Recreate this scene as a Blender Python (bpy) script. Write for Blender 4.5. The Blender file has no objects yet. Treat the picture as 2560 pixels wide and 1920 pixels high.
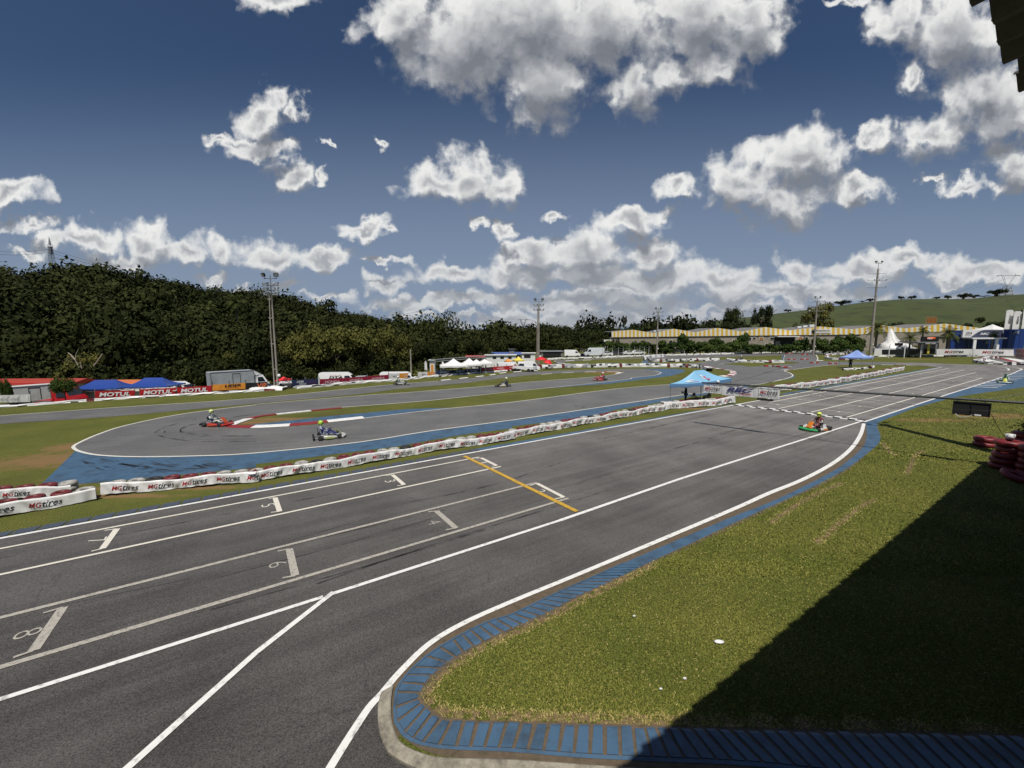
import bpy, bmesh, math, random
import numpy as np
from mathutils import Vector, Matrix
from mathutils.geometry import tessellate_polygon
R = math.radians
random.seed(7); np.random.seed(7)
scene = bpy.context.scene
COL = scene.collection
# ------------------------------------------------------------------ camera
H = 6.3; FPX = 1066.0; PITCH = R(6.7); ROLL = R(0.3)
f0 = Vector((0, math.cos(PITCH), -math.sin(PITCH))); u0 = Vector((0, math.sin(PITCH), math.cos(PITCH))); r0 = Vector((1, 0, 0))
cr_ = r0*math.cos(ROLL) - u0*math.sin(ROLL); cu_ = u0*math.cos(ROLL) + r0*math.sin(ROLL)
cd = bpy.data.cameras.new('camera'); cam = bpy.data.objects.new('camera', cd); COL.objects.link(cam)
cd.sensor_width = 36; cd.sensor_fit = 'HORIZONTAL'; cd.lens = FPX/2560*36; cd.clip_start = .05; cd.clip_end = 6000
m = Matrix((cr_, cu_, -f0)).transposed().to_4x4(); m.translation = Vector((0, 0, H)); cam.matrix_world = m
scene.camera = cam
CAMP = Vector((0, 0, H))
# ------------------------------------------------------------------ exposure, sun
scene.view_settings.view_transform = 'Standard'; scene.view_settings.look = 'None'
scene.view_settings.exposure = 0.0; scene.view_settings.gamma = 1
SUN_EL = R(64)
sd = bpy.data.lights.new('sun', 'SUN'); sun = bpy.data.objects.new('sun', sd); COL.objects.link(sun)
sd.energy = 4.3; sd.angle = R(.5); sd.color = (1, .95, .87)
sun.rotation_euler = Vector((0, -math.cos(SUN_EL), math.sin(SUN_EL))).to_track_quat('Z', 'Y').to_euler()
# ------------------------------------------------------------------ pixel <-> world helpers (photo pixels, 2560 wide)
def ray(x, y):
    return cr_*((x-1280)/FPX) + cu_*((960-y)/FPX) + f0
def W(x, y, z=0.0):
    d = ray(x, y); t = (z-H)/d.z
    return Vector((d.x*t, d.y*t, z))
def at(x, y, Y):
    d = ray(x, y); return CAMP + d*(Y/d.y)
CR = dict(A=(0,820,3.45625), B=(640,820,3.45625), C=(1280,720,3.45625), D=(1920,620,3.45625), N0=(0,1280,3.45625), N1=(640,1440,3.45625),
          N2=(1280,1440,3.45625), Rr=(1920,1000,3.45625), F=(500,860,6.9125), M1=(900,860,6.9125), M2=(1180,840,6.9125), M3=(1500,800,5.53),
          M4=(1880,780,6.1444), M5=(2200,760,6.1444), M6=(2160,880,5.53), G=(1600,900,5.53), d=(0,0,0.8640625), s=(0,0,1))
def px(c, x, y):
    o = CR[c]; return (o[0]+x/o[2], o[1]+y/o[2])
def P(c, *xy):   # list of photo pixels from crop coordinates
    return [px(c, xy[i], xy[i+1]) for i in range(0, len(xy), 2)]
def cat(pts, n=5, closed=False):   # Catmull-Rom through 2-D/3-D points
    pts = [Vector(p) for p in pts]; out = []
    k = len(pts)
    for i in range(k if closed else k-1):
        p1, p2 = pts[i], pts[(i+1) % k]
        p0 = pts[i-1] if (i > 0 or closed) else p1; p3 = pts[(i+2) % k] if (i+2 < k or closed) else p2
        for j in range(n):
            t = j/n
            out.append(.5*((2*p1)+(p2-p0)*t+(2*p0-5*p1+4*p2-p3)*t*t+(3*p1-p0-3*p2+p3)*t*t*t))
    if not closed: out.append(pts[-1])
    return out
def WP(pts, z=0): return [W(p[0], p[1], z) for p in pts]
def WC(pts, z=0, n=5): return cat(WP(pts, z), n)
# ------------------------------------------------------------------ materials
def newmat(name):
    m = bpy.data.materials.new(name); m.use_nodes = True
    nt = m.node_tree; b = nt.nodes['Principled BSDF']; return m, nt, b
def N(nt, t, **kw):
    n = nt.nodes.new(t)
    for k, v in kw.items(): setattr(n, k, v)
    return n
def L(nt, a, b): nt.links.new(a, b)
def mat(name, col, rough=.7, var=.12, scale=6.0, bump=0.0, bscale=30.0, metal=0.0, dirt=None, dscale=2.0, dlo=.5, dhi=.75, spec=.5, coords='Object', sheen=0):
    m, nt, b = newmat(name)
    tc = N(nt, 'ShaderNodeTexCoord'); no = N(nt, 'ShaderNodeTexNoise'); no.inputs['Scale'].default_value = scale; no.inputs['Detail'].default_value = 6
    no.inputs['Roughness'].default_value = .65
    L(nt, tc.outputs[coords], no.inputs['Vector'])
    mx = N(nt, 'ShaderNodeMix', data_type='RGBA')
    L(nt, no.outputs['Fac'], mx.inputs[0])
    mx.inputs[6].default_value = [c*(1-var*1.6) for c in col]+[1]; mx.inputs[7].default_value = [min(1, c*(1+var*1.6)) for c in col]+[1]
    out = mx.outputs[2]
    if dirt:
        n2 = N(nt, 'ShaderNodeTexNoise'); n2.inputs['Scale'].default_value = dscale; n2.inputs['Detail'].default_value = 8; n2.inputs['Roughness'].default_value = .7
        L(nt, tc.outputs[coords], n2.inputs['Vector'])
        mr = N(nt, 'ShaderNodeMapRange'); mr.inputs[1].default_value = dlo; mr.inputs[2].default_value = dhi; L(nt, n2.outputs['Fac'], mr.inputs[0])
        m2 = N(nt, 'ShaderNodeMix', data_type='RGBA'); L(nt, mr.outputs[0], m2.inputs[0]); L(nt, out, m2.inputs[6]); m2.inputs[7].default_value = list(dirt)+[1]
        out = m2.outputs[2]
    L(nt, out, b.inputs['Base Color'])
    b.inputs['Roughness'].default_value = rough; b.inputs['Metallic'].default_value = metal; b.inputs['Specular IOR Level'].default_value = spec
    if bump:
        n3 = N(nt, 'ShaderNodeTexNoise'); n3.inputs['Scale'].default_value = bscale; n3.inputs['Detail'].default_value = 5
        L(nt, tc.outputs[coords], n3.inputs['Vector'])
        bp = N(nt, 'ShaderNodeBump'); bp.inputs['Strength'].default_value = bump; bp.inputs['Distance'].default_value = .02
        L(nt, n3.outputs['Fac'], bp.inputs['Height']); L(nt, bp.outputs[0], b.inputs['Normal'])
    return m
# ------------------------------------------------------------------ sky: Nishita plus clouds placed by world direction
world = bpy.data.worlds.new('World'); scene.world = world; world.use_nodes = True
def build_world():
    nt = world.node_tree; nt.nodes.clear()
    out = N(nt, 'ShaderNodeOutputWorld'); bg = N(nt, 'ShaderNodeBackground'); bg.inputs['Strength'].default_value = 0.05
    sky = N(nt, 'ShaderNodeTexSky', sky_type='NISHITA'); sky.sun_disc = False; sky.sun_elevation = SUN_EL; sky.sun_rotation = R(180)
    sky.altitude = 700; sky.air_density = 1.0; sky.dust_density = 2.2; sky.ozone_density = 2.5
    tint = N(nt, 'ShaderNodeMix', data_type='RGBA', blend_type='MULTIPLY'); tint.inputs[0].default_value = 1
    L(nt, sky.outputs[0], tint.inputs[6]); tint.inputs[7].default_value = (.72, .86, 1.02, 1)
    geo = N(nt, 'ShaderNodeTexCoord'); sep = N(nt, 'ShaderNodeSeparateXYZ'); L(nt, geo.outputs['Generated'], sep.inputs[0])
    def M(op, a, b=None, c=None, clamp=False):
        n = N(nt, 'ShaderNodeMath', operation=op); n.use_clamp = clamp
        for i, v in enumerate((a, b, c)):
            if v is None: continue
            if isinstance(v, (int, float)): n.inputs[i].default_value = v
            else: L(nt, v, n.inputs[i])
        return n.outputs[0]
    yy = M('MAXIMUM', sep.outputs[1], .08)
    u = M('DIVIDE', sep.outputs[0], yy); v = M('DIVIDE', sep.outputs[2], yy)
    cb = N(nt, 'ShaderNodeCombineXYZ'); L(nt, u, cb.inputs[0]); L(nt, v, cb.inputs[1])
    # cloud shapes in the full picture's 2212-wide frame, turned into directions: cx, cy, rx, r_top, r_bottom
    bl = [(870,50,100,95,75),(1000,110,170,150,100),(1120,60,210,160,130),(1170,190,110,130,105),(1290,80,160,150,110),(1370,190,80,90,62),
          (1500,60,170,130,90),(1610,60,100,100,100),(1545,150,70,50,40),(1440,165,60,50,45),(590,0,85,40,42),
          (600,205,34,46,50),(640,235,32,28,32),(568,262,58,56,50),(600,320,60,22,24),(520,312,70,24,22),(470,296,48,16,15),(560,328,85,36,30),(628,366,62,32,36),(690,385,22,16,16),
          (935,400,82,48,40),(1015,378,80,58,72),(1080,412,50,62,45),(822,318,15,12,12),(716,312,16,9,8),
          (1460,402,46,26,24),(1600,380,98,62,95),(1740,335,125,72,75),(1690,430,120,60,62),(1850,405,88,30,36),(1880,300,50,30,28),
          (1950,70,75,90,45),(2060,80,130,130,110),(2130,200,120,120,100),(2010,290,92,45,52),(1990,170,34,30,30),(2150,280,90,70,45),
          (2100,395,95,24,36),(2195,345,75,50,60),(2010,388,24,10,10),(1830,0,70,18,14),
          (30,425,85,42,22),(70,482,60,22,18),(170,510,130,28,40),(325,530,70,42,34),(400,545,70,36,34),(480,545,48,34,40),(590,560,110,45,32),(270,560,120,32,34),
          (700,560,100,28,22),(820,567,66,13,12),(55,548,60,16,18),(465,600,46,16,12),(610,615,38,16,12),(505,632,48,14,10),(720,640,34,12,9),
          (780,487,72,18,22),(835,500,35,12,18),
          (1100,490,24,24,26),(1038,490,28,15,16),(1190,466,30,14,14),(1375,480,88,34,36),(1140,535,95,30,50),(1270,535,120,48,54),(1400,540,95,36,46),
          (985,592,95,32,24),(830,612,80,24,22),(1110,600,110,30,30),(1260,600,150,36,30),(1000,648,200,18,22),(1420,610,160,38,34),(1560,600,130,34,34),
          (1740,580,80,38,40),(1850,580,110,28,36),(1960,560,90,22,24),(1300,655,330,26,22),(1700,635,330,30,30),(2120,580,110,30,36),(2060,605,90,16,12),(1350,690,700,14,30),
          (1180,690,160,12,14),(1560,668,170,16,16),(1000,685,160,12,12),(1880,640,120,16,16),(2120,640,110,14,16),(700,640,60,10,10),(860,660,70,10,10),(1350,625,120,26,22)]
    g = bpy.data.node_groups.new('cloud_field', 'ShaderNodeTree')
    g.interface.new_socket('P', in_out='INPUT', socket_type='NodeSocketVector'); g.interface.new_socket('D', in_out='OUTPUT', socket_type='NodeSocketFloat'); g.interface.new_socket('S', in_out='OUTPUT', socket_type='NodeSocketFloat')
    gi = g.nodes.new('NodeGroupInput'); go = g.nodes.new('NodeGroupOutput')
    def V(op, a, b=None):
        n = g.nodes.new('ShaderNodeVectorMath'); n.operation = op
        for i, vv in enumerate((a, b)):
            if vv is None: continue
            if isinstance(vv, tuple): n.inputs[i].default_value = vv
            else: g.links.new(vv, n.inputs[i])
        return n
    nz = g.nodes.new('ShaderNodeTexNoise'); nz.noise_dimensions = '2D'; nz.inputs['Scale'].default_value = 12; nz.inputs['Detail'].default_value = 7; nz.inputs['Roughness'].default_value = .55
    g.links.new(gi.outputs[0], nz.inputs['Vector'])
    off = V('SUBTRACT', nz.outputs['Color'], (.5, .5, .5)); offs = V('MULTIPLY', off.outputs[0], (.11, .10, 0)); pw = V('ADD', gi.outputs[0], offs.outputs[0])
    asp = {}; acc = None
    for k in (1.0, 1.35, 1.8, 2.5, 3.6, 6.0, 14.0): asp[k] = V('MULTIPLY', pw.outputs[0], (1, k, 0)).outputs[0]
    for (cx, cy, rx, rt, rb) in bl:
        s = 2560/2212; cy += (rb-rt)*.5; ry = (rt+rb)*.5; d = ray(cx*s, cy*s); cu, cv = d.x/d.y, d.z/d.y
        dx = ray((cx+rx)*s, cy*s); dt = ray(cx*s, (cy-ry)*s)
        fx, fy = abs(dx.x/dx.y-cu), abs(dt.z/dt.y-cv); k = min(asp, key=lambda q: abs(math.log(q*fy/fx)))
        r_ = math.sqrt(fx*fy*k)*1.12
        dn = V('DISTANCE', asp[k], (cu, cv*k, 0))
        m1 = g.nodes.new('ShaderNodeMath'); m1.operation = 'MULTIPLY_ADD'; g.links.new(dn.outputs['Value'], m1.inputs[0]); m1.inputs[1].default_value = -1/r_; m1.inputs[2].default_value = 1
        if acc is None: acc = m1.outputs[0]
        else:
            sm = g.nodes.new('ShaderNodeMath'); sm.operation = 'SMOOTH_MAX'; g.links.new(acc, sm.inputs[0]); g.links.new(m1.outputs[0], sm.inputs[1]); sm.inputs[2].default_value = .35; acc = sm.outputs[0]
    sp = g.nodes.new('ShaderNodeSeparateColor'); g.links.new(nz.outputs['Color'], sp.inputs[0])
    vo = g.nodes.new('ShaderNodeTexVoronoi'); vo.voronoi_dimensions = '2D'; vo.feature = 'SMOOTH_F1'; vo.inputs['Scale'].default_value = 20; vo.inputs['Detail'].default_value = 1.5; vo.inputs['Roughness'].default_value = .6; vo.inputs['Smoothness'].default_value = .6
    g.links.new(pw.outputs[0], vo.inputs['Vector'])
    a1 = g.nodes.new('ShaderNodeMath'); a1.operation = 'MULTIPLY_ADD'; g.links.new(sp.outputs[2], a1.inputs[0]); a1.inputs[1].default_value = 1.25; a1.inputs[2].default_value = -.625+.20
    a2 = g.nodes.new('ShaderNodeMath'); a2.operation = 'MULTIPLY_ADD'; g.links.new(vo.outputs['Distance'], a2.inputs[0]); a2.inputs[1].default_value = -.34; g.links.new(a1.outputs[0], a2.inputs[2])
    t = g.nodes.new('ShaderNodeMath'); t.operation = 'ADD'; g.links.new(acc, t.inputs[0]); g.links.new(a2.outputs[0], t.inputs[1])
    g.links.new(t.outputs[0], go.inputs[0])
    s1 = g.nodes.new('ShaderNodeMath'); s1.operation = 'MULTIPLY_ADD'; g.links.new(a2.outputs[0], s1.inputs[0]); s1.inputs[1].default_value = .42; g.links.new(acc, s1.inputs[2]); g.links.new(s1.outputs[0], go.inputs[1])
    def field(vec):
        n = N(nt, 'ShaderNodeGroup'); n.node_tree = g; L(nt, vec, n.inputs[0]); return n.outputs
    f_0 = field(cb.outputs[0]); t0, s0_ = f_0[0], f_0[1]
    ad = N(nt, 'ShaderNodeVectorMath', operation='ADD'); L(nt, cb.outputs[0], ad.inputs[0]); ad.inputs[1].default_value = (-.012, .050, 0)
    s1_ = field(ad.outputs[0])[1]
    alpha = N(nt, 'ShaderNodeMapRange', interpolation_type='SMOOTHSTEP'); alpha.inputs[1].default_value = -.06; alpha.inputs[2].default_value = .56; L(nt, t0, alpha.inputs[0])
    df = M('SUBTRACT', s0_, s1_)
    lit = N(nt, 'ShaderNodeMapRange', interpolation_type='SMOOTHSTEP'); lit.inputs[1].default_value = -.42; lit.inputs[2].default_value = .36; L(nt, df, lit.inputs[0])
    thick = N(nt, 'ShaderNodeMapRange', interpolation_type='SMOOTHSTEP'); thick.inputs[1].default_value = .36; thick.inputs[2].default_value = 1.10; L(nt, s0_, thick.inputs[0])
    # base shade (underside, thick) -> lit tops
    ramp = N(nt, 'ShaderNodeValToRGB'); e = ramp.color_ramp.elements
    e[0].position = 0; e[0].color = (.20, .215, .245, 1); e[1].position = .96; e[1].color = (.86, .86, .84, 1)
    x = ramp.color_ramp.elements.new(.5); x.color = (.40, .415, .44, 1)
    k = M('MULTIPLY', thick.outputs[0], .60); fac = M('SUBTRACT', lit.outputs[0], k); fac = M('ADD', fac, .04, clamp=True)
    L(nt, fac, ramp.inputs[0])
    # clouds pale towards the horizon
    hz = N(nt, 'ShaderNodeMapRange'); hz.inputs[1].default_value = .0; hz.inputs[2].default_value = .24; hz.inputs[3].default_value = .72; hz.inputs[4].default_value = 0; L(nt, v, hz.inputs[0])
    hc = N(nt, 'ShaderNodeMix', data_type='RGBA'); L(nt, hz.outputs[0], hc.inputs[0]); L(nt, ramp.outputs[0], hc.inputs[6]); hc.inputs[7].default_value = (.40, .43, .475, 1)
    # the background strength multiplies the sum, so the cloud radiance is divided by it
    cs = N(nt, 'ShaderNodeMix', data_type='RGBA', blend_type='MULTIPLY'); cs.inputs[0].default_value = 1; cs.clamp_result = False
    L(nt, hc.outputs[2], cs.inputs[6]); cs.inputs[7].default_value = (20, 20, 20, 1)
    low = N(nt, 'ShaderNodeMapRange', interpolation_type='SMOOTHSTEP'); low.inputs[1].default_value = .62; low.inputs[2].default_value = -.02; L(nt, v, low.inputs[0])
    skyc = N(nt, 'ShaderNodeMix', data_type='RGBA'); skyc.clamp_result = False; L(nt, M('MULTIPLY', low.outputs[0], .92), skyc.inputs[0]); L(nt, tint.outputs[2], skyc.inputs[6]); skyc.inputs[7].default_value = (5.0, 6.3, 8.6, 1)
    fin = N(nt, 'ShaderNodeMix', data_type='RGBA'); fin.clamp_result = False
    front = M('GREATER_THAN', sep.outputs[1], .09); up = M('GREATER_THAN', v, -.02)
    al = M('MULTIPLY', alpha.outputs[0], M('MULTIPLY', front, up)); al = M('MULTIPLY', al, .97)
    L(nt, al, fin.inputs[0]); L(nt, skyc.outputs[2], fin.inputs[6]); L(nt, cs.outputs[2], fin.inputs[7])
    L(nt, fin.outputs[2], bg.inputs[0]); L(nt, bg.outputs[0], out.inputs[0])
    world.cycles.sampling_method = 'NONE'
build_world()
# ------------------------------------------------------------------ object helpers
def tag(o, label=None, cat=None, group=None, kind=None):
    for k, v in (('label', label), ('category', cat), ('group', group), ('kind', kind)):
        if v: o[k] = v
    return o
def link(name, me, parent=None, m=None):
    o = bpy.data.objects.new(name, me); COL.objects.link(o)
    if parent is not None: o.parent = parent
    if m is not None and me is not None: me.materials.append(m)
    return o
def empty(name, loc=(0,0,0), rz=0, label=None, cat=None, group=None):
    o = bpy.data.objects.new(name, None); COL.objects.link(o); o.location = loc; o.rotation_euler = (0, 0, rz); o.empty_display_size = .2
    return tag(o, label, cat, group)
class MB:
    def __init__(s): s.v = []; s.f = []; s.mi = []; s.cur = 0; s.sm = []
    def add(s, vs, fs, smooth=False):
        b = len(s.v); s.v += [tuple(v) for v in vs]
        for f in fs: s.f.append(tuple(b+i for i in f)); s.mi.append(s.cur); s.sm.append(smooth)
        return s
    def box(s, c, size, rz=0, rx=0, ry=0, taper=1.0):
        x, y, z = [k/2 for k in size]; M = Matrix.Rotation(rz, 3, 'Z') @ Matrix.Rotation(ry, 3, 'Y') @ Matrix.Rotation(rx, 3, 'X'); vs = []
        for sz, t in ((-1, 1), (1, taper)):
            for sx, sy in ((-1,-1),(1,-1),(1,1),(-1,1)):
                vs.append(Vector(c) + M @ Vector((sx*x*t, sy*y*t, sz*z)))
        return s.add(vs, [(3,2,1,0),(4,5,6,7),(0,1,5,4),(1,2,6,5),(2,3,7,6),(3,0,4,7)])
    def rbox(s, c, size, r=.03, rz=0):      # box with chamfered vertical and top edges
        x, y, z = [k/2 for k in size]; M = Matrix.Rotation(rz, 3, 'Z'); rings = []
        for (zz, i) in ((-z, 0), (z-r, 0), (z, r)):
            a, b = x-i, y-i; q = r
            rings.append([Vector(c)+M @ Vector(p) for p in ((-a+q,-b,zz),(a-q,-b,zz),(a,-b+q,zz),(a,b-q,zz),(a-q,b,zz),(-a+q,b,zz),(-a,b-q,zz),(-a,-b+q,zz))])
        return s.loft(rings, smooth=False)
    def loft(s, rings, caps=True, smooth=True, closed=True):
        n = len(rings[0]); vs = [p for r_ in rings for p in r_]; fs = []
        for i in range(len(rings)-1):
            for j in range(n if closed else n-1):
                k = (j+1) % n; fs.append((i*n+j, i*n+k, (i+1)*n+k, (i+1)*n+j))
        s.add(vs, fs, smooth)
        if caps:
            s.add(rings[0], [tuple(reversed(range(n)))]); s.add(rings[-1], [tuple(range(n))])
        return s
    def tube(s, pts, r, n=6, caps=True, smooth=True):
        pts = [Vector(p) for p in pts]; k = len(pts); rs = r if isinstance(r, (list, tuple)) else [r]*k; rings = []
        up = None
        for i in range(k):
            t = (pts[min(i+1, k-1)]-pts[max(i-1, 0)]).normalized()
            if up is None: up = Vector((0,0,1)) if abs(t.z) < .9 else Vector((1,0,0))
            a = t.cross(up).normalized(); b = a.cross(t).normalized(); up = b
            rings.append([pts[i]+a*math.cos(2*math.pi*j/n)*rs[i]+b*math.sin(2*math.pi*j/n)*rs[i] for j in range(n)])
        return s.loft(rings, caps, smooth)
    def lathe(s, prof, n=16, c=(0,0,0), M=None, smooth=True):   # prof: (r, z)
        M = M or Matrix.Identity(3); rings = [[Vector(c)+M @ Vector((r_*math.cos(2*math.pi*j/n), r_*math.sin(2*math.pi*j/n), z)) for j in range(n)] for r_, z in prof]
        return s.loft(rings, True, smooth)
    def torus(s, Rr, r, n=20, k=8, c=(0,0,0), M=None, sq=1.0):
        M = M or Matrix.Identity(3); vs = []; fs = []
        for i in range(n):
            a = 2*math.pi*i/n
            for j in range(k):
                b = 2*math.pi*j/k; q = Rr+r*math.cos(b)
                vs.append(Vector(c)+M @ Vector((q*math.cos(a), q*math.sin(a), r*sq*math.sin(b))))
        for i in range(n):
            for j in range(k):
                i2, j2 = (i+1) % n, (j+1) % k; fs.append((i*k+j, i2*k+j, i2*k+j2, i*k+j2))
        return s.add(vs, fs, True)
    def poly(s, pts):
        pts = [Vector(p) for p in pts]; tr = tessellate_polygon([[Vector((p.x, p.y, 0)) for p in pts]])
        fs = []
        for a, b, c in tr:
            A, B, C_ = pts[a], pts[b], pts[c]
            fs.append((a, b, c) if (B-A).cross(C_-A).z > 0 else (a, c, b))
        return s.add(pts, fs)
    def ribbon(s, pts, w, z=None):
        pts = [Vector(p) for p in pts]; k = len(pts); vs = []; ww = w if isinstance(w, (list, tuple)) else [w]*k
        for i in range(k):
            t = (pts[min(i+1, k-1)]-pts[max(i-1, 0)]); n = Vector((-t.y, t.x, 0)).normalized()*(ww[i]/2)
            for q in (pts[i]-n, pts[i]+n): vs.append(Vector((q.x, q.y, pts[i].z if z is None else z)))
        return s.add(vs, [(2*i, 2*i+2, 2*i+3, 2*i+1) for i in range(k-1)])
    def mesh(s, name, mats=()):
        me = bpy.data.meshes.new(name); me.from_pydata(s.v, [], s.f)
        for m_ in mats: me.materials.append(m_)
        if len(mats) > 1: me.polygons.foreach_set('material_index', s.mi)
        me.polygons.foreach_set('use_smooth', s.sm); me.update(); return me
    def build(s, name, mats, parent=None, loc=None, rz=None):
        mats = mats if isinstance(mats, (list, tuple)) else (mats,)
        o = link(name, s.mesh(name, mats), parent)
        if loc is not None: o.location = loc
        if rz is not None: o.rotation_euler = (0, 0, rz)
        return o
def copy_tree(o, parent=None):
    c = o.copy(); COL.objects.link(c); c.parent = parent
    for ch in list(o.children): copy_tree(ch, c)
    return c
_tc = {}
def text_geo(txt, bold=.0, shear=0.0, spacing=1.0):
    k = (txt, bold, shear, spacing)
    if k not in _tc:
        cu = bpy.data.curves.new('t', 'FONT'); cu.body = txt; cu.size = 1; cu.offset = bold; cu.shear = shear; cu.space_character = spacing; cu.resolution_u = 3
        cu.align_x = 'LEFT'; o = bpy.data.objects.new('t', cu); COL.objects.link(o); bpy.context.view_layer.update()
        me = bpy.data.meshes.new_from_object(o.evaluated_get(bpy.context.evaluated_depsgraph_get()))
        vs = [v.co.copy() for v in me.vertices]; fs = [tuple(p.vertices) for p in me.polygons]
        bpy.data.objects.remove(o); bpy.data.curves.remove(cu); bpy.data.meshes.remove(me)
        x0 = min(v.x for v in vs); x1 = max(v.x for v in vs); y0 = min(v.y for v in vs); y1 = max(v.y for v in vs)
        _tc[k] = (vs, fs, x0, x1, y0, y1)
    return _tc[k]
def put_text(mb, txt, o, ex, ey, w, h, bold=.03, shear=0.0, curve=None, spacing=1.0):
    # fit text in a w x h rectangle whose lower-left corner is o, along ex, ey (unit vectors)
    vs, fs, x0, x1, y0, y1 = text_geo(txt, bold, shear, spacing)
    q = [Vector(o)+Vector(ex)*((v.x-x0)/(x1-x0)*w)+Vector(ey)*((v.y-y0)/(y1-y0)*h) for v in vs]
    nrm = Vector(ex).cross(Vector(ey)); out = []
    for f in fs:
        n = (q[f[1]]-q[f[0]]).cross(q[f[2]]-q[f[0]]); out.append(f if n.dot(nrm) >= 0 else tuple(reversed(f)))
    mb.add(q, out)
def struct(o): o['kind'] = 'structure'; return o
# ------------------------------------------------------------------ ground materials
def ground_mat():
    m, nt, b = newmat('lawn'); tc = N(nt, 'ShaderNodeTexCoord'); pos = tc.outputs['Object']
    def noise(sc, det=8, ro=.65):
        n = N(nt, 'ShaderNodeTexNoise'); n.inputs['Scale'].default_value = sc; n.inputs['Detail'].default_value = det; n.inputs['Roughness'].default_value = ro; L(nt, pos, n.inputs['Vector']); return n.outputs['Fac']
    def ramp(f, lo, hi):
        r_ = N(nt, 'ShaderNodeMapRange', interpolation_type='SMOOTHSTEP'); r_.inputs[1].default_value = lo; r_.inputs[2].default_value = hi; L(nt, f, r_.inputs[0]); return r_.outputs[0]
    def mix(f, a, c):
        x = N(nt, 'ShaderNodeMix', data_type='RGBA'); L(nt, f, x.inputs[0])
        for i, q in ((6, a), (7, c)):
            if isinstance(q, tuple): x.inputs[i].default_value = q+(1,)
            else: L(nt, q, x.inputs[i])
        return x.outputs[2]
    c = mix(ramp(noise(.35), .35, .65), (.130, .140, .028), (.200, .190, .044))
    c = mix(ramp(noise(1.3, 10, .7), .50, .72), c, (.175, .155, .042))
    c = mix(ramp(noise(.11, 5), .52, .68), c, (.130, .112, .032))
    c = mix(ramp(noise(26, 4, .7), .40, .62), (.048, .060, .012), c)
    # bare dry patches of the real lawn: world-space ellipses with ragged edges
    spots = [((130,1150),3.2,1.7),((170,1118),1.6,1.1),((190,1200),1.4,.8),((640,1056),2.6,.7),((700,1048),3.0,.8),((1420,1030),3.5,1.2),((1340,1040),2.2,.9),((1480,1012),2.5,.9),((1435,955),3.5,1.8),((1520,930),5,3.0),((2285,898),5,1.7),
             ((1750,1022),2.2,.5),((300,1240),3,.25),((420,1220),4,.3),((2500,1040),4,1.2),((2330,1050),3,.7)]
    wn = N(nt, 'ShaderNodeTexNoise'); wn.inputs['Scale'].default_value = 1.6; wn.inputs['Detail'].default_value = 8; L(nt, pos, wn.inputs['Vector'])
    acc = None
    for (q, rx, ry) in spots:
        w = W(*q); s1 = N(nt, 'ShaderNodeVectorMath', operation='SUBTRACT'); L(nt, pos, s1.inputs[0]); s1.inputs[1].default_value = (w.x, w.y, 0)
        s2 = N(nt, 'ShaderNodeVectorMath', operation='MULTIPLY'); L(nt, s1.outputs[0], s2.inputs[0]); s2.inputs[1].default_value = (1/rx, 1/ry, 0)
        ln = N(nt, 'ShaderNodeVectorMath', operation='LENGTH'); L(nt, s2.outputs[0], ln.inputs[0])
        if acc is None: acc = ln.outputs['Value']
        else:
            mn = N(nt, 'ShaderNodeMath', operation='MINIMUM'); L(nt, acc, mn.inputs[0]); L(nt, ln.outputs['Value'], mn.inputs[1]); acc = mn.outputs[0]
    ad = N(nt, 'ShaderNodeMath', operation='MULTIPLY_ADD'); L(nt, wn.outputs['Fac'], ad.inputs[0]); ad.inputs[1].default_value = 1.8; L(nt, acc, ad.inputs[2])
    sp = N(nt, 'ShaderNodeMapRange', interpolation_type='SMOOTHSTEP'); sp.inputs[1].default_value = 2.1; sp.inputs[2].default_value = 1.2; L(nt, ad.outputs[0], sp.inputs[0])
    c = mix(sp.outputs[0], c, (.20, .125, .055))
    L(nt, c, b.inputs['Base Color']); b.inputs['Roughness'].default_value = .9; b.inputs['Specular IOR Level'].default_value = .15
    bn = N(nt, 'ShaderNodeTexNoise'); bn.inputs['Scale'].default_value = 22; bn.inputs['Detail'].default_value = 6; L(nt, pos, bn.inputs['Vector'])
    bp = N(nt, 'ShaderNodeBump'); bp.inputs['Strength'].default_value = .8; bp.inputs['Distance'].default_value = .05; L(nt, bn.outputs['Fac'], bp.inputs['Height']); L(nt, bp.outputs[0], b.inputs['Normal'])
    return m
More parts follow.
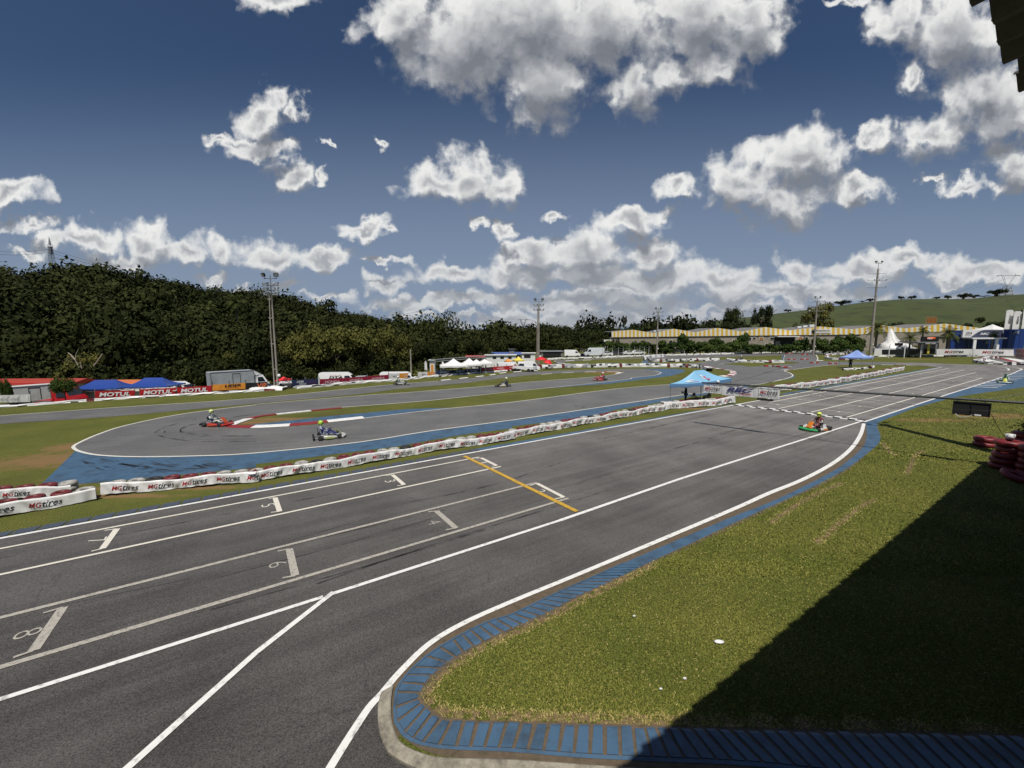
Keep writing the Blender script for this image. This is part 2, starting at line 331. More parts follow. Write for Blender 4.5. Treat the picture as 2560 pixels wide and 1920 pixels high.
def asphalt_mat(name, c0, c1, rot=0.0, far=1.0):
    m, nt, b = newmat(name); tc = N(nt, 'ShaderNodeTexCoord'); pos = tc.outputs['Object']
    big = N(nt, 'ShaderNodeTexNoise'); big.inputs['Scale'].default_value = .35; big.inputs['Detail'].default_value = 6; L(nt, pos, big.inputs['Vector'])
    mp0 = N(nt, 'ShaderNodeMapping'); mp0.inputs['Rotation'].default_value = (0, 0, rot); L(nt, pos, mp0.inputs['Vector']); mp = N(nt, 'ShaderNodeVectorMath', operation='MULTIPLY'); mp.inputs[1].default_value = (.06, 1.5, 1); L(nt, mp0.outputs[0], mp.inputs[0])
    st = N(nt, 'ShaderNodeTexNoise'); st.inputs['Scale'].default_value = 1.2; st.inputs['Detail'].default_value = 8; st.inputs['Roughness'].default_value = .7; L(nt, mp.outputs[0], st.inputs['Vector'])
    fine = N(nt, 'ShaderNodeTexNoise'); fine.inputs['Scale'].default_value = 42; fine.inputs['Detail'].default_value = 4; L(nt, pos, fine.inputs['Vector'])
    vo = N(nt, 'ShaderNodeTexVoronoi'); vo.inputs['Scale'].default_value = 30; L(nt, pos, vo.inputs['Vector'])
    mx = N(nt, 'ShaderNodeMix', data_type='RGBA'); mx.inputs[6].default_value = c0+(1,); mx.inputs[7].default_value = c1+(1,)
    a = N(nt, 'ShaderNodeMath', operation='ADD'); L(nt, big.outputs['Fac'], a.inputs[0]); L(nt, st.outputs['Fac'], a.inputs[1])
    mr = N(nt, 'ShaderNodeMapRange'); mr.inputs[1].default_value = .80; mr.inputs[2].default_value = 1.2; L(nt, a.outputs[0], mr.inputs[0]); L(nt, mr.outputs[0], mx.inputs[0])
    sx = N(nt, 'ShaderNodeSeparateXYZ'); L(nt, pos, sx.inputs[0]); gy = N(nt, 'ShaderNodeMapRange'); gy.inputs[1].default_value = 6; gy.inputs[2].default_value = 38; gy.inputs[3].default_value = 1.0; gy.inputs[4].default_value = far; L(nt, sx.outputs[1], gy.inputs[0])  # grazing-angle sheen painted into the base colour: paler away from the camera
    # aggregate speckle
    m2 = N(nt, 'ShaderNodeMix', data_type='RGBA', blend_type='MULTIPLY'); m2.inputs[0].default_value = 1; L(nt, mx.outputs[2], m2.inputs[6])
    r2 = N(nt, 'ShaderNodeMapRange'); r2.inputs[1].default_value = .3; r2.inputs[2].default_value = .7; r2.inputs[3].default_value = .42; r2.inputs[4].default_value = 1.58; L(nt, fine.outputs['Fac'], r2.inputs[0])
    L(nt, r2.outputs[0], m2.inputs[7])
    r3 = N(nt, 'ShaderNodeMapRange'); r3.inputs[1].default_value = .16; r3.inputs[2].default_value = .06; L(nt, vo.outputs['Distance'], r3.inputs[0])
    sc = N(nt, 'ShaderNodeSeparateColor'); L(nt, vo.outputs['Color'], sc.inputs[0]); g = N(nt, 'ShaderNodeMath', operation='GREATER_THAN'); L(nt, sc.outputs[0], g.inputs[0]); g.inputs[1].default_value = .72
    mm = N(nt, 'ShaderNodeMath', operation='MULTIPLY'); L(nt, r3.outputs[0], mm.inputs[0]); L(nt, g.outputs[0], mm.inputs[1])
    m3 = N(nt, 'ShaderNodeMix', data_type='RGBA'); L(nt, mm.outputs[0], m3.inputs[0]); L(nt, m2.outputs[2], m3.inputs[6]); m3.inputs[7].default_value = (.26, .25, .23, 1)
    wz = N(nt, 'ShaderNodeTexNoise'); wz.inputs['Scale'].default_value = 1.5; wz.inputs['Detail'].default_value = 6; L(nt, pos, wz.inputs['Vector']); wv = N(nt, 'ShaderNodeVectorMath', operation='MULTIPLY_ADD'); L(nt, wz.outputs['Color'], wv.inputs[0]); wv.inputs[1].default_value = (.9, .9, 0); L(nt, pos, wv.inputs[2])
    ck = N(nt, 'ShaderNodeTexVoronoi', feature='DISTANCE_TO_EDGE'); ck.inputs['Scale'].default_value = .22; L(nt, wv.outputs[0], ck.inputs['Vector']); c1_ = N(nt, 'ShaderNodeMapRange'); c1_.inputs[1].default_value = .0; c1_.inputs[2].default_value = .0045; c1_.inputs[3].default_value = 1; c1_.inputs[4].default_value = 0; L(nt, ck.outputs['Distance'], c1_.inputs[0])
    c2_ = N(nt, 'ShaderNodeMapRange'); c2_.inputs[1].default_value = .50; c2_.inputs[2].default_value = .58; c2_.inputs[4].default_value = .38; L(nt, big.outputs['Fac'], c2_.inputs[0]); c3_ = N(nt, 'ShaderNodeMath', operation='MULTIPLY'); L(nt, c1_.outputs[0], c3_.inputs[0]); L(nt, c2_.outputs[0], c3_.inputs[1])
    mk_ = N(nt, 'ShaderNodeMix', data_type='RGBA'); L(nt, c3_.outputs[0], mk_.inputs[0]); L(nt, m3.outputs[2], mk_.inputs[6]); mk_.inputs[7].default_value = (.014, .013, .012, 1); m3 = mk_
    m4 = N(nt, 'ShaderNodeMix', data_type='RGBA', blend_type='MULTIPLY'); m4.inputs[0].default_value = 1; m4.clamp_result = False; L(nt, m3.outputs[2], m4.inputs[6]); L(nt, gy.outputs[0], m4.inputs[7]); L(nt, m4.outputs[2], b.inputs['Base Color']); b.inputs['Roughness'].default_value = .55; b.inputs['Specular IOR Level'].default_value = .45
    bp = N(nt, 'ShaderNodeBump'); bp.inputs['Strength'].default_value = .5; bp.inputs['Distance'].default_value = .008; L(nt, fine.outputs['Fac'], bp.inputs['Height']); L(nt, bp.outputs[0], b.inputs['Normal'])
    return m
M_lawn = ground_mat()
TD = Vector((.826, .564, 0)).normalized(); ND = Vector((-TD.y, TD.x, 0))   # along the straight, across it
TA = math.atan2(TD.y, TD.x)
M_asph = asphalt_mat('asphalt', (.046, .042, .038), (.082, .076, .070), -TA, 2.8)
M_asph2 = asphalt_mat('worn_asphalt', (.105, .102, .097), (.150, .146, .138), -.25)
M_blue = mat('blue_paint', (.052, .110, .185), .6, .14, 1.5, bump=.2, dirt=(.030, .048, .068), dscale=1.3, dlo=.47, dhi=.72)
M_white = mat('white_line_paint', (.74, .73, .70), .6, .06, 8, dirt=(.26, .25, .235), dscale=7, dlo=.53, dhi=.70)
M_worn = mat('worn_line_paint', (.40, .37, .32), .7, .10, 12, dirt=(.16, .15, .13), dscale=14, dlo=.50, dhi=.66)
M_worn2 = mat('faded_line_paint', (.66, .62, .53), .7, .08, 12, dirt=(.30, .27, .24), dscale=10, dlo=.56, dhi=.72)
M_yel = mat('yellow_line_paint', (.55, .33, .03), .6, .1, 8, dirt=(.16, .12, .05), dscale=8, dlo=.50, dhi=.7)
M_redp = mat('red_kerb_paint', (.24, .020, .022), .55, .15, 3, dirt=(.07, .02, .02), dscale=3)
M_blackp = mat('black_paint', (.012, .012, .012), .6, .1)
M_dirt = mat('bare_dirt', (.115, .085, .055), .95, .3, 8, bump=.6, dirt=(.05, .042, .02), dscale=5)
M_conc = mat('old_concrete', (.33, .30, .235), .85, .2, 5, bump=.4, dirt=(.10, .085, .065), dscale=4, dlo=.42, dhi=.7)
M_rub = mat('rubber_marks', (.030, .028, .026), .6, .25, 20)
_nt = M_rub.node_tree; _n = _nt.nodes.new('ShaderNodeTexNoise'); _n.inputs['Scale'].default_value = 1.1; _n.inputs['Detail'].default_value = 8; _tcn = _nt.nodes.new('ShaderNodeTexCoord'); _nt.links.new(_tcn.outputs['Object'], _n.inputs['Vector'])
_mr = _nt.nodes.new('ShaderNodeMapRange'); _mr.inputs[1].default_value = .42; _mr.inputs[2].default_value = .68; _mr.inputs[3].default_value = 0; _mr.inputs[4].default_value = .75; _nt.links.new(_n.outputs['Fac'], _mr.inputs[0]); _nt.links.new(_mr.outputs[0], _nt.nodes['Principled BSDF'].inputs['Alpha'])
# ------------------------------------------------------------------ ground sheets
Z0, Z1, Z2, Z3, Z4, Z5 = 0, .004, .008, .012, .016, .020
def HZ(x): return 835+6.7*(1280-x)/1280
def interp(x, tab):
    if x <= tab[0][0]: return tab[0][1]
    for a, b in zip(tab, tab[1:]):
        if x <= b[0]: return a[1]+(b[1]-a[1])*(x-a[0])/(b[0]-a[0])
    return tab[-1][1]
WALLY = [(-2500,1190),(-500,1050),(0,1020),(289,999),(640,979),(741,972),(900,958.5),(1088,942.5),(1220,932),(1366,925)]
def wall_Y(x): return H*FPX/(interp(x, WALLY)-HZ(x))
def GZ(x, Y):    # the paddock behind the far tyre wall lies lower than the track
    if Y < 5: return 0.0
    dp = interp(x, [(1050,1.45),(1450,0)]); t = (Y-wall_Y(x)-1.2)/3.0; t = max(0, min(1, t)); return -dp*t*t*(3-2*t)
xs = [-4000,-1500,-600,-350]+[-250+2.5*i for i in range(181)]+[300,600,1500,4000]; ys = [-300,-60,0,10]+[20+2.5*i for i in range(75)]+[240,320,500,1200,4500]
V_ = [(x, y, GZ(1280+FPX*x/y, y) if y > 5 else 0.0) for y in ys for x in xs]; nx_ = len(xs)
mb = MB(); mb.add(V_, [(j*nx_+i, j*nx_+i+1, (j+1)*nx_+i+1, (j+1)*nx_+i) for j in range(len(ys)-1) for i in range(nx_-1)], True); struct(mb.build('ground', M_lawn))
s = 2560/2212
L1a, L1b = W(0, 1347), W(2351, 919)
dirL = (L1b-L1a).normalized()
L1s = L1a-dirL*12
L8 = [(760,2040)]+P('N1', 645,1659, 950,1180, 1080,1030, 1250,830, 1500,590, 1800,410, 2212,225)+[(1424,1446),(1620,1364),(1840,1271)]+P('Rr', 0,812, 300,690, 560,550, 720,420, 800,300, 828,205)
L8w = WC(L8, 0, 5)
L6b = P('Rr', 828,192)+P('M6', 1120,600, 1550,465, 2000,320, 2130,265)
L6far = WC(L6b, 0, 3)
# main straight and the turn at its far end
right = L8w[3:]
main = [L1s+ND*.15, L1b+ND*.15] + WC(P('M5', 850,968, 480,945, 0,932)+[(2100,912.5),(2040,914),(1990,921),(1953,926),(1935,930)], 0, 2)
mb = MB()
far_top = WC(P('M5', 0,900, 600,903, 1200,925, 1500,930, 2212,940)+[(2700,918)], 0, 3)
main2 = [L1s+ND*.1] + [L1b+ND*.1] + WC(P('M5', 930,972, 850,966, 480,941, 0,931), 0, 2) + far_top + [W(2700, 935)] + [W(2600, 924)] + list(reversed(L6far)) + list(reversed(L8w[20:])) + WC(P('N1', 1080,1035, 1058,1120, 1052,1200, 1060,1330, 1085,1430, 1150,1550, 1330,1659, 1500,1720, 1800,1745, 2212,1750)+[(2000,2000)], 0, 2) + [W(2300, 2100), W(2300, 2600), W(-700, 2600), W(-700, 1700)]
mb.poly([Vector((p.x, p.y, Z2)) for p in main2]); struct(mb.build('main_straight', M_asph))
# blue run-off strips east of the straight
blue_out = P('N1', 2212,455, 1900,600, 1700,720, 1540,840, 1450,950, 1400,1050, 1450,1120, 1600,1240, 1900,1260, 2212,1270)+P('N2', 1300,1310, 2212,1330)+[(2300,1834),(2760,1850)]
mb = MB()
bl_e = P('Rr', 838,200, 850,230, 850,330, 800,430, 600,590, 300,750, 0,890)+[(1840,1288),(1700,1347),(1560,1407),(1482,1440)]
bl_w = [(1555,1440),(1640,1398),(1740,1352),(1840,1305)]+P('Rr', 0,930, 200,840, 450,720, 700,580, 870,450, 960,370, 970,300, 950,200, 1110,130, 1290,60)
east = WC(bl_e, Z1, 3)+WC(bl_w, Z1, 3)+WC(P('M6', 1120,660, 1400,600, 2212,485)+[(2700,945)], Z1, 3)+[W(2700, 915, Z1)]+[Vector((p.x, p.y, Z1)) for p in reversed(L6far)]
mb.poly(east); struct(mb.build('blue_runoff', M_blue))
# dirt seam between the white line and the blue strip + dirt bed under the slabs
mb = MB()
seam = [Vector((p.x, p.y, Z0+.002)) for p in L8w]
mb.ribbon([p+Vector((0,0,0)) for p in seam[3:]], 1.5); 
bed = cat(WP(P('N2', 700,0)+P('N1', 2212,325)[:0]+[(1482,1440),(1380,1484)]+P('N1', 2212,325, 2000,390, 1700,540, 1450,700, 1270,880, 1200,1000, 1185,1150, 1200,1290, 1280,1400, 1420,1490, 1650,1560, 2212,1590)+P('N2', 600,1640, 1200,1680)+[(1920,1975),(2760,2030)], Z1), 4)
bedi = cat(WP(P('N2', 950,-10, 560,190)+[(1380,1535)]+P('N1', 2212,470, 1900,620, 1720,740, 1570,860, 1480,965, 1440,1050, 1480,1105, 1620,1215, 1900,1245, 2212,1252)+P('N2', 1300,1290, 2212,1310)+[(2760,1830)], Z1), 4)
mb.poly(bed+list(reversed(bedi))); struct(mb.build('dirt_strip', M_dirt))
# slabs: painted concrete teeth around the lawn's tip
def polylen(p):
    d = [0]
    for i in range(1, len(p)): d.append(d[-1]+(p[i]-p[i-1]).length)
    return d
def sample(p, d, t):
    t = max(0, min(d[-1], t)); i = max(1, next((k for k in range(1, len(d)) if d[k] >= t), len(d)-1))
    q = (t-d[i-1])/max(1e-9, d[i]-d[i-1]); return p[i-1].lerp(p[i], q)
outer = cat(WP([(1555,1408),(1482,1441),(1380,1486)]+P('N1', 2212,325, 2000,390, 1700,540, 1450,700, 1270,880, 1200,1000, 1185,1150, 1200,1290, 1280,1400, 1420,1465, 1650,1500, 2212,1525)+P('N2', 600,1575, 1200,1605, 2212,1659)+[(2300,1968),(2760,2010)], 0), 6)
inner = cat(WP([(1620,1408),(1555,1440),(1440,1495),(1370,1532)]+P('N1', 2212,455, 1900,600, 1700,720, 1540,840, 1450,950, 1400,1050, 1450,1120, 1600,1240, 1900,1260, 2212,1270)+P('N2', 600,1290, 1300,1310, 2212,1330)+[(2300,1834),(2760,1846)], 0), 6)
# fractions at matching landmarks keep the joints radial
def frac(poly, d, target):
    best = min(range(len(poly)), key=lambda k: (poly[k]-target).length); return d[best]
do, di = polylen(outer), polylen(inner)
marks = [((1482,1441),(1555,1440)),((1280,1534),(1330,1550)),(px('N1',1700,540),px('N1',1800,655)),(px('N1',1350,800),px('N1',1560,800)),(px('N1',1200,1000),px('N1',1400,1010)),(px('N1',1210,1140),px('N1',1390,1070)),(px('N1',1300,1340),px('N1',1470,1150)),
         (px('N1',1420,1440),px('N1',1590,1240)),(px('N1',1750,1480),px('N1',1810,1255)),(px('N2',35,1515),px('N2',75,1275)),(px('N2',1120,1560),px('N2',1070,1300)),(px('N2',1680,1600),px('N2',1500,1320)),(px('N2',2150,1640),px('N2',1900,1330)),((2300,1968),(2180,1833)),((2760,2010),(2560,1842))]
fo = [0]+[frac(outer, do, W(*a)) for a, b in marks]; fi = [0]+[frac(inner, di, W(*b)) for a, b in marks]
mb = MB(); rnd = random.Random(3)
for k in range(len(fo)-1):
    so, si = fo[k+1]-fo[k], fi[k+1]-fi[k]; n = max(1, round((so+si)/2/(.235 if k > 0 else .22)))
    for j in range(n):
        a, b = (j+.0)/n, (j+1.0)/n; g = rnd.uniform(.08, .13)/n; gi_ = rnd.uniform(.12, .21)/n
        o0 = sample(outer, do, fo[k]+so*(a+g)); o1 = sample(outer, do, fo[k]+so*(b-g)); i0 = sample(inner, di, fi[k]+si*(a+gi_)); i1 = sample(inner, di, fi[k]+si*(b-gi_))
        c0 = sample(outer, do, fo[k]+so*a); c1 = sample(outer, do, fo[k]+so*b); e = .13
        q0 = c0.lerp(sample(inner, di, fi[k]+si*a), e*.8); q1 = c1.lerp(sample(inner, di, fi[k]+si*b), e*.8); o0 = o0.lerp(i0, e); o1 = o1.lerp(i1, e)
        h0, h1 = .010, .026+rnd.uniform(-.008, .008); j1 = rnd.uniform(-.02, .03)
        i0 = i0.lerp(o0, .02+j1); i1 = i1.lerp(o1, .02+j1+rnd.uniform(-.01, .01)); zz = Vector((0,0,1))
        mid0, mid1 = i0.lerp(o0, .10), i1.lerp(o1, .10)
        rings = [c0+zz*h0, c1+zz*h0, q1+zz*(h0+.006), q0+zz*(h0+.006)]
        base = [c0+zz*.002, c1+zz*.002]
        mb.add(rings, [(0,1,2,3)] if (rings[1]-rings[0]).cross(rings[2]-rings[0]).z > 0 else [(3,2,1,0)])
        v = [q0+zz*.006, q1+zz*.006, o0+zz*(h0+.008), o1+zz*(h0+.008), mid0+zz*h1, mid1+zz*h1, i0+zz*(h1-.015), i1+zz*(h1-.015), o0+zz*.003, o1+zz*.003, i0+zz*.003, i1+zz*.003]
        mb.add(v, [(2,3,5,4),(4,5,7,6),(6,7,11,10),(2,4,6,10,8),(3,9,11,7,5),(2,8,9,3)])
M_dead = mat('dead_grass', (.17, .115, .055), .95, .35, 14, bump=.6, dirt=(.09,.085,.025), dscale=9)
_n = M_dead.node_tree; _a = _n.nodes.new('ShaderNodeTexNoise'); _a.inputs['Scale'].default_value = 7; _a.inputs['Detail'].default_value = 6; _c = _n.nodes.new('ShaderNodeTexCoord'); _n.links.new(_c.outputs['Object'], _a.inputs['Vector']); _r = _n.nodes.new('ShaderNodeMapRange'); _r.inputs[1].default_value = .44; _r.inputs[2].default_value = .5; _n.links.new(_a.outputs['Fac'], _r.inputs[0]); _n.links.new(_r.outputs[0], _n.nodes['Principled BSDF'].inputs['Alpha'])
STREAKS = [WP(P('Rr', 20,1065, 130,985, 300,875, 470,790, 640,715)), WP(P('Rr', 575,1095, 680,1015, 800,925, 915,862)), WP(P('Rr', 1000,375, 1040,440, 1110,480)), WP(P('Rr', 1335,435, 1265,490, 1240,560, 1195,640)), WP(P('Rr', 420,1230, 500,1170, 575,1100))]
db = MB(); db.ribbon(inner, .45, .003)
for q_ in STREAKS: db.ribbon(cat(q_, 4), .16, .003)
struct(db.build('dead_grass_edge', M_dead))
me_ = mb.build('slab_kerb', M_blue); struct(me_)
bm = bmesh.new(); bm.from_mesh(me_.data); bmesh.ops.recalc_face_normals(bm, faces=bm.faces); bm.to_mesh(me_.data); bm.free()
# concrete gutter kerb at the tip
kout = cat(WP(P('N1', 1080,1035, 1058,1120, 1052,1200, 1060,1330, 1085,1430, 1150,1550, 1330,1659, 1500,1720, 1800,1745, 2212,1750)+P('N2', 1200,1800)+[(2000,2000)], 0), 4)
kin = cat(WP(P('N1', 1185,975, 1172,1060, 1165,1180, 1185,1330, 1225,1430, 1300,1500, 1440,1560, 1640,1598, 2212,1615)+P('N2', 600,1655, 1200,1700)+[(1960,1960)], 0), 4)
mb = MB(); n = 60; dk, dj = polylen(kout), polylen(kin); rows = []
for i in range(n+1):
    a = sample(kout, dk, dk[-1]*i/n); b = sample(kin, dj, dj[-1]*i/n); rows.append([a+Vector((0,0,.001)), a+Vector((0,0,.05)), a.lerp(b, .12)+Vector((0,0,.075)), b.lerp(a, .12)+Vector((0,0,.075)), b+Vector((0,0,.06)), b+Vector((0,0,.001))])
mb.loft(rows, caps=True, smooth=False, closed=False); o = mb.build('concrete_kerb', M_conc); struct(o)
bm = bmesh.new(); bm.from_mesh(o.data); bmesh.ops.recalc_face_normals(bm, faces=bm.faces); bm.to_mesh(o.data); bm.free()
# small worn patch in front of the kerb (old paint)
# blue strip west of the straight
mb = MB()
for i in range(46):
    a = L1a-dirL*11+dirL*(i*.62); mb.add([a+ND*.12+Vector((0,0,.03)), a+dirL*.55+ND*.12+Vector((0,0,.03)), a+dirL*.62+ND*.62+Vector((0,0,.006)), a+dirL*.07+ND*.62+Vector((0,0,.006))], [(0,1,2,3)])
struct(mb.build('slab_strip', mat('dull_blue_paint', (.055, .07, .10), .7, .2, 4, dirt=(.04, .04, .045), dscale=3)))
mb = MB(); a = L1a+dirL*17; mb.ribbon([a+ND*.34, W(1720, 1034)+ND*.1, W(1840,1011)], [.55, .55, .3], Z1); mb.ribbon([W(1960,987)+ND*.25, W(2351,919)+ND*.22], .5, Z1); struct(mb.build('blue_edge_strip', M_blue))
# infield tracks
mb = MB()
T1up = P('A', -2500,930, 0,760, 1000,688, 2212,607)+P('B', 1100,497)+P('M1', 1350,640, 2212,560)+P('M2', 700,640, 1140,612)+P('M2', 2212,578)+P('M3', 480,676, 640,683, 760,702)
H2 = P('M3', 835,722, 830,740, 745,768, 450,800)+P('C', 1000,790, 600,835, 0,890)+P('B', 1500,628, 740,685)
T2lowL = P('F', 1480,1180, 1000,1240, 640,1340, 520,1400)
tipO = P('F', 440,1440)
T3up = P('F', 800,1455, 1300,1440, 1900,1400, 2180,1370)+P('B', 850,790, 1600,702, 2212,642)+P('C', 900,872, 1370,834)+[(1745,950)]+P('M3', 1650,800, 1730,783, 1850,762, 1888,735, 1850,702, 1700,680, 1520,652)
T4low = P('M3', 1440,640, 900,625, 0,625)+P('M2', 1900,495, 1640,480, 1480,462, 1430,440)
T5 = P('M2', 1440,425, 1560,418)+P('M2', 2212,392)+P('M3', 600,518, 1000,495, 2212,462)+P('M4', 480,628, 1700,590)+[(2165,879),(2165,886)]
link_ = P('M4', 1500,640, 990,655, 1015,715, 992,750, 1100,760, 2212,772)
T6low = P('M4', 2212,812, 1500,812, 1170,822, 900,850, 640,885, 500,905, 570,935, 625,970, 600,1000, 450,1045, 150,1105)
T3low = P('G', 1500,345, 900,452, 0,577)+P('C', 660,1047, 0,1137)+P('B', 1500,892, 900,987, 0,1082)+P('A', 1700,1108, 1200,1116, 870,1103, 700,1073, 655,1050, 635,1030, 660,1005, 720,980, 850,918, 1100,838, 1600,738, 2212,663)
T2up = P('B', 1000,578)+P('M1', 750,845, 2212,728)+P('M2', 1100,788, 2212,698)+P('M3', 240,747, 325,722, 240,705, 0,711)+P('M2', 1250,658, 700,707, 0,797)+P('M1', 1600,692, 700,772, 0,862)+P('A', 2212,652, 1000,762, 0,828, -2500,1020)
Z = Z3
def sheet(pts, z, name, m, n=2):
    b_ = MB(); w = cat([W(p[0], p[1], z) for p in pts], n, closed=True); b_.poly(w); return struct(b_.build(name, m))
def S(pts, z, n=3): return cat([W(p[0], p[1], z) for p in pts], n)
b_ = MB(); b_.poly(S(T1up, Z3)+S(H2+T2lowL+tipO+T3up+T4low, Z3, 2)[:0]+S(H2, Z3)+S(T2lowL+tipO, Z3)+S(T3up, Z3, 2)+S(T4low, Z3)+S(T5, Z3)+S(link_, Z3, 2)+S(T6low, Z3)+S(T3low, Z3)+S(T2up, Z3))
struct(b_.build('infield_track', M_asph2))
# grass islands that lie inside the far asphalt
isl = [P('M2', 1540,470, 1640,445, 1800,428)+P('M3', 0,545, 300,540, 600,532, 625,545, 590,560, 580,580, 700,600, 300,597, 0,596)+P('M2', 2212,490, 1900,482),
       P('M3', 1090,548, 1250,530, 1640,514, 2212,498)+P('M4', 460,668, 455,738, 0,742)+P('M3', 1700,550, 1400,556),
       P('M3', 640,585, 900,600, 1200,603, 1440,580, 1500,568, 900,560, 700,550, 640,535),
       P('M3', 1690,612, 1800,602)+P('M4', 0,765, 480,758, 740,778, 480,805, 0,838)+P('M3', 2000,632, 1800,620)]
for k, q in enumerate(isl):
    b_ = MB(); b_.poly(S(q, Z4, 2)); struct(b_.build('grass_island', M_lawn))
# loop of grass beyond the link (with a tyre wall on it)
# blue areas of the infield
blue_sheets = [P('A', 650,1062, 870,1100, 1200,1113, 1700,1105, 2212,1080)+P('B', 900,985, 1500,890, 2212,795)+P('C', 660,1045, 1500,920)+P('G', 900,450, 1500,350, 1520,365, 900,480, 300,560)+P('C', 1480,960, 1300,985, 900,1050, 700,1110, 0,1195)+P('B', 2212,865, 1700,935, 1200,1025, 0,1175)+P('A', 2212,1205, 800,1340, 340,1365, 480,1230),
               P('B', -60,838, 0,830, 700,755, 1300,700, 1700,688, 1500,712, 850,790, 400,830, 0,850),
               P('M3', 480,676, 1000,674, 1130,683, 1180,698, 1160,720, 1000,770, 600,820, 100,885)+P('C', 600,843, 300,868, 600,832, 1000,788)+P('M3', 450,800, 745,768, 835,738, 840,722, 760,700, 640,683),
               P('M4', 625,950, 662,985, 640,1010, 560,1030, 480,1045, 600,1002, 628,972), P('M3', 575,590, 620,560, 700,590, 850,600, 640,598), P('M4', 465,670, 500,658, 475,740, 450,738)]
for q in blue_sheets:
    b_ = MB(); b_.poly([W(a[0], a[1], Z1 if q is not blue_sheets[4] and q is not blue_sheets[5] else Z5) for a in q]); struct(b_.build('blue_runoff', M_blue))
# grey painted apron at far right with red and white stripes
b_ = MB(); b_.poly(WP(P('M5', 1560,905, 1700,850, 1830,820, 2212,835, 2600,845, 2600,915, 2212,905), Z1)); struct(b_.build('paved_apron', M_asph2))
b_ = MB(); b_.poly(WP(P('M5', 1850,822, 2000,826, 2212,865, 2500,920, 2300,920, 2212,905), Z2)); b_.poly(WP(P('M5', 1580,885, 1650,845, 1860,888, 1800,893), Z2)); struct(b_.build('apron_stripe', M_white))
b_ = MB(); b_.poly(WP(P('M5', 1800,828, 1850,824, 2200,905, 2050,905), Z3)); b_.poly(WP(P('M5', 2130,828, 2212,830, 2500,880, 2400,880), Z3)); struct(b_.build('apron_stripe', M_redp))
# ------------------------------------------------------------------ painted lines
def seg(mb, a, b, w, z=Z5): mb.ribbon([W(*a), W(*b)], w, z)
mb = MB(); mb.ribbon([L1s, L1b], .16, Z5)
seg(mb, px('N0',-700,1848), (808,1493.5), .12); seg(mb, (830,1486), (1400,1302), .125); seg(mb, (1400,1302), (1694,1200), .15); mb.ribbon(WC([(1694,1200)]+P('Rr', 0,440, 810,185), 0, 2), .15, Z5)
mb.ribbon([p for p in L6far], .16, Z5); mb.ribbon(L8w, [.13 if i < 40 else .13+.06*min(1, (i-40)/15) for i in range(len(L8w))], Z5)
seg(mb, (834,1482), (640,1634), .135, Z5+.004); seg(mb, (640,1634), (250,1985), .135, Z5+.004)
mb.ribbon(WC(P('M6', 2130,262, 2172,248, 2175,236, 2120,222, 2060,216), 0, 3), .2, Z5); mb.ribbon(WC(P('M6', 1860,215, 1960,222, 2005,240, 1990,255), 0, 3), .2, Z5)
struct(mb.build('edge_line', M_white))
mb = MB()
seg(mb, (0,1373), (1198,1143.5), .11); seg(mb, (-300,1430), (0,1373), .11); seg(mb, (0,1438), (1252,1167), .12); seg(mb, (-300,1503), (0,1438), .12)
for c, q in (('N0', (905,165,1010,150,885,322,790,345)), ('B', (110,1478,165,1470,205,1590,130,1598)), ('B', (1125,1280,1180,1272,1280,1358,1220,1368)), ('B', (1905,1132,1945,1125,2080,1192,2035,1200)), ('d', (1145,1050,1160,1045,1218,1075,1195,1080))):
    p = WP(P(c, *q)); mb.ribbon([p[0], p[1]], .06, Z5+.004); mb.ribbon([p[1], p[2]], .17, Z5); mb.ribbon([p[2], p[3]], .06, Z5+.004)
def num(mb, t, c, x, y, h=.43, w=.29):
    p = W(*px(c, x, y)); ex = -ND; ey = TD
    if t == '1': w = .1
    vs, fs, x0, x1, y0, y1 = text_geo(t, -.012); put_text(mb, t, Vector((p.x, p.y, Z5))-ex*w/2-ey*h/2, ex, ey, w, h, -.012)
num(mb, '7', 'N0', 838,248); num(mb, '5', 'B', 105,1535); num(mb, '3', 'B', 1160,1325); num(mb, '1', 'B', 1965,1167); num(mb, '2', 'd', 1168,1062)
# second grid beyond the finish line
for a, b in (((1925,1006),(2372,921)), ((1946,1022),(2411,925)), ((2027,1031),(2440,931.5)), ((2116,1044),(2456,945))): seg(mb, a, b, .13)
bars = [('M6', q) for q in ((140,430,400,445),(310,395,560,412),(480,365,715,380),(620,338,860,352),(750,315,980,327),(870,290,1090,302),(990,268,1200,280),(1090,248,1290,258),
        (250,605,600,635),(30,660,390,698),(570,567,800,583),(655,512,970,537),(820,472,1120,492),(970,432,1260,455),(1090,400,1390,418),(1230,370,1500,387),(1340,345,1600,358),(1440,320,1700,332))]
bars += [('D', q) for q in ((360,1268,560,1285),(190,1302,385,1322),(0,1345,185,1362),(500,1400,750,1432),(685,1355,920,1382))]
for c, q in bars: a, b = WP(P(c, *q)); mb.ribbon([a, b], .10, Z5); mid = a.lerp(b, .5); mb.ribbon([mid-TD*.35, mid-TD*.05], .12, Z5+.004)
struct(mb.build('grid_line', M_worn2))
mb = MB()
seg(mb, (0,1546), (640,1384), .14); seg(mb, (-300,1622), (0,1546), .14); seg(mb, (640,1384), (1342,1207), .13); seg(mb, (0,1670), (640,1479.6), .15); seg(mb, (-300,1759), (0,1670), .15); seg(mb, (640,1479.6), (1421,1246.5), .13)
for c, q in (('N0', (375,880,545,830,290,1205,115,1265)), ('d', (600,1192,625,1187,638,1245,610,1250)), ('d', (925,1107,943,1105,985,1142,962,1146))):
    p = WP(P(c, *q)); mb.ribbon([p[0], p[1]], .07, Z5+.004); mb.ribbon([p[1], p[2]], .19, Z5); mb.ribbon([p[2], p[3]], .07, Z5+.004)
num(mb, '8', 'N0', 243,1053); num(mb, '6', 'd', 600,1220); num(mb, '4', 'd', 938,1129)
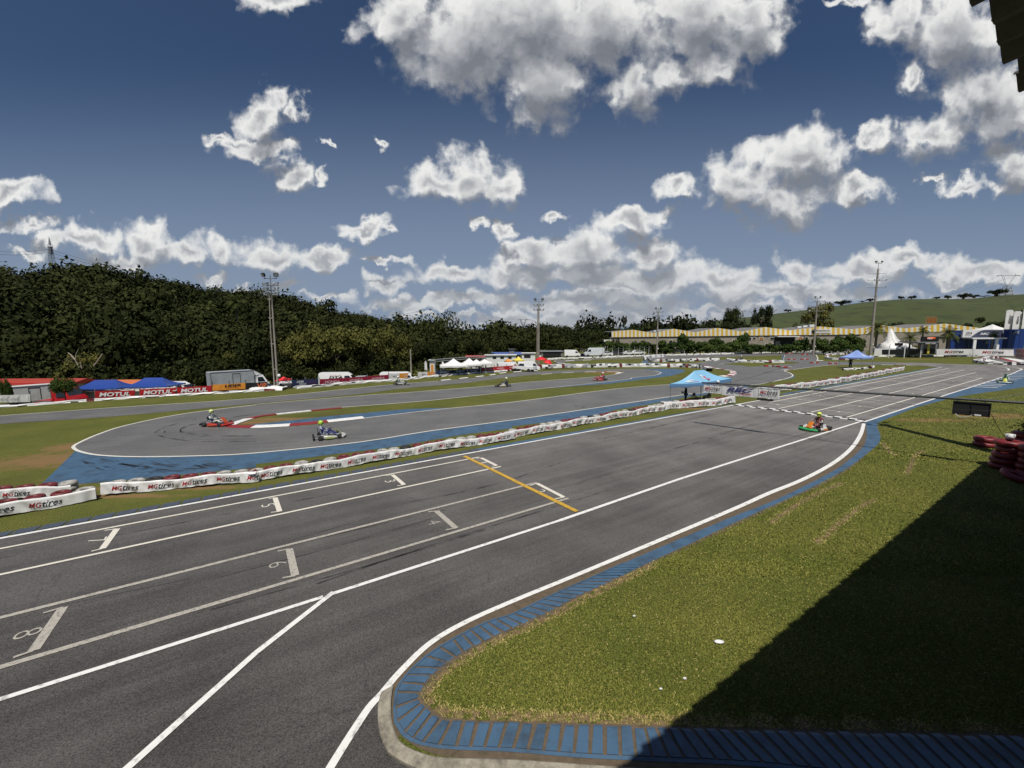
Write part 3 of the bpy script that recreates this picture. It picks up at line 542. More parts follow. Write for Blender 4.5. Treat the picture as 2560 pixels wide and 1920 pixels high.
struct(mb.build('worn_grid_line', M_worn))
mb = MB(); seg(mb, px('d',1003,986), px('d',1246,1106), .2, Z5+.008); struct(mb.build('yellow_line', M_yel))
# chequered finish line
a, b = W(1836.9, 1012), W(2160, 1052); ax = (b-a); n = 20; ax /= n; nn = Vector((-ax.y, ax.x, 0)).normalized()*.42
mw, mk = MB(), MB()
for i in range(n):
    for j in range(2):
        p = a+ax*i-nn*1+nn*j; q = [Vector((v.x, v.y, Z5+.004)) for v in (p, p+ax, p+ax+nn, p+nn)]
        if (q[1]-q[0]).cross(q[2]-q[0]).z < 0: q.reverse()
        (mw if (i+j) % 2 else mk).add(q, [(0,1,2,3)])
struct(mw.build('finish_line', M_white)); struct(mk.build('finish_line', M_blackp))
# white slashes east of the far straight
mb = MB()
for i in range(11):
    t = i/10; a = W(*px('M6', 1500+t*620, 482-t*205)); v = (W(*px('M6', 1740, 494))-W(*px('M6', 1510, 484)))
    v = v.normalized()*2.0; mb.ribbon([a, a+v+TD*.2], .36, Z5)
struct(mb.build('hatched_kerb', M_white))
# thin edge lines of the infield
mb = MB()
def eline(pts, w=.14, n=3): mb.ribbon(cat(WP(pts), n), w, Z5)
eline(P('A', -600,800, 0,760, 1000,688, 2212,607)+P('B', 1100,497)+P('M1', 1350,640)); eline(P('A', 2212,665, 1600,740, 1100,840, 850,920, 700,985, 640,1020, 640,1042, 700,1072, 870,1102, 1200,1115, 1700,1107, 2212,1082)+P('B', 900,987, 1500,892, 2212,797)+P('C', 660,1047, 1500,920)+P('G', 900,452, 1500,348), .16)
eline(P('B', 740,687, 1500,628, 2212,550)+P('C', 600,835, 1000,790)+P('M3', 450,800, 745,768, 835,738, 838,724, 760,702)); eline(P('B', 850,790, 1600,702, 2212,642)+P('C', 900,872, 1370,834))
eline(P('B', 0,660, 1000,578)+P('M1', 750,845, 2212,728)+P('M2', 1100,788, 2212,698)+P('M3', 240,747, 325,722)); eline(P('M2', 1500,470, 1430,440, 1440,427, 1560,418)); eline(P('M3', 1640,612, 1720,600)); eline(P('M4', 150,1105, 450,1045, 600,1000, 625,970, 575,935, 500,905, 640,885, 900,850, 1170,822, 1500,812), .16)
eline(P('M4', 985,660, 1012,715, 995,750), .2); eline(P('M4', 500,660, 472,742), .2); eline(P('G', 1500,348, 1700,330, 1950,272)); eline(P('M3', 1200,605, 1480,582))
struct(mb.build('track_edge_line', mat('infield_line_paint', (.62, .60, .54), .7, .1)))
# kerbs: alternating red and white blocks, raised wedge
def kerb(pts, w, seg_len, side=1, h=.05, first=0, only=None, name='kerb'):
    p = cat(WP(pts), 4); d = polylen(p); n = max(1, round(d[-1]/seg_len)); ms = [MB(), MB()]
    for i in range(n):
        if only is not None and (i % 2) != only: continue
        sub = 3; rows = []
        for j in range(sub+1):
            t = d[-1]*(i+j/sub)/n; a = sample(p, d, t); b = sample(p, d, t+.05); c = sample(p, d, t-.05); tt = (b-c).normalized(); nn = Vector((-tt.y, tt.x, 0))*side
            rows.append([a+Vector((0,0,.012)), a+nn*w*.5+Vector((0,0,h*.7+.012)), a+nn*w+Vector((0,0,h+.012)), a+nn*w+Vector((0,0,.0))])
        ms[(i+first) % 2].loft(rows, True, False, closed=False)
    for k, mm in enumerate((M_white, M_redp)):
        if ms[k].v:
            o = ms[k].build(name, mm); struct(o); bm = bmesh.new(); bm.from_mesh(o.data); bmesh.ops.recalc_face_normals(bm, faces=bm.faces)
            if sum(f.normal.z for f in bm.faces) < 0: bmesh.ops.reverse_faces(bm, faces=bm.faces)
            bm.to_mesh(o.data); bm.free()
kerb(P('B', 940,782, 700,808, 350,845, 0,865)+P('F', 900,1452, 560,1455, 430,1440, 400,1425, 480,1385, 640,1330, 960,1245, 1480,1185, 2212,1112)+P('B', 740,685), .75, 2.6, -1)
kerb(P('M1', 1420,632, 2212,548)+P('M2', 600,635, 1140,600), .35, 1.6, 1, only=0); kerb(P('M2', 1180,662, 1500,640, 1840,625, 2212,612)+P('M3', 220,712, 320,720, 240,742), .4, 2.2, -1, only=0)
kerb(P('M3', 1720,785, 1850,765, 1888,735, 1850,700, 1700,680, 1540,650), .9, 1.5, 1); kerb(P('M3', 1090,548, 1250,530, 1640,512), .5, 2.0, -1, only=0); kerb(P('M2', 1480,470, 1640,484, 1900,492, 2212,500), .3, 2.4, 1, only=0); kerb(P('M2', 1620,432, 1800,425, 2212,410), .3, 2.5, 1, only=0)
kerb(P('M5', 0,933, 480,941, 850,964, 960,972), .5, 2.2, -1)
kerb(P('M4', 440,890, 500,885, 560,882), .8, 1.2, -1); kerb(P('M4', 1000,748, 1100,750), .8, 1.6, 1)
# rubber skid marks
mb = MB(); rnd = random.Random(11)
def skid(pts, w=.12, n=4): mb.ribbon(cat(WP(pts), n), w, Z4)
skid(P('A', 2212,980, 1700,980, 1450,950, 1350,915, 1380,880, 1500,835, 1700,790), .16); skid(P('A', 2212,960, 1750,965, 1500,940, 1420,910, 1440,880), .1); skid(P('C', 600,1045, 660,1000), .08); skid(P('C', 540,1010, 580,1045), .08)
for k in range(8): 
    o = rnd.uniform(-25, 25); skid(P('A', 2212,935+o, 1850,930+o*.9, 1600,905+o*.6, 1560,880+o*.4, 1650,840+o*.3, 1900,790+o*.3, 2212,745+o*.3), .05)
for k in range(7):
    o = rnd.uniform(-6, 7); skid(P('G', 1150,330+o, 1500,250+o, 1900,130+o, 2150,60+o), .05)
for k in range(10):
    o = rnd.uniform(-14, 18); skid(P('M6', 1000,180+o*.6, 1400,205+o, 1800,235+o*1.6, 2050,262+o*2), .10)
for k in range(26):
    o = rnd.uniform(-1, 1); a = rnd.uniform(.0, .8); q = WP([px('A', 700+1500*a, 1130+60*rnd.random()), px('A', 900+1500*a, 1175+60*rnd.random()), px('A', 1150+1500*a, 1200+60*rnd.random())]); mb.ribbon([Vector((p_.x, p_.y, 0)) for p_ in cat(q, 4)], rnd.uniform(.04, .12), Z1+.004)
for k in range(16):
    t = rnd.uniform(-10, 46); w0 = rnd.uniform(-9.5, -1.0); a = L1a+dirL*t+ND*w0; q = [a, a+dirL*rnd.uniform(2,5)+ND*rnd.uniform(-.3,.3), a+dirL*rnd.uniform(6,12)+ND*rnd.uniform(-.8,.8)]; mb.ribbon([Vector((p_.x, p_.y, 0)) for p_ in cat(q, 5)], rnd.uniform(.03, .09), Z4)
skid(P('M5', 2212,990, 1870,1050, 1560,1110), .1); skid(P('M5', 1500,1100, 1900,1050, 2100,1000), .07)
struct(mb.build('rubber_mark', M_rub))
# ------------------------------------------------------------------ hills
def hill(name, xs, front, back, ridge, treeh, m, nY=34, wob=1.2):
    rng = np.random.RandomState(5); V_, F_ = [], []; ph = rng.rand(8)*6
    cols = []
    def height(x, Y):
        Yf, Yr = interp(x, front), interp(x, back); zr = H+(HZ(x)-interp(x, ridge))/FPX*Yr-treeh
        t = (Y-Yf)/(Yr-Yf); s_ = 0 if t <= 0 else (t*t*(3-2*t) if t < 1 else max(0, 1-((t-1)*.9)**2))
        X = (x-1280)/FPX*Y
        w_ = wob*(math.sin(X*.05+ph[0])+math.sin(Y*.06+X*.02+ph[1])+.5*math.sin(X*.13+ph[2])*math.sin(Y*.11+ph[3]))
        return (GZ(x, Y)*max(0, 1-max(0,t)*2)) + zr*s_ + (w_*min(1, max(0, t)*3)*max(0, 1-max(0,t-.9)*3) if s_ > 0 else 0) - .05
    nx = len(xs)
    for x in xs:
        Yf, Yr = interp(x, front), interp(x, back)
        for j in range(nY+1):
            Y = Yf-2+(Yr*2.0-Yf+2)*(j/nY)**1.1; d = ray(x, 900); V_.append(((x-1280)/FPX*Y, Y, height(x, Y)))
    for i in range(nx-1):
        for j in range(nY): F_.append((i*(nY+1)+j, (i+1)*(nY+1)+j, (i+1)*(nY+1)+j+1, i*(nY+1)+j+1))
    b_ = MB(); b_.add(V_, F_, True); struct(b_.build(name, m)); return height
M_floor = mat('forest_floor', (.020, .026, .010), .95, .3, .3)
frontA = [(-2500,50),(-500,52),(0,57),(640,70),(900,86),(1220,122),(1350,170)]
backA = [(-2500,230),(-500,200),(0,185),(640,230),(1000,300),(1300,420)]
ridgeA = [(-2500,560),(-600,640),(-200,690),(0,682),(115,694),(220,668),(300,694),(360,694),(463,720),(555,732),(650,748),(810,770),(925,794),(1040,817),(1157,835),(1250,845),(1350,850),(1500,842)]
hA = hill('wooded_hill', list(range(-2400, 1420, 60)), frontA, backA, ridgeA, 9.5, M_floor)
frontB = [(1200,230),(1700,200),(2000,200)]; backB = [(1200,480),(1500,430),(1800,330),(2000,300)]
ridgeB = [(1150,834),(1280,833),(1400,829),(1465,829),(1529,828),(1592,830),(1685,819),(1743,812),(1801,803),(1850,794),(1950,790),(2060,800)]
hB = hill('far_wooded_hill', list(range(1150, 2080, 40)), frontB, backB, ridgeB, 9.5, M_floor)
M_hillg = mat('hill_pasture', (.044, .058, .013), .95, .22, .018, bump=.3, bscale=1.5, dirt=(.028, .038, .009), dscale=.09, dlo=.48, dhi=.62)
frontC = [(1700,185),(2100,180),(2300,175),(4200,150)]; backC = [(1700,300),(1950,330),(2400,330),(4200,300)]
ridgeC = [(1700,822),(1800,803),(1880,792),(1949,782),(2093,766),(2166,756),(2247,749),(2354,748.5),(2412,750),(2470,744),(2560,740),(2800,720),(3400,690),(4200,700)]
hC = hill('green_hill', list(range(1700, 4300, 45)), frontC, backC, ridgeC, 0, M_hillg, wob=.5)
# ------------------------------------------------------------------ foliage
def foliage(name, c0, c1, attr=True):
    m, nt, b = newmat(name)
    if attr: a = N(nt, 'ShaderNodeAttribute', attribute_name='tone'); f = a.outputs['Fac']
    oi = N(nt, 'ShaderNodeObjectInfo'); add = N(nt, 'ShaderNodeMath', operation='ADD'); L(nt, f, add.inputs[0]); mu = N(nt, 'ShaderNodeMath', operation='MULTIPLY_ADD'); L(nt, oi.outputs['Random'], mu.inputs[0]); mu.inputs[1].default_value = .5; mu.inputs[2].default_value = -.25; L(nt, mu.outputs[0], add.inputs[1]); add.use_clamp = True
    mx = N(nt, 'ShaderNodeMix', data_type='RGBA'); L(nt, add.outputs[0], mx.inputs[0]); mx.inputs[6].default_value = c0+(1,); mx.inputs[7].default_value = c1+(1,); L(nt, mx.outputs[2], b.inputs['Base Color'])
    b.inputs['Roughness'].default_value = .75; b.inputs['Specular IOR Level'].default_value = .06
    return m
M_leaf = foliage('leaves', (.009, .014, .0045), (.042, .048, .014))
M_leafo = foliage('olive_leaves', (.062, .068, .018), (.150, .140, .038))
M_leafd = foliage('dark_leaves', (.012, .018, .007), (.036, .046, .015))
M_leafb = foliage('hedge_leaves', (.022, .042, .010), (.070, .100, .024))
M_bark = mat('bark', (.09, .07, .05), .9, .3, 4); M_barkp = mat('pale_bark', (.33, .29, .22), .9, .2, 4)
M_palm = foliage('palm_fronds', (.035, .050, .014), (.105, .115, .035))
def crown_pts(rng, n, lobes, size, flat=1.0):
    # leaf-clump quads over several overlapping lobes; returns verts (n,4,3), tone (n)
    L_ = np.array(lobes); w = L_[:,3]**2; idx = rng.choice(len(L_), n, p=w/w.sum())
    v = rng.normal(size=(n,3)); v /= np.linalg.norm(v, axis=1)[:,None]; v[:,2] = np.where(v[:,2] < -.35, -v[:,2]*.5, v[:,2])
    rr = L_[idx,3]*(1-rng.rand(n)**2*.35)*np.clip(1+.08*rng.normal(size=n), .7, 1.12)
    c = L_[idx,:3]+v*rr[:,None]*np.array([1,1,flat])
    nrm = v+rng.normal(size=(n,3))*.38; nrm /= np.linalg.norm(nrm, axis=1)[:,None]
    a = np.cross(nrm, rng.normal(size=(n,3))); a /= np.linalg.norm(a, axis=1)[:,None]; b = np.cross(nrm, a)
    s_ = size*(.6+.8*rng.rand(n))[:,None]; e = (.5+.5*rng.rand(n))[:,None]
    q = np.stack([c-a*s_, c-b*s_*e*.8+a*s_*.1, c+a*s_, c+b*s_*e], 1)
    tone = np.clip(.42+rng.normal(size=n)*.17+rng.normal(size=len(L_))[idx]*.12, 0, 1)
    return q, tone
def quads_mesh(name, Q, T, mats):
    n = len(Q); me = bpy.data.meshes.new(name); me.vertices.add(n*4); me.vertices.foreach_set('co', Q.reshape(-1).astype(np.float32))
    me.loops.add(n*4); me.loops.foreach_set('vertex_index', np.arange(n*4, dtype=np.int32)); me.polygons.add(n); me.polygons.foreach_set('loop_start', np.arange(0, n*4, 4, dtype=np.int32))
    at_ = me.attributes.new('tone', 'FLOAT', 'FACE'); at_.data.foreach_set('value', T.astype(np.float32))
    for m_ in mats: me.materials.append(m_)
    me.update(); me.validate(); return me
def lobes_broad(rng, r=1.0, h=1.0, n=9):   # unit crown: radius about 1, centre at z=.62, total height about 1
    L_ = [(0,0,.62,.42)]
    for i in range(n):
        a = rng.rand()*6.283; q = .30+.32*rng.rand(); L_.append((math.cos(a)*q, math.sin(a)*q, .42+.40*rng.rand(), .20+.16*rng.rand()))
    return L_
def make_forest(name, label, count, pxr, front, back, hfun, size, nf, leaf, mats, seed, cat='forest', pw=1.0, near=0):
    rng = np.random.RandomState(seed); tm = []; tf = []
    for k in range(6):
        lb = lobes_broad(rng, n=9); tm.append(crown_pts(rng, nf, lb, leaf)); tf.append(crown_pts(rng, int(nf*2.2), lb, leaf*.62))
    Q, T = [], []
    for i in range(count):
        x = pxr[0]+(pxr[1]-pxr[0])*rng.rand(); Yf, Yr = interp(x, front), interp(x, back); Y = Yf+4+(Yr*1.04-Yf-4)*rng.rand()**pw
        X = (x-1280)/FPX*Y; z = hfun(x, Y); s_ = size*(.5+.9*rng.rand()**1.5+(.55 if rng.rand() < .12 else 0)); q, t = (tf if Y < near else tm)[rng.randint(6)]; a = rng.rand()*6.283; c, s2 = math.cos(a), math.sin(a)
        Rm = np.array([[c,-s2,0],[s2,c,0],[0,0,1]]); hz_ = s_*(1.05+.35*rng.rand())
        p = (q.reshape(-1,3)*np.array([s_, s_, hz_])) @ Rm.T; p += np.array([X, Y, z-.25*hz_])
        Q.append(p.reshape(-1,4,3)); T.append(np.clip(t+rng.normal()*.34, 0, 1))
    o = link(name, quads_mesh(name, np.concatenate(Q), np.concatenate(T), mats)); tag(o, label, cat, kind='stuff'); return o
make_forest('forest', 'dark green wood covering the whole hillside on the left', 1250, (-420, 1330), frontA, backA, hA, 7.2, 900, .046, [M_leaf], 3, pw=.95, near=125)
make_forest('forest', 'dark distant wood along the low ridge beyond the striped warehouse', 620, (1180, 1850), frontB, backB, hB, 8.0, 380, .058, [M_leafd], 4)
# low valley trees between the hills
make_forest('forest', 'low bushy wood on the flat ground behind the far paddock', 210, (1130, 1560), [(1100,118),(1300,135),(1560,150)], [(1100,215),(1560,225)], lambda x, Y: GZ(x, Y), 5.5, 700, .055, [M_leaf], 6)
make_forest('scrub', 'low green scrub filling the strip between the paddock and the wooded hill', 260, (-420, 1250), [(x, wall_Y(x)+13) for x in (-500,0,300,640,900,1220)], [(x, interp(x, frontA)+3) for x in (-500,0,300,640,900,1220)], lambda x, Y: GZ(x, Y), 2.6, 420, .07, [M_leaf], 9, cat='scrub')
# individual trees
def tree_mesh(seed, nf, leaf, lobes=None, flat=1.0):
    rng = np.random.RandomState(seed); q, t = crown_pts(rng, nf, lobes or lobes_broad(rng, n=11), leaf, flat); return q, t
def limbs(rng, top=.55, r=.035, n=5, spread=.35, lean=0):
    b_ = MB(); b_.tube([(0,0,-.02),(lean*.3,0,top*.4),(lean*.6,.01,top*.8)], [r, r*.8, r*.55], 7)
    for i in range(n):
        a = i*2.4+rng.rand(); z0 = top*(.45+.3*rng.rand()); e = spread*(.6+.6*rng.rand())
        b_.tube([(lean*.4,0,z0), (math.cos(a)*e*.5+lean*.5, math.sin(a)*e*.5, z0+.14), (math.cos(a)*e+lean*.5, math.sin(a)*e, z0+.30)], [r*.5, r*.35, r*.15], 5)
    return b_
TM = {}
def proto(kind):
    if kind in TM: return TM[kind]
    rng = np.random.RandomState(abs(hash(kind)) % 1000 if False else sum(map(ord, kind)))
    if kind.startswith('broad'): q, t = tree_mesh(sum(map(ord, kind)), 4200, .040); cm = quads_mesh('crown', q, t, [M_leaf]); tm = limbs(rng).mesh('trunk', [M_bark])
    elif kind.startswith('olive'): q, t = tree_mesh(40, 5000, .032); cm = quads_mesh('crown', q, t, [M_leafo]); tm = limbs(rng).mesh('trunk', [M_bark])
    elif kind.startswith('hedge'):
        lb = [(0,0,.35,.36),(0,0,.70,.26)]+[(rng.uniform(-.25,.25), rng.uniform(-.25,.25), rng.uniform(.12,.85), rng.uniform(.15,.27)) for _ in range(9)]
        q, t = tree_mesh(sum(map(ord, kind)), 1500, .06, lb); cm = quads_mesh('crown', q, t, [M_leafb]); tm = limbs(rng, .6, .03).mesh('trunk', [M_bark])
    elif kind == 'acacia':
        lb = [(rng.uniform(-.75,.75), rng.uniform(-.75,.75), .50+rng.uniform(-.20,.20), rng.uniform(.22,.36)) for _ in range(13)]
        q, t = tree_mesh(8, 1100, .07, lb, .85); cm = quads_mesh('crown', q, t, [M_leafd]); tm = limbs(rng, .5, .22, 5, .45).mesh('trunk', [M_bark])
    elif kind == 'sparse':
        lb = [(rng.uniform(-.7,.7), rng.uniform(-.6,.6), rng.uniform(.35,.95), rng.uniform(.09,.17)) for _ in range(26)]
        q, t = tree_mesh(9, 3000, .032, lb); cm = quads_mesh('crown', q, t, [M_leafd]); tm = limbs(rng, .8, .03, 9, .6).mesh('trunk', [M_bark])
    elif kind == 'bush':
        lb = [(rng.uniform(-.6,.6), rng.uniform(-.5,.5), rng.uniform(.15,.55), rng.uniform(.22,.38)) for _ in range(9)]
        q, t = tree_mesh(10, 1500, .06, lb); cm = quads_mesh('crown', q, t, [M_leafd]); tm = limbs(rng, .3, .04, 4, .3).mesh('trunk', [M_bark])
    TM[kind] = (cm, tm); return TM[kind]
def plant(kind, name, loc, height, radius, label, cat='tree', group=None, crown_mat=None):
    cm, tm = proto(kind); e = empty(name, loc, random.random()*6.28, label, cat, group); e.scale = (radius, radius, height)
    c = link('crown', cm, e); t = link('trunk', tm, e)
    if crown_mat:
        c.material_slots[0].link = 'OBJECT'; c.material_slots[0].material = crown_mat
    return e
def tree_px(kind, name, x, y_top, Y, wpx, label, zb=0.0, **k):     # top at photo pixel (x, y_top) at depth Y
    top = at(x, y_top, Y); zb = GZ(x, Y) if zb == 0 else zb; return plant(kind, name, (top.x, top.y, zb), top.z-zb, wpx/FPX*Y/2, label, **k)
near_objs = ['the left end of the white truck row','the red roofed shed','the white banner truck','the dark bush by the red truck','the first blue canopy','the first red banner','the gap between blue canopies','the second blue canopy','the third red banner','the grey box truck','the yellow banner','the cab of the box truck','the tall twin light pole','the small red canopy','the dark blue banner','the first crimson banner','the white van with lettering','the silver car','the third crimson banner','the van by the utility pole','the utility pole','the white feather flag','the truss gantry','the white tent row']
rr = random.Random(21)
FR = [(-40,905,66,150),(70,925,64,120),(150,905,70,150),(235,930,62,110),(320,900,68,150),(395,925,66,120),(455,900,72,130),(520,915,68,120),(580,905,72,110),(640,890,76,130),(700,892,78,120),(745,905,80,90),(800,905,84,90),(850,902,86,80),(905,905,88,80),(955,900,92,80),(1000,868,96,110),(1045,872,100,100),(1085,868,104,100),(1130,862,112,110),(1175,868,118,90)]
for i, (x, yt, Y, w) in enumerate(FR):
    yt = yt-16
    tree_px('broad%d' % (i % 4), 'broadleaf_tree', x, yt, Y, w, 'green broadleaf tree below the wooded hill, behind %s' % near_objs[i], group='trees along the foot of the wooded hill')
for i, (x, yt, Y, w, lab) in enumerate([(745,838,78,130,'yellowish rounded tree right of the tall twin light pole'),(830,818,80,170,'tall yellowish rounded tree above the white van with lettering'),(925,822,84,160,'yellowish rounded tree above the white van by the utility pole'),(560,882,72,110,'brownish olive bush behind the grey box truck'),(990,842,92,110,'smaller olive tree right of the two tall yellowish trees')]):
    tree_px('olive', 'olive_tree', x, yt, Y, w, lab)
tree_px('sparse', 'bare_tree', 205, 880, 60, 150, 'thin leaved tree with pale crooked bare limbs on the left slope', crown_mat=M_leafo)
b_ = MB(); P0 = at(205, 930, 58.5)
for pts in [((205,932),(196,915),(188,900),(190,885),(197,872)),((188,900),(178,888),(170,882)),((235,915),(246,900),(256,885)),((205,932),(203,915),(200,905))]:
    b_.tube([at(a, c, 58.5-.02*k) for k, (a, c) in enumerate(pts)], [.10-.02*k for k in range(len(pts))], 6)
o = b_.build('dead_branch', M_barkp); tag(o, 'pale crooked dead branches standing out of the left slope foliage', 'branch')
# dark bush by the red truck
tree_px('broad1', 'dark_bush', 157, 945, 41, 72, 'dark leafy bush standing in front of the red truck at left', crown_mat=M_leafb)
tree_px('broad2', 'small_bush', 12, 950, 41, 30, 'small leafy bush left of the white banner truck', crown_mat=M_leafb)
# hedge in front of the warehouse
hx = [1478,1500,1524,1548,1570,1592,1612,1632,1655,1676,1704,1728,1752,1770,1788,1806,1824,1842,1862,1880,1905,1930,1950,1972,1992,2012,2040,2062,2085,2105,2125,2145]
hy = [866,868,858,856,862,860,858,862,854,860,842,852,858,860,850,856,858,852,840,862,866,864,868,862,854,852,850,848,850,846,842,845]
refs = ['left of the warehouse corner','at the warehouse corner','under the first warehouse gable, left half','under the first warehouse gable peak','just right of the first gable peak','right half of the first gable','left of the light pole before the second gable','behind the light pole of the striped warehouse','right of that light pole','left of the tallest hedge tree','tallest and bushiest of the hedge, under the second gable','second right of the tallest hedge tree','left of the small red umbrella','behind the small red umbrella','right of the small red umbrella','under the third gable, left part','under the third gable peak','right of the third gable peak','the pointed one between third and fourth gables','first right of the pointed one','before the fourth gable, left of the small windows','before the lower windows','left edge of the open loading bay','under the loading bay canopy','right in front of the loading bay','right edge of the loading bay','under the lettered sign panel','right of the lettered sign panel','under the fifth gable end','behind the white fence brace','left of the big palm','touching the big palm']
for i, (x, y) in enumerate(zip(hx, hy)):
    tree_px('hedge%d' % (i % 4), 'hedge_tree', x, y-4, 127 if x < 2050 else 122, 74, 'leafy hedge tree, %s' % refs[i], group='hedge trees in front of the striped warehouse')
# trees on the green hill
RT = [(1971,772,330,16,'tiny round tree at the left end of the green hill ridge'),(2105,750,330,36,'wide flat dark tree on the ridge left of the tallest light pole'),(2156,752,325,14,'small tree on the ridge just left of the tallest light pole'),(2176,746,325,24,'flat tree right beside the tallest light pole'),(2254,739,330,17,'small slanted tree on the bare middle of the ridge'),(2279,738,330,17,'small double crowned tree on the bare middle of the ridge'),
      (2341,741,325,18,'lone leaning tree on the ridge, first of the right half'),(2371,737,325,18,'small flat tree on the ridge, second of the right half'),(2410,732,325,28,'umbrella shaped tree on the ridge touching its right neighbour'),(2436,736,325,28,'low flat tree joined to the umbrella shaped tree'),(2461,739,322,20,'small tree on the ridge left of the biggest umbrella tree'),(2493,722,318,40,'biggest umbrella shaped tree on the ridge beside the pylon')]
for x, y, Y, w, lab in RT:
    zb = hC(x, Y)-.3; e = tree_px('acacia', 'acacia_tree', x, y, Y, w, lab, zb=zb)
for x, yt, yb, Y, w, lab in [(2495,752,768,300,38,'sparse tree just below the ridge under the pylon'),(2464,764,786,270,18,'dark upright tree halfway down the hill at right'),(2451,788,806,235,22,'small palm like bush low on the right slope'),(2242,796,814,220,44,'dark round thicket low on the green slope behind the stretch tent'),(2362,799,815,220,52,'low dark thicket right of the orange scaffold'),(2420,800,820,215,40,'dark thicket left of the feather flags'),(2502,792,820,210,90,'wide dark thicket behind the feather flags'),(2548,765,800,230,50,'dark tree mass at the right edge of the hill')]:
    top = at(x, yt, Y); bot = at(x, yb, Y); zb = bot.z
    tree_px('bush', 'thicket', x, yt, Y, w, lab, zb=max(0, min(zb, hC(x, Y)+.5))-.3, cat='bush')
tree_px('sparse', 'tall_tree', 1906, 762, 190, 92, 'large airy dark tree above the warehouse at the left foot of the green hill', cat='tree')
tree_px('sparse', 'tall_tree', 2040, 755, 185, 116, 'widest airy grey green tree behind the lettered warehouse gable', cat='tree', crown_mat=M_leafo)
tree_px('sparse', 'lone_tree', 1558, 789, 330, 30, 'lone dark branching tree on the skyline above the warehouse left end', zb=6); tree_px('acacia', 'lone_tree', 1583, 804, 330, 30, 'lower spreading tree beside the lone skyline tree', zb=6)
tree_px('broad3', 'hill_tree', 1830, 775, 260, 48, 'dark round tree topping the wooded ridge left of the green hill', zb=6, crown_mat=M_leafd)
tree_px('acacia', 'hill_tree', 215, 664, 190, 100, 'tall spreading tree topping the wooded hill next to the mast', zb=30)
tree_px('acacia', 'hill_tree', 318, 688, 186, 60, 'flat spreading tree on the wooded ridge left of the ridge palm', zb=27)
tree_px('acacia', 'hill_tree', 556, 725, 215, 34, 'small dome shaped tree on the ridge left of the first light pole', zb=24)
# palms
def palm_mesh(seed, nfr, ln, droop, wid):
    rng = np.random.RandomState(seed); Q, T = [], []
    for k in range(nfr):
        a = k*2.399+rng.rand()*.4; el = 1.35-1.75*(k/nfr)+rng.normal()*.1; l_ = ln*(.8+.3*rng.rand()); p = np.array([0.,0.,0.]); d = np.array([math.cos(a)*math.cos(el), math.sin(a)*math.cos(el), math.sin(el)]); side = np.array([-math.sin(a), math.cos(a), 0]); n = 16; tone = .25+.5*rng.rand()
        for i in range(n):
            st = d*l_/n; w_ = wid*math.sin(math.pi*(.12+.85*i/n)); 
            for s_ in (-1, 1):
                tip = p+side*s_*w_+d*w_*.5+np.array([0,0,-w_*.35]); Q.append([p, p+st*.55, tip+st*.4, tip]); T.append(tone+rng.normal()*.08)
            Q.append([p-side*.012*l_, p+side*.012*l_, p+st+side*.010*l_, p+st-side*.010*l_]); T.append(.8)
            p = p+st; d = d+np.array([0,0,-droop/n]); d /= np.linalg.norm(d)
    return quads_mesh('crown', np.array(Q), np.clip(np.array(T), 0, 1), [M_palm])
PM = [palm_mesh(1, 26, 1, 1.5, .22), palm_mesh(5, 30, 1, 1.9, .20)]
def palm(x, y_c, Y, wpx, zb, label, v=0, tr=.16):
    c = at(x, y_c, Y); e = empty('palm_tree', (c.x, c.y, zb), random.random()*6, label, 'palm'); cr = link('crown', PM[v], e); s_ = wpx/FPX*Y/2*1.05; cr.location = (0, 0, c.z-zb); cr.scale = (s_,)*3
    b_ = MB(); hh = c.z-zb; b_.tube([(0,0,-.1),(.05,0,hh*.3),(.02,.03,hh*.7),(0,0,hh+.05)], [tr*1.3, tr, tr*.9, tr*1.1], 8); b_.build('trunk', mat('palm_bark', (.11,.09,.065), .9, .3, 6) if 'palm_bark' not in bpy.data.materials else bpy.data.materials['palm_bark'], e); return e
palm(2193, 822, 112, 60, 0, 'tallest date palm, in front of the fourth light pole', 1, .3); palm(2276, 845, 108, 46, 0, 'second palm, between the stretch tent and the food kiosk', 0, .2); palm(2372, 835, 104, 56, 0, 'thick palm right of the food kiosk before the blue building', 1, .3); palm(2308, 826, 118, 34, 0, 'palm behind the roof of the food kiosk', 0, .2); palm(2484, 838, 106, 32, 0, 'slim palm in front of the blue building sign', 0, .1)
palm(520, 775, 105, 60, 8, 'large drooping palm on the wooded slope left of the first light pole', 1); palm(590, 758, 118, 55, 10, 'tall palm on the wooded slope nearest the first light pole', 1); palm(741, 808, 105, 46, 5, 'small drooping palm right of the first light pole', 1); palm(361, 700, 183, 30, 28, 'palm poking above the wooded ridge', 0); palm(447, 715, 195, 22, 26, 'smaller palm on the ridge right of the first ridge palm', 0); palm(612, 737, 210, 18, 20, 'tiny palm on the ridge above the first light pole', 0)
# ------------------------------------------------------------------ masts, pylons, wires
M_galv = mat('galvanised_steel', (.22, .23, .24), .5, .1, 5, metal=.3); M_wire = mat('wire', (.03, .03, .03), .6, .05)
def lattice(b_, p0, p1, w0, w1, n, r):
    p0, p1 = Vector(p0), Vector(p1)
    c = [[p0.lerp(p1, i/n)+Vector((sx*(w0+(w1-w0)*i/n)/2, sy*(w0+(w1-w0)*i/n)/2, 0)) for sx, sy in ((-1,-1),(1,-1),(1,1),(-1,1))] for i in range(n+1)]
    for k in range(4):
        b_.tube([c[i][k] for i in range(n+1)], r, 4)
        for i in range(n): b_.tube([c[i][k], c[i+1][(k+1) % 4]], r*.7, 4); b_.tube([c[i][k], c[i][(k+1) % 4]], r*.6, 4)
b_ = MB(); base = at(136, 700, 190); top = at(123, 612, 190); base.z -= 3; lattice(b_, base, (base.x, base.y, top.z), 1.9, 1.0, 16, .07)
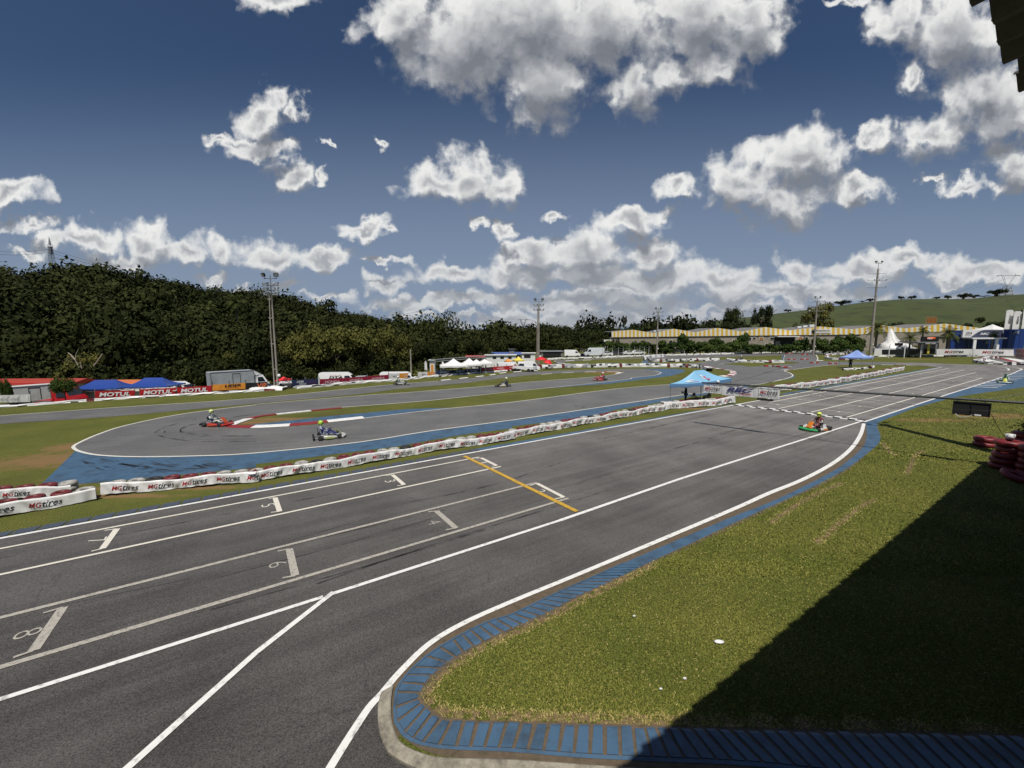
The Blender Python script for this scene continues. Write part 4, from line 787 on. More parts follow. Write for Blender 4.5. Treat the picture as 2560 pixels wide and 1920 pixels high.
t = Vector((base.x, base.y, top.z)); b_.tube([t, t+Vector((0,0,3.4))], [.5, .04], 6); b_.tube([t-Vector((0,0,4)), t+Vector((0,0,-.8))], .62, 8)
o = b_.build('radio_mast', M_galv); tag(o, 'tall thin lattice radio mast rising from the wooded hill at far left', 'mast'); mast_t = t
b_ = MB()
for k, (x0, y0, x1, y1) in enumerate([(-60,622,124,624),(-60,630,124,631),(124,624,560,735),(124,631,545,738),(124,640,430,722)]):
    a = at(x0, y0, 190); c = at(x1, y1, 190 if k < 2 else 230); mid = a.lerp(c, .5)-Vector((0,0,1.2)); b_.tube(cat([a, mid, c], 8), .045, 4)
o = b_.build('power_line', M_wire); tag(o, 'thin power cables sagging from the left mast down along the ridge', 'cable')
def pylon(x, yt, yb, Y, wpx, label, r=.25):
    t = at(x, yt, Y); h = (yb-yt)/FPX*Y; w_ = wpx/FPX*Y; b_ = MB(); z0 = t.z-h
    lattice(b_, (t.x, t.y, z0), (t.x, t.y, z0+h*.5), w_*.32, w_*.14, 4, r)
    for s_ in (-1, 1):
        b_.tube([(t.x+s_*w_*.06, t.y, z0+h*.5), (t.x+s_*w_*.30, t.y, z0+h*.93)], r, 4); b_.tube([(t.x+s_*w_*.02, t.y, z0+h*.5), (t.x+s_*w_*.22, t.y, z0+h*.93)], r*.7, 4); b_.tube([(t.x+s_*w_*.30, t.y, z0+h*.93), (t.x+s_*w_*.5, t.y, z0+h*.90)], r, 4); b_.tube([(t.x+s_*w_*.30, t.y, z0+h*.93), (t.x+s_*w_*.28, t.y, z0+h)], r*.8, 4)
    b_.tube([(t.x-w_*.5, t.y, z0+h*.92), (t.x+w_*.5, t.y, z0+h*.92)], r, 4)
    o = b_.build('power_pylon', M_galv); tag(o, label, 'pylon'); return o
pylon(1308, 796, 832, 600, 26, 'V shaped lattice pylon on the low skyline left of the second light pole', .35); pylon(1717, 786, 800, 900, 12, 'tiny pylon on the wooded skyline right of the third light pole', .4); pylon(1858, 776, 792, 800, 11, 'tiny pylon on the skyline beside the dark round tree', .4)
pylon(2522, 684, 742, 340, 58, 'large wide armed pylon on the green hill ridge at right', .16)
b_ = MB()
for (x0, y0, x1, y1, Y0, Y1) in [(1320,798,1560,850,600,150),(1296,797,1000,812,600,900),(2500,690,2330,748,340,700),(2548,688,2300,752,340,700),(2490,752,2640,716,320,200)]:
    a = at(x0, y0, Y0); c = at(x1, y1, Y1); b_.tube(cat([a, a.lerp(c, .5)-Vector((0,0,2)), c], 8), .06, 4)
o = b_.build('power_line', M_wire); tag(o, 'thin distant power cables strung from the skyline pylons', 'cable')
# ------------------------------------------------------------------ shared object materials
M_tyre = mat('tyre_rubber', (.020, .019, .018), .75, .2, 8, dirt=(.06, .055, .05), dscale=5); M_tred = mat('red_painted_tyre', (.14, .018, .020), .55, .2, 4, dirt=(.06, .015, .015), dscale=6); M_twht = mat('white_painted_tyre', (.40, .385, .35), .6, .15, 4, dirt=(.10, .09, .08), dscale=7, dlo=.48, dhi=.66)
M_vinyl = mat('white_vinyl', (.74, .73, .71), .45, .04, 3, dirt=(.50, .48, .44), dscale=2.5, dlo=.55, dhi=.75); M_print_r = mat('red_print', (.34, .012, .022), .5, .05); M_print_k = mat('black_print', (.012, .012, .014), .5, .05); M_grey = mat('grey_print', (.30, .30, .31), .5, .05)
M_wht = mat('white_plastic', (.78, .78, .77), .35, .03); M_black = mat('black_plastic', (.012, .012, .013), .45, .1); M_dark = mat('dark_interior', (.010, .010, .011), .8, .1); M_steel = mat('steel_tube', (.30, .31, .32), .4, .05, metal=.6)
M_glass = mat('dark_glass', (.012, .016, .020), .08, .05, spec=.8); M_cred = mat('motor_red', (.42, .010, .016), .45, .05, 1.5); M_crim = mat('crimson_vinyl', (.28, .012, .040), .45, .06, 1.5); M_navy = mat('navy_vinyl', (.018, .026, .085), .45, .06, 1.5)
M_orng = mat('orange_vinyl', (.72, .28, .035), .45, .06, 2); M_redf = mat('red_fabric', (.62, .016, .022), .6, .06, 2); M_bluef = mat('royal_blue_tarp', (.025, .060, .27), .30, .10, 2, bump=.3, bscale=4, spec=.7); M_tent = mat('light_blue_canopy', (.22, .46, .66), .55, .06, 2); M_tentv = mat('blue_valance', (.12, .26, .46), .6, .06, 2); M_tent2 = mat('periwinkle_canopy', (.24, .34, .66), .55, .05, 2)
M_yelf = mat('yellow_fabric', (.72, .58, .08), .6, .05); M_concp = mat('pole_concrete', (.30, .27, .23), .85, .12, 1.5, dirt=(.16, .14, .12), dscale=1.2); M_alum = mat('aluminium_box', (.40, .42, .44), .35, .05, 2, metal=.35); M_rubk = M_tyre
# ------------------------------------------------------------------ the barrier of tyres wrapped in a printed banner
def wave(s_, h, seed):
    k = .5*math.sin(s_*1.1+seed)+.45*math.sin(s_*3.7+seed*2+h*3)+.45*math.sin(s_*8.3+seed*3+h*9*math.sin(s_*.7))+.35*math.sin(s_*17+h*14*math.sin(s_*1.3+seed)); return .055*k*(1-.45*h/.6)
def barrier(name, label, pts, hgt=.56, seed=0, text=True, tyre=True, side=1, pitch=1.18, n=5, droop=1.0, tR=.30):
    p = cat(WP(pts), n); d = polylen(p); Lh = d[-1]; a0 = p[0]; e = empty(name, (a0.x, a0.y, 0), 0, label, 'tyre barrier'); rr_ = random.Random(seed+9)
    def fr(s_):
        q = sample(p, d, s_); t = (sample(p, d, s_+.15)-sample(p, d, s_-.15)).normalized(); return q, t, Vector((-t.y, t.x, 0))*side
    def surf(s_, h, proud=0.0):
        q, t, nn = fr(s_); top = hgt*(1+.05*math.sin(s_*1.3+seed)+.035*math.sin(s_*3.7+seed)); z = .03+.035*droop*(1+math.sin(s_*1.7+seed*1.3))+h/hgt*(top-.05)
        return q-nn*(wave(s_, h, seed)+proud)+Vector((0,0,z))-a0
    ns = max(4, int(Lh/.07)); rows = []
    for i in range(ns+1):
        s_ = Lh*i/ns; q, t, nn = fr(s_); r_ = [surf(s_, hgt*j/6) for j in range(7)]; tp = r_[-1]
        r_ += [tp+nn*.04+Vector((0,0,.008)), tp+nn*(.10+.05*math.sin(s_*2.3+seed))+Vector((0,0,-.03))]; rows.append(r_)
    bn = MB(); bn.loft(rows, False, True, closed=False)
    if text:
        br, bk = MB(), MB(); s_ = .35
        while s_ < Lh-pitch:
            base_h, th = hgt*.27, hgt*.48; sq = rr_.uniform(.90, 1.0)
            for b2, txt, x0, w, hh in ((br, 'MG', 0, .36*sq, th*.86), (bk, 'tires', .37*sq, .56*sq, th)):
                vs, fs, X0, X1, Y0, Y1 = text_geo(txt, .008, .30)
                f_ = (lambda v: surf(s_+(x0+(v.x-X0)/(X1-X0)*w)*pitch/1.18, base_h+(v.y-Y0)/(Y1-Y0)*hh, .012)) if side == 1 else (lambda v: surf(s_+(x0+(v.x-X0)/(X1-X0)*w)*pitch/1.18, base_h+(v.y-Y0)/(Y1-Y0)*hh, .012))
                q = [f_(v) for v in vs]; b2.add(q, fs)
            bk.add([surf(s_+.25+.6*i/6, hgt*.17+.02*math.sin(i*.6), .012) for i in range(7)]+[surf(s_+.25+.6*i/6, hgt*.20+.025*math.sin(i*.6), .012) for i in range(7)], [(i, i+1, i+8, i+7) for i in range(6)])
            s_ += pitch*rr_.uniform(.97, 1.05)
        bn.cur = 1; bn.add(br.v, br.f); bn.cur = 2; bn.add(bk.v, bk.f)
    bn.build('banner', [M_vinyl, M_print_r, M_print_k], e)
    if tyre:
        k = int(Lh/(2*tR+.03)); mats_ = [M_tred, M_twht, M_twht, M_tred, M_tyre]; tm = {}
        for mm in (M_tred, M_twht, M_tyre):
            b_ = MB(); [b_.torus(tR-.085, .085, 18, 8, (0,0,.10+.19*j), sq=1.15) for j in range(3)]; tm[mm] = b_.mesh('tyre_stack', [mm])
        for i in range(min(k, 98)):
            q, t, nn = fr((i+.5)*Lh/k); c = q+nn*(.14+tR)-a0; g = (i//3) % 2; o = link('tyre_stack', tm[M_tred if g else (M_twht if rr_.random() < .75 else M_tyre)], e); o.location = (c.x, c.y, rr_.uniform(-.02, .04)+hgt-.58); o.rotation_euler = (rr_.uniform(-.09,.09), rr_.uniform(-.09,.09), rr_.random()*6)
    return e
W1 = P('A', 880,1458, 1500,1400, 2212,1337)+P('B', 0,1327, 760,1212, 1450,1087, 2212,972)+P('C', 0,1302, 450,1218, 860,1142, 1380,1048)
barrier('tyre_barrier', 'long tyre barrier wrapped in white lettered banner beside the main straight', W1, .46, 1)
barrier('tyre_barrier', 'short angled end of the banner wrapped barrier nearest the left edge of the photo', P('A', -900,1830, 0,1645, 400,1570, 835,1492), .46, 4)
barrier('tyre_barrier', 'banner wrapped barrier at the left edge running behind the short angled one', P('A', -800,1575, 0,1505, 620,1455), .46, 7)
barrier('tyre_barrier', 'crumpled banner wrapped barrier curling round the flag marshal tent', P('G', 330,690, 560,672, 850,655, 1100,632, 1290,600, 1312,592), .60, 11, pitch=1.5)
barrier('tyre_barrier', 'banner wrapped barrier beside the second grid beyond the finish line', P('D', -60,1265, 90,1240, 600,1172, 1180,1057), .62, 15, pitch=1.6, n=4)
# far barriers: low white wrapped tyre rows
M_bwl = [M_vinyl, M_grey, M_tred, M_tyre]
def far_barrier(label, pts, h=.45, w=.6, seed=0, n=6, red=.06, dark=.10, top=.5):
    p = cat(WP(pts), n); d = polylen(p); k = max(4, int(d[-1]/.55)); rr_ = random.Random(seed); rows = []
    for i in range(k+1):
        s_ = d[-1]*i/k; q = sample(p, d, s_); t = (sample(p, d, s_+.2)-sample(p, d, s_-.2)).normalized(); nn = Vector((-t.y, t.x, 0)); hh = h*(1+rr_.uniform(-.16,.16)); o = nn*rr_.uniform(-.09,.09)
        rows.append([q+o-nn*w*.5+Vector((0,0,.01)), q+o-nn*(w*.5+rr_.uniform(-.06,.06))+Vector((0,0,hh*.5)), q+o-nn*w*.42+Vector((0,0,hh)), q+o+Vector((0,0,hh*(1.0+rr_.uniform(-.12,.1)))), q+o+nn*w*.42+Vector((0,0,hh)), q+o+nn*w*.5+Vector((0,0,.01))])
    b_ = MB(); nr = len(rows[0]); b_.v = [tuple(v) for r_ in rows for v in r_]
    for i in range(k):
        c = rr_.random()
        for j in range(nr-1):
            b_.f.append((i*nr+j, i*nr+j+1, (i+1)*nr+j+1, (i+1)*nr+j)); x = rr_.random(); b_.sm.append(False)
            b_.mi.append(2 if c < red else 3 if (x < dark and j < 4) else 1 if x < dark*2.2 else 0)
    o = b_.build('tyre_barrier', M_bwl); bm = bmesh.new(); bm.from_mesh(o.data); bmesh.ops.recalc_face_normals(bm, faces=bm.faces); bm.to_mesh(o.data); bm.free()
    tag(o, label, 'tyre barrier'); return o
far_barrier('low white wrapped tyre wall along the outer track before the left paddock banners', [(-900,1083),(-300,1038),(0,1019.6),(289,999),(640,978.8),(702,975.7)], .22, .45, 1)
far_barrier('low white wrapped tyre wall running from the twin pole to the red umbrella', [(741,972.5),(900,958.4),(987,952.6),(1088,942.5),(1220,932),(1280,927.5),(1325,921.5)], .30, .45, 2)
far_barrier('thick white tyre wall between the blue hairpin and the strip of track behind it', [(1325,921.5),(1400,919.5),(1500,918),(1600,917.3),(1700,918),(1745,920),(1765,924),(1773,929)], .62, .9, 3, red=.12, dark=.16)
far_barrier('farthest white tyre wall in front of the parked cars and fence', [(1366,900.5),(1430,897.3),(1500,895.2),(1681,889),(1800,886.3),(1900,883.3),(2020,879.5),(2156,875.8)], .42, .6, 4, red=.0, dark=.06)
far_barrier('curled white tyre wall around the small blue corner before the warehouse', P('M3', 900,512, 760,520, 640,535, 625,548, 660,570, 900,580, 1200,572, 1640,562), .6, .8, 5, red=.05, dark=.2)
far_barrier('white tyre wall ending at the track crossing, in front of the far grass wedge', P('M3', 1760,565, 1900,582, 2212,590)+P('M4', 250,782, 480,780), .55, .7, 6, red=.08, dark=.14)
far_barrier('red and white tyre loop on the grass behind the second tent', P('M4', 1500,648, 1200,668, 1150,690, 1160,722, 1380,738, 1700,722, 1840,700), .5, .6, 7, red=.25, dark=.1)
far_barrier('white tyre wall in front of the palms and the lettered boards', [(2180,891.5)]+P('M5', 0,812, 400,808, 900,806, 1400,812, 1640,820), .4, .6, 8, dark=.12)
far_barrier('white tyre wall at the right edge before the painted apron', P('M5', 1790,830, 1640,850, 1500,885, 1480,905, 1700,925, 2212,940, 2500,948), .55, .8, 9, red=.12, dark=.2)
far_barrier('short row of white tyres under the second tent', P('M4', 1390,895, 1600,885, 1760,872), .3, .4, 10); far_barrier('lone pair of white tyres right of the second tent', P('M4', 1800,862, 1865,858), .35, .5, 11, red=.3)
for i, (q, lab) in enumerate([(P('M4', 525,645, 620,645), 'upper left red and white plastic kerb on the crossing'), (P('M4', 755,657, 860,657), 'upper right red and white plastic kerb on the crossing'), (P('M4', 545,733, 660,733), 'lower left red plastic kerb on the crossing'), (P('M4', 748,733, 865,733), 'lower right red plastic kerb on the crossing'), (P('M4', 893,788, 1018,788), 'red plastic kerb below the crossing, left one'), (P('M4', 1173,800, 1298,800), 'red plastic kerb below the crossing, right one'), (P('M4', 190,838, 300,838), 'dull red plastic kerb at the tip of the far grass wedge'), (P('M4', 315,838, 480,856), 'long dark red plastic kerb closing the far bend'), (P('M4', 480,856, 615,862), 'end piece of the dark red plastic kerb line')]):
    a, b = WP(q); t = (b-a); L_ = t.length; b_ = MB(); b_.box((0,0,.14), (L_, .45, .28)); o = MB(); o.lathe([(.001,0)], 3)
    bb = MB(); kk = max(2, int(L_/.5))
    for j in range(kk):
        bb.cur = j % 3 == 1; bb.rbox((-L_/2+(j+.5)*L_/kk, 0, .12+.0), (L_/kk-.04, .42, .26), .04)
    o = bb.build('plastic_barrier', [mat('barrier_red', (.35,.02,.02), .5) if 'barrier_red' not in bpy.data.materials else bpy.data.materials['barrier_red'], M_twht]); c = a.lerp(b, .5); o.location = (c.x, c.y, .012); o.rotation_euler = (0, 0, math.atan2(t.y, t.x)); tag(o, lab, 'barrier')
# ------------------------------------------------------------------ boards and banners
def corners(x0, yt0, yb0, x1, yt1, yb1, Y0, Y1=None):
    Y1 = Y1 or Y0; return at(x0, yb0, Y0), at(x1, yb1, Y1), at(x1, yt1, Y1), at(x0, yt0, Y0)
def board(name, label, q, m, texts=(), posts=0, cat='banner', frame=None, thick=.03, posth=.25, extra=()):
    a, b, c, d = q; o0 = Vector((a.x, a.y, min(a.z, b.z))); ex = (b-a).normalized(); nn = Vector((ex.y, -ex.x, 0)).normalized()
    if nn.y > 0: nn = -nn
    e = empty(name, o0, 0, label, cat); A, B, C_, D = [v-o0 for v in q]; bk = -nn*thick
    # slight sag / wrinkle grid
    n = 14; rows = []
    for i in range(n+1):
        t = i/n; lo, hi = A.lerp(B, t), D.lerp(C_, t); w_ = .012*math.sin(t*19+o0.x)+.008*math.sin(t*41); hi = hi-Vector((0,0,.02*math.sin(math.pi*t)*abs(math.sin(t*9+o0.y))))
        rows.append([lo+nn*w_, lo.lerp(hi, .5)+nn*w_*1.4, hi+nn*w_*.5, hi+nn*w_*.5+bk, lo+nn*w_+bk])
    p = MB(); p.loft(rows, True, False); po = p.build('panel', m, e)
    def loc(fx, fy): return A.lerp(B, fx).lerp(D.lerp(C_, fx), fy)
    for (mm, rx0, ry0, rx1, ry1) in extra:
        r_ = MB(); r_.add([loc(rx0, ry0)+nn*.03, loc(rx1, ry0)+nn*.03, loc(rx1, ry1)+nn*.03, loc(rx0, ry1)+nn*.03], [(0,1,2,3)]); r_.build('printed_panel', mm, e)
    for (txt, mm, fx0, fy0, fx1, fy1, bold, sh) in texts:
        t_ = MB(); vs, fs, X0, X1, Y0, Y1 = text_geo(txt, bold, sh)
        t_.add([loc(fx0+(v.x-X0)/(X1-X0)*(fx1-fx0), fy0+(v.y-Y0)/(Y1-Y0)*(fy1-fy0))+nn*.045 for v in vs], fs); t_.build('lettering', mm, e)
    if posts:
        for i in range(posts):
            t = (i+.0)/(max(1, posts-1)); lo, hi = A.lerp(B, t), D.lerp(C_, t); s_ = MB(); zg = GZ(1280+FPX*o0.x/o0.y, o0.y)-o0.z
            s_.tube([(lo.x-nn.x*.08, lo.y-nn.y*.08, zg-.05), (hi.x-nn.x*.08, hi.y-nn.y*.08, hi.z+posth)], .035, 5); s_.build('post', frame or M_steel, e)
    return e
wall_d = lambda x: wall_Y(x)+.9
MOT = [('MOTUL', M_wht, .11, .24, .89, .80, .035, .12)]
def pxb(c, x0, yt0, yb0, x1, yt1, yb1): a = px(c, x0, yt0); b = px(c, x0, yb0); d = px(c, x1, yt1); e = px(c, x1, yb1); return (a[0], a[1], b[1], d[0], d[1], e[1], wall_d(a[0]), wall_d(d[0]))
board('advert_banner', 'red banner with white lettering, leftmost of three alike, under the first blue canopy', corners(*pxb('A', 820,545,612, 1165,537,597)), M_cred, MOT, 3)
board('advert_banner', 'red banner with white lettering, middle of three alike, under the second blue canopy', corners(*pxb('A', 1205,530,592, 1520,516,578)), M_cred, MOT, 3)
board('advert_banner', 'red banner with white lettering, rightmost of three alike, beside the yellow banner', corners(*pxb('A', 1530,514,576, 1828,498,560)), M_cred, MOT, 3)
board('advert_banner', 'yellow banner with black italic lettering below the box truck', corners(*pxb('F', 215,705,808, 785,672,778)), M_orng, [('LIDER', M_print_k, .36, .50, .86, .92, .03, .25), ('tintas e vernizes', M_print_r, .40, .24, .80, .40, .0, 0)], 3, frame=M_black, posth=.35)
board('advert_banner', 'black banner with orange lettering before the truck cab', corners(*pxb('F', 790,672,790, 1165,655,765)), M_black, [('VIP', mat('neon_orange', (.75, .16, .05), .5), .52, .16, .96, .84, .0, 0)], 2)
board('advert_banner', 'dark navy banner with white two line lettering right of the twin pole', corners(*pxb('F', 1590,622,735, 2040,602,712)), M_navy, [('LIDER', M_wht, .18, .52, .44, .84, .01, .1), ('DRIVE', M_wht, .26, .14, .54, .44, .0, .1), ('by Motorsport', M_print_r, .58, .44, .94, .62, .0, 0)], 3, posth=.3)
HND = [('HONDA', mat('pale_print', (.72,.55,.58), .5), .20, .34, .80, .70, .015, 0)]
board('advert_banner', 'crimson banner with pale lettering, leftmost of three alike, under the lettered white van', corners(*pxb('B', 552,442,497, 766,432,487)), M_crim, HND, 2)
board('advert_banner', 'crimson banner with pale lettering, middle of three alike, before the silver car', corners(*pxb('B', 770,431,485, 962,417,470)), M_crim, HND, 2)
board('advert_banner', 'crimson banner with pale lettering, rightmost of three alike, touching the white van', corners(*pxb('B', 966,416,468, 1146,403,452)), M_crim, HND, 2)
board('advert_banner', 'white and orange banner in front of the white van by the utility pole', corners(*pxb('M1', 500,510,607, 850,500,590)), M_vinyl, [('SPEED', M_print_k, .16, .40, .44, .60, .02, .1), ('CAFE', M_vinyl, .68, .35, .95, .68, .0, 0)], 2, extra=[(M_orng, .50, .03, .97, .97)])
board('advert_banner', 'smaller white and orange banner left of the white tower', corners(*pxb('M1', 1005,487,572, 1300,475,553)), M_vinyl, [('SPEED', M_print_k, .20, .38, .46, .60, .02, .1), ('CAFE', M_vinyl, .72, .35, .97, .68, .0, 0)], 3, extra=[(M_orng, .53, .03, .98, .97)])
RB = [('RBC', mat('silver_print', (.55, .60, .72), .5), .08+.32*k, .38, .28+.32*k, .82, .03, .35) for k in range(3)]+[('RACING', M_grey, .14+.32*k, .16, .28+.32*k, .32, .0, .3) for k in range(3)]
board('advert_banner', 'long navy banner with three silver logos before the white tents', corners(*pxb('M1', 1318,462,540, 2105,420,495)), M_navy, RB, 4)
for k, (a, b, ta, tb, ba, bb, w_) in enumerate([(172,385,548,532,614,598,'leftmost'),(390,600,531,517,597,583,'middle'),(604,820,516,502,582,566,'rightmost')]):
    board('advert_banner', 'small red banner with pale lettering, %s of three in front of the paddock tents' % w_, corners(*pxb('M2', a,ta,ba, b,tb,bb)), M_cred, HND, 2)
board('advert_banner', 'white sponsor sheet with grey script at the far left edge', corners(*pxb('A', -60,583,640, 262,572,640)), M_vinyl, [('serva di latte', M_grey, .18, .30, .72, .66, -.005, .3)], 2, posth=.3)
MG = [('MG', M_print_r, .22, .36, .46, .74, .02, .32), ('tires', M_print_k, .465, .36, .76, .80, .015, .32), ('COMPETITION', M_grey, .30, .14, .70, .26, -.01, .3)]
board('advert_board', 'white lettered board under the palms, left of the two boards at right', corners(*(lambda a, b: (a[0], a[1], a[1]+15.5, b[0], b[1], b[1]+14.5, 101, 99))(px('M5', 868,692), px('M5', 1420,692))), M_vinyl, MG, 3, 'sign')
board('advert_board', 'white lettered board before the blue building, right of the two boards', corners(*(lambda a, b: (a[0], a[1], a[1]+15.5, b[0], b[1], b[1]+15.5, 98.5, 96))(px('M5', 1432,694), px('M5', 2055,702))), M_vinyl, MG, 3, 'sign')
board('fence_screen', 'black screen on the white post fence in front of the stretch tent', corners(*(lambda a, b: (a[0], a[1], a[1]+13, b[0], b[1], b[1]+13, 107, 104))(px('M5', 30,700), px('M5', 620,700))), M_black, (), 0, 'screen')
# ------------------------------------------------------------------ light poles
def flood(e, c, rz, tilt, s_=1.0):
    b_ = MB(); b_.rbox((0,0,0), (.52*s_, .20*s_, .42*s_), .05*s_); b_.box((0,-.11*s_,0), (.46*s_,.012,.36*s_)); b_.box((0,.14*s_,0), (.20*s_,.10*s_,.20*s_)); b_.tube([(0,.0,-.21*s_),(0,.02,-.36*s_)], .03, 5); o = b_.build('floodlight', M_galv if s_ < .9 else M_black, e)
    o.location = c; o.rotation_euler = (tilt, 0, rz); g = MB(); g.box((0,-.121*s_,0), (.40*s_,.006,.30*s_)); g.build('lens', mat('lamp_glass', (.55,.57,.6), .15) if 'lamp_glass' not in bpy.data.materials else bpy.data.materials['lamp_glass'], o)
def light_pole(x, y, ytop, Y, label, twin=False, r=.20, big=2, arms=((0,6),), zb=0, gap=.9):
    p = at(x, y, Y); t = at(x, ytop, Y); h = t.z-zb; e = empty('light_pole', (p.x, p.y, zb), 0, label, 'light pole')
    b_ = MB()
    k = 7; b_.tube([(0,0,-.2)]+[(0,0,h*.93*i/k) for i in range(1, k+1)], [r*(1.1-.5*i/k) for i in range(k+1)], 8)
    for i in range(9): b_.tube([(0,0,h*.9*(i+.4)/9), (0,0,h*.9*(i+.4)/9+.10)], r*(1.16-.45*(i+.4)/9), 8)
    b_.build('shaft', M_concp, e)
    if twin:
        b_ = MB(); b_.tube([(-.34,-.1,-.2), (-.32,-.1,h*.55), (-.22,-.05,h*.86)], [r*.75, r*.55, r*.42], 8); [b_.box((-.2,-.05,h*z), (.5,.10,.10)) for z in (.2,.42,.64,.8)]; b_.build('second_shaft', M_concp, e)
    b_ = MB(); b_.tube([(0,0,h*.9), (0,0,h)], .05, 6); b_.build('mast_tip', M_galv, e)
    for dz, n in arms:
        z = h*.93-dz; w_ = gap; c = MB(); c.tube([(-w_,0,z),(w_,0,z)], .05, 5); c.tube([(0,-.6,z-.02),(0,.6,z-.02)], .045, 5); c.build('crossarm', M_galv, e)
        for i in range(n):
            xx = -w_+2*w_*i/(n-1) if n > 1 else 0; flood(e, (xx, -.15*((i % 2)*2-1), z+.24), (.5 if i % 2 else math.pi-.4)+i*.5, .5, .62)
    c = MB(); c.tube([(-.75,0,h-.35),(.75,0,h-.35)], .05, 5); c.build('crossarm', M_galv, e)
    for s_ in ((-1,1) if big == 2 else (1,)): flood(e, (s_*.72, -.1, h+.05), s_*.5, .45, 1.0)
    b_ = MB(); b_.lathe([(.02,0),(.16,.05),(.2,.2),(.12,.35),(.02,.38)], 8, (.28,-.1,min(h*.13, 3))); b_.build('loudspeaker', M_wht, e)
    return e
light_pole(690, 900, 688, 49.5, 'twin shafted concrete light pole at left beside the black banner', True, .12, 2, ((.2,4),(.75,4),(1.25,4)), zb=-.3)
light_pole(1347, 850, 749, 84, 'second light pole, at centre beside the red umbrellas', True, .17, 2, ((.3,4),(1.2,4)))
light_pole(1643, 850, 771, 122, 'third light pole, before the second warehouse gable', False, .24, 2, ((.2,4),(1.3,4),(2.4,2)), gap=1.3)
light_pole(2036, 850, 743, 122, 'fourth light pole, before the lettered warehouse gable', False, .28, 2, ((.2,4),(1.6,6),(2.8,4)), gap=1.9)
light_pole(2179, 850, 655, 108, 'tallest light pole, at right above the big palm', False, .30, 2, ((1.2,0),(2.9,4),(4.6,2)), gap=2.2)
sp_ = light_pole(1280+1.262*FPX, 900, 100, 20.2, 'light pole outside the picture at right whose shadow crosses the lawn', False, .40, 2, ((.6,4),))
sp_.location = (25.35, 20.1, 0)
b_ = MB(); p = at(1027, 900, 62); t = at(1026, 873, 62); b_.tube([(0,0,0),(0,0,t.z+1.4)], [.13,.09], 6); o = b_.build('utility_pole', M_concp, None, (p.x, p.y, -1.4)); tag(o, 'slim pale utility pole right of the white van', 'pole')
# concrete fence posts with struts along the far wall
fx = [1507,1518,1531,1546,1558,1573,1586,1599,1611,1622,1635,1651,1665,1680,1695,1711,1727,1742,1760,1775,1791,1807,1825,1842,1858,1877,1894,1912,1931,1949,1985,2005,2025,2043,2064,2083,2104,2126]
pm = MB(); pm.tube([(0,0,-.05),(0,0,2.15),(.0,-.25,2.5)], [.075,.06,.05], 5); pme = pm.mesh('fence_post', [M_vinyl])
fm = None
fe = empty('post_fence', (at(1507,880,116).x, 116, 0), 0, 'long white post and wire fence behind the farthest tyre wall', 'fence'); pts_f = []
for i, x in enumerate(fx):
    Yp = interp(x, [(1507,116),(1681,131),(1900,139),(2156,152)])*.985+1.2; p = at(x, 880, Yp); o = link('fence_post', pme, fe); o.location = (p.x-fe.location.x, p.y-fe.location.y, 0); pts_f.append(Vector((p.x-fe.location.x, p.y-fe.location.y, 0)))
b_ = MB()
for z in (.5,1.0,1.5,2.1): b_.tube([q+Vector((0,0,z)) for q in pts_f], .018, 4)
b_.build('wire', M_galv, fe)
for x, lab in ((1791, 'white strut braced post near the small red umbrella'),(1967,'white strut braced post left of the loading bay posts'),(2146,'white strut braced post behind the second tent')):
    Yp = interp(x, [(1507,116),(1681,131),(1900,139),(2156,152)])*.985+.6; p = at(x, 880, Yp); b_ = MB(); b_.tube([(0,0,0),(0,0,2.3)], .08, 5); b_.tube([(-1.6,0,0),(0,0,1.9)], .07, 5); b_.tube([(1.6,0,0),(0,0,1.9)], .07, 5); o = b_.build('braced_post', M_vinyl, None, (p.x, p.y, 0)); tag(o, lab, 'post')
for i, (x, y0, y1) in enumerate([(px('M5',135,0)[0], 861, 888),(px('M5',372,0)[0], 861, 888),(px('M5',622,0)[0], 861, 888)]):
    Yp = 104; p = at(x, y1, Yp); b_ = MB(); b_.tube([(0,0,0),(0,0,2.9),(.15,0,3.3)], .10, 5); o = b_.build('concrete_post', M_vinyl, None, (p.x, p.y, 0)); tag(o, 'white fence post at the black screen, %s of three' % ('left','middle','right')[i], 'post')
b_ = MB(); p = at(2183, 885, 98); b_.tube([(0,0,0),(.35,0,2.3),(.1,0,2.9)], .10, 5); o = b_.build('leaning_post', M_vinyl, None, (p.x, p.y, 0)); tag(o, 'leaning white post beside the trunk of the tallest palm', 'post')
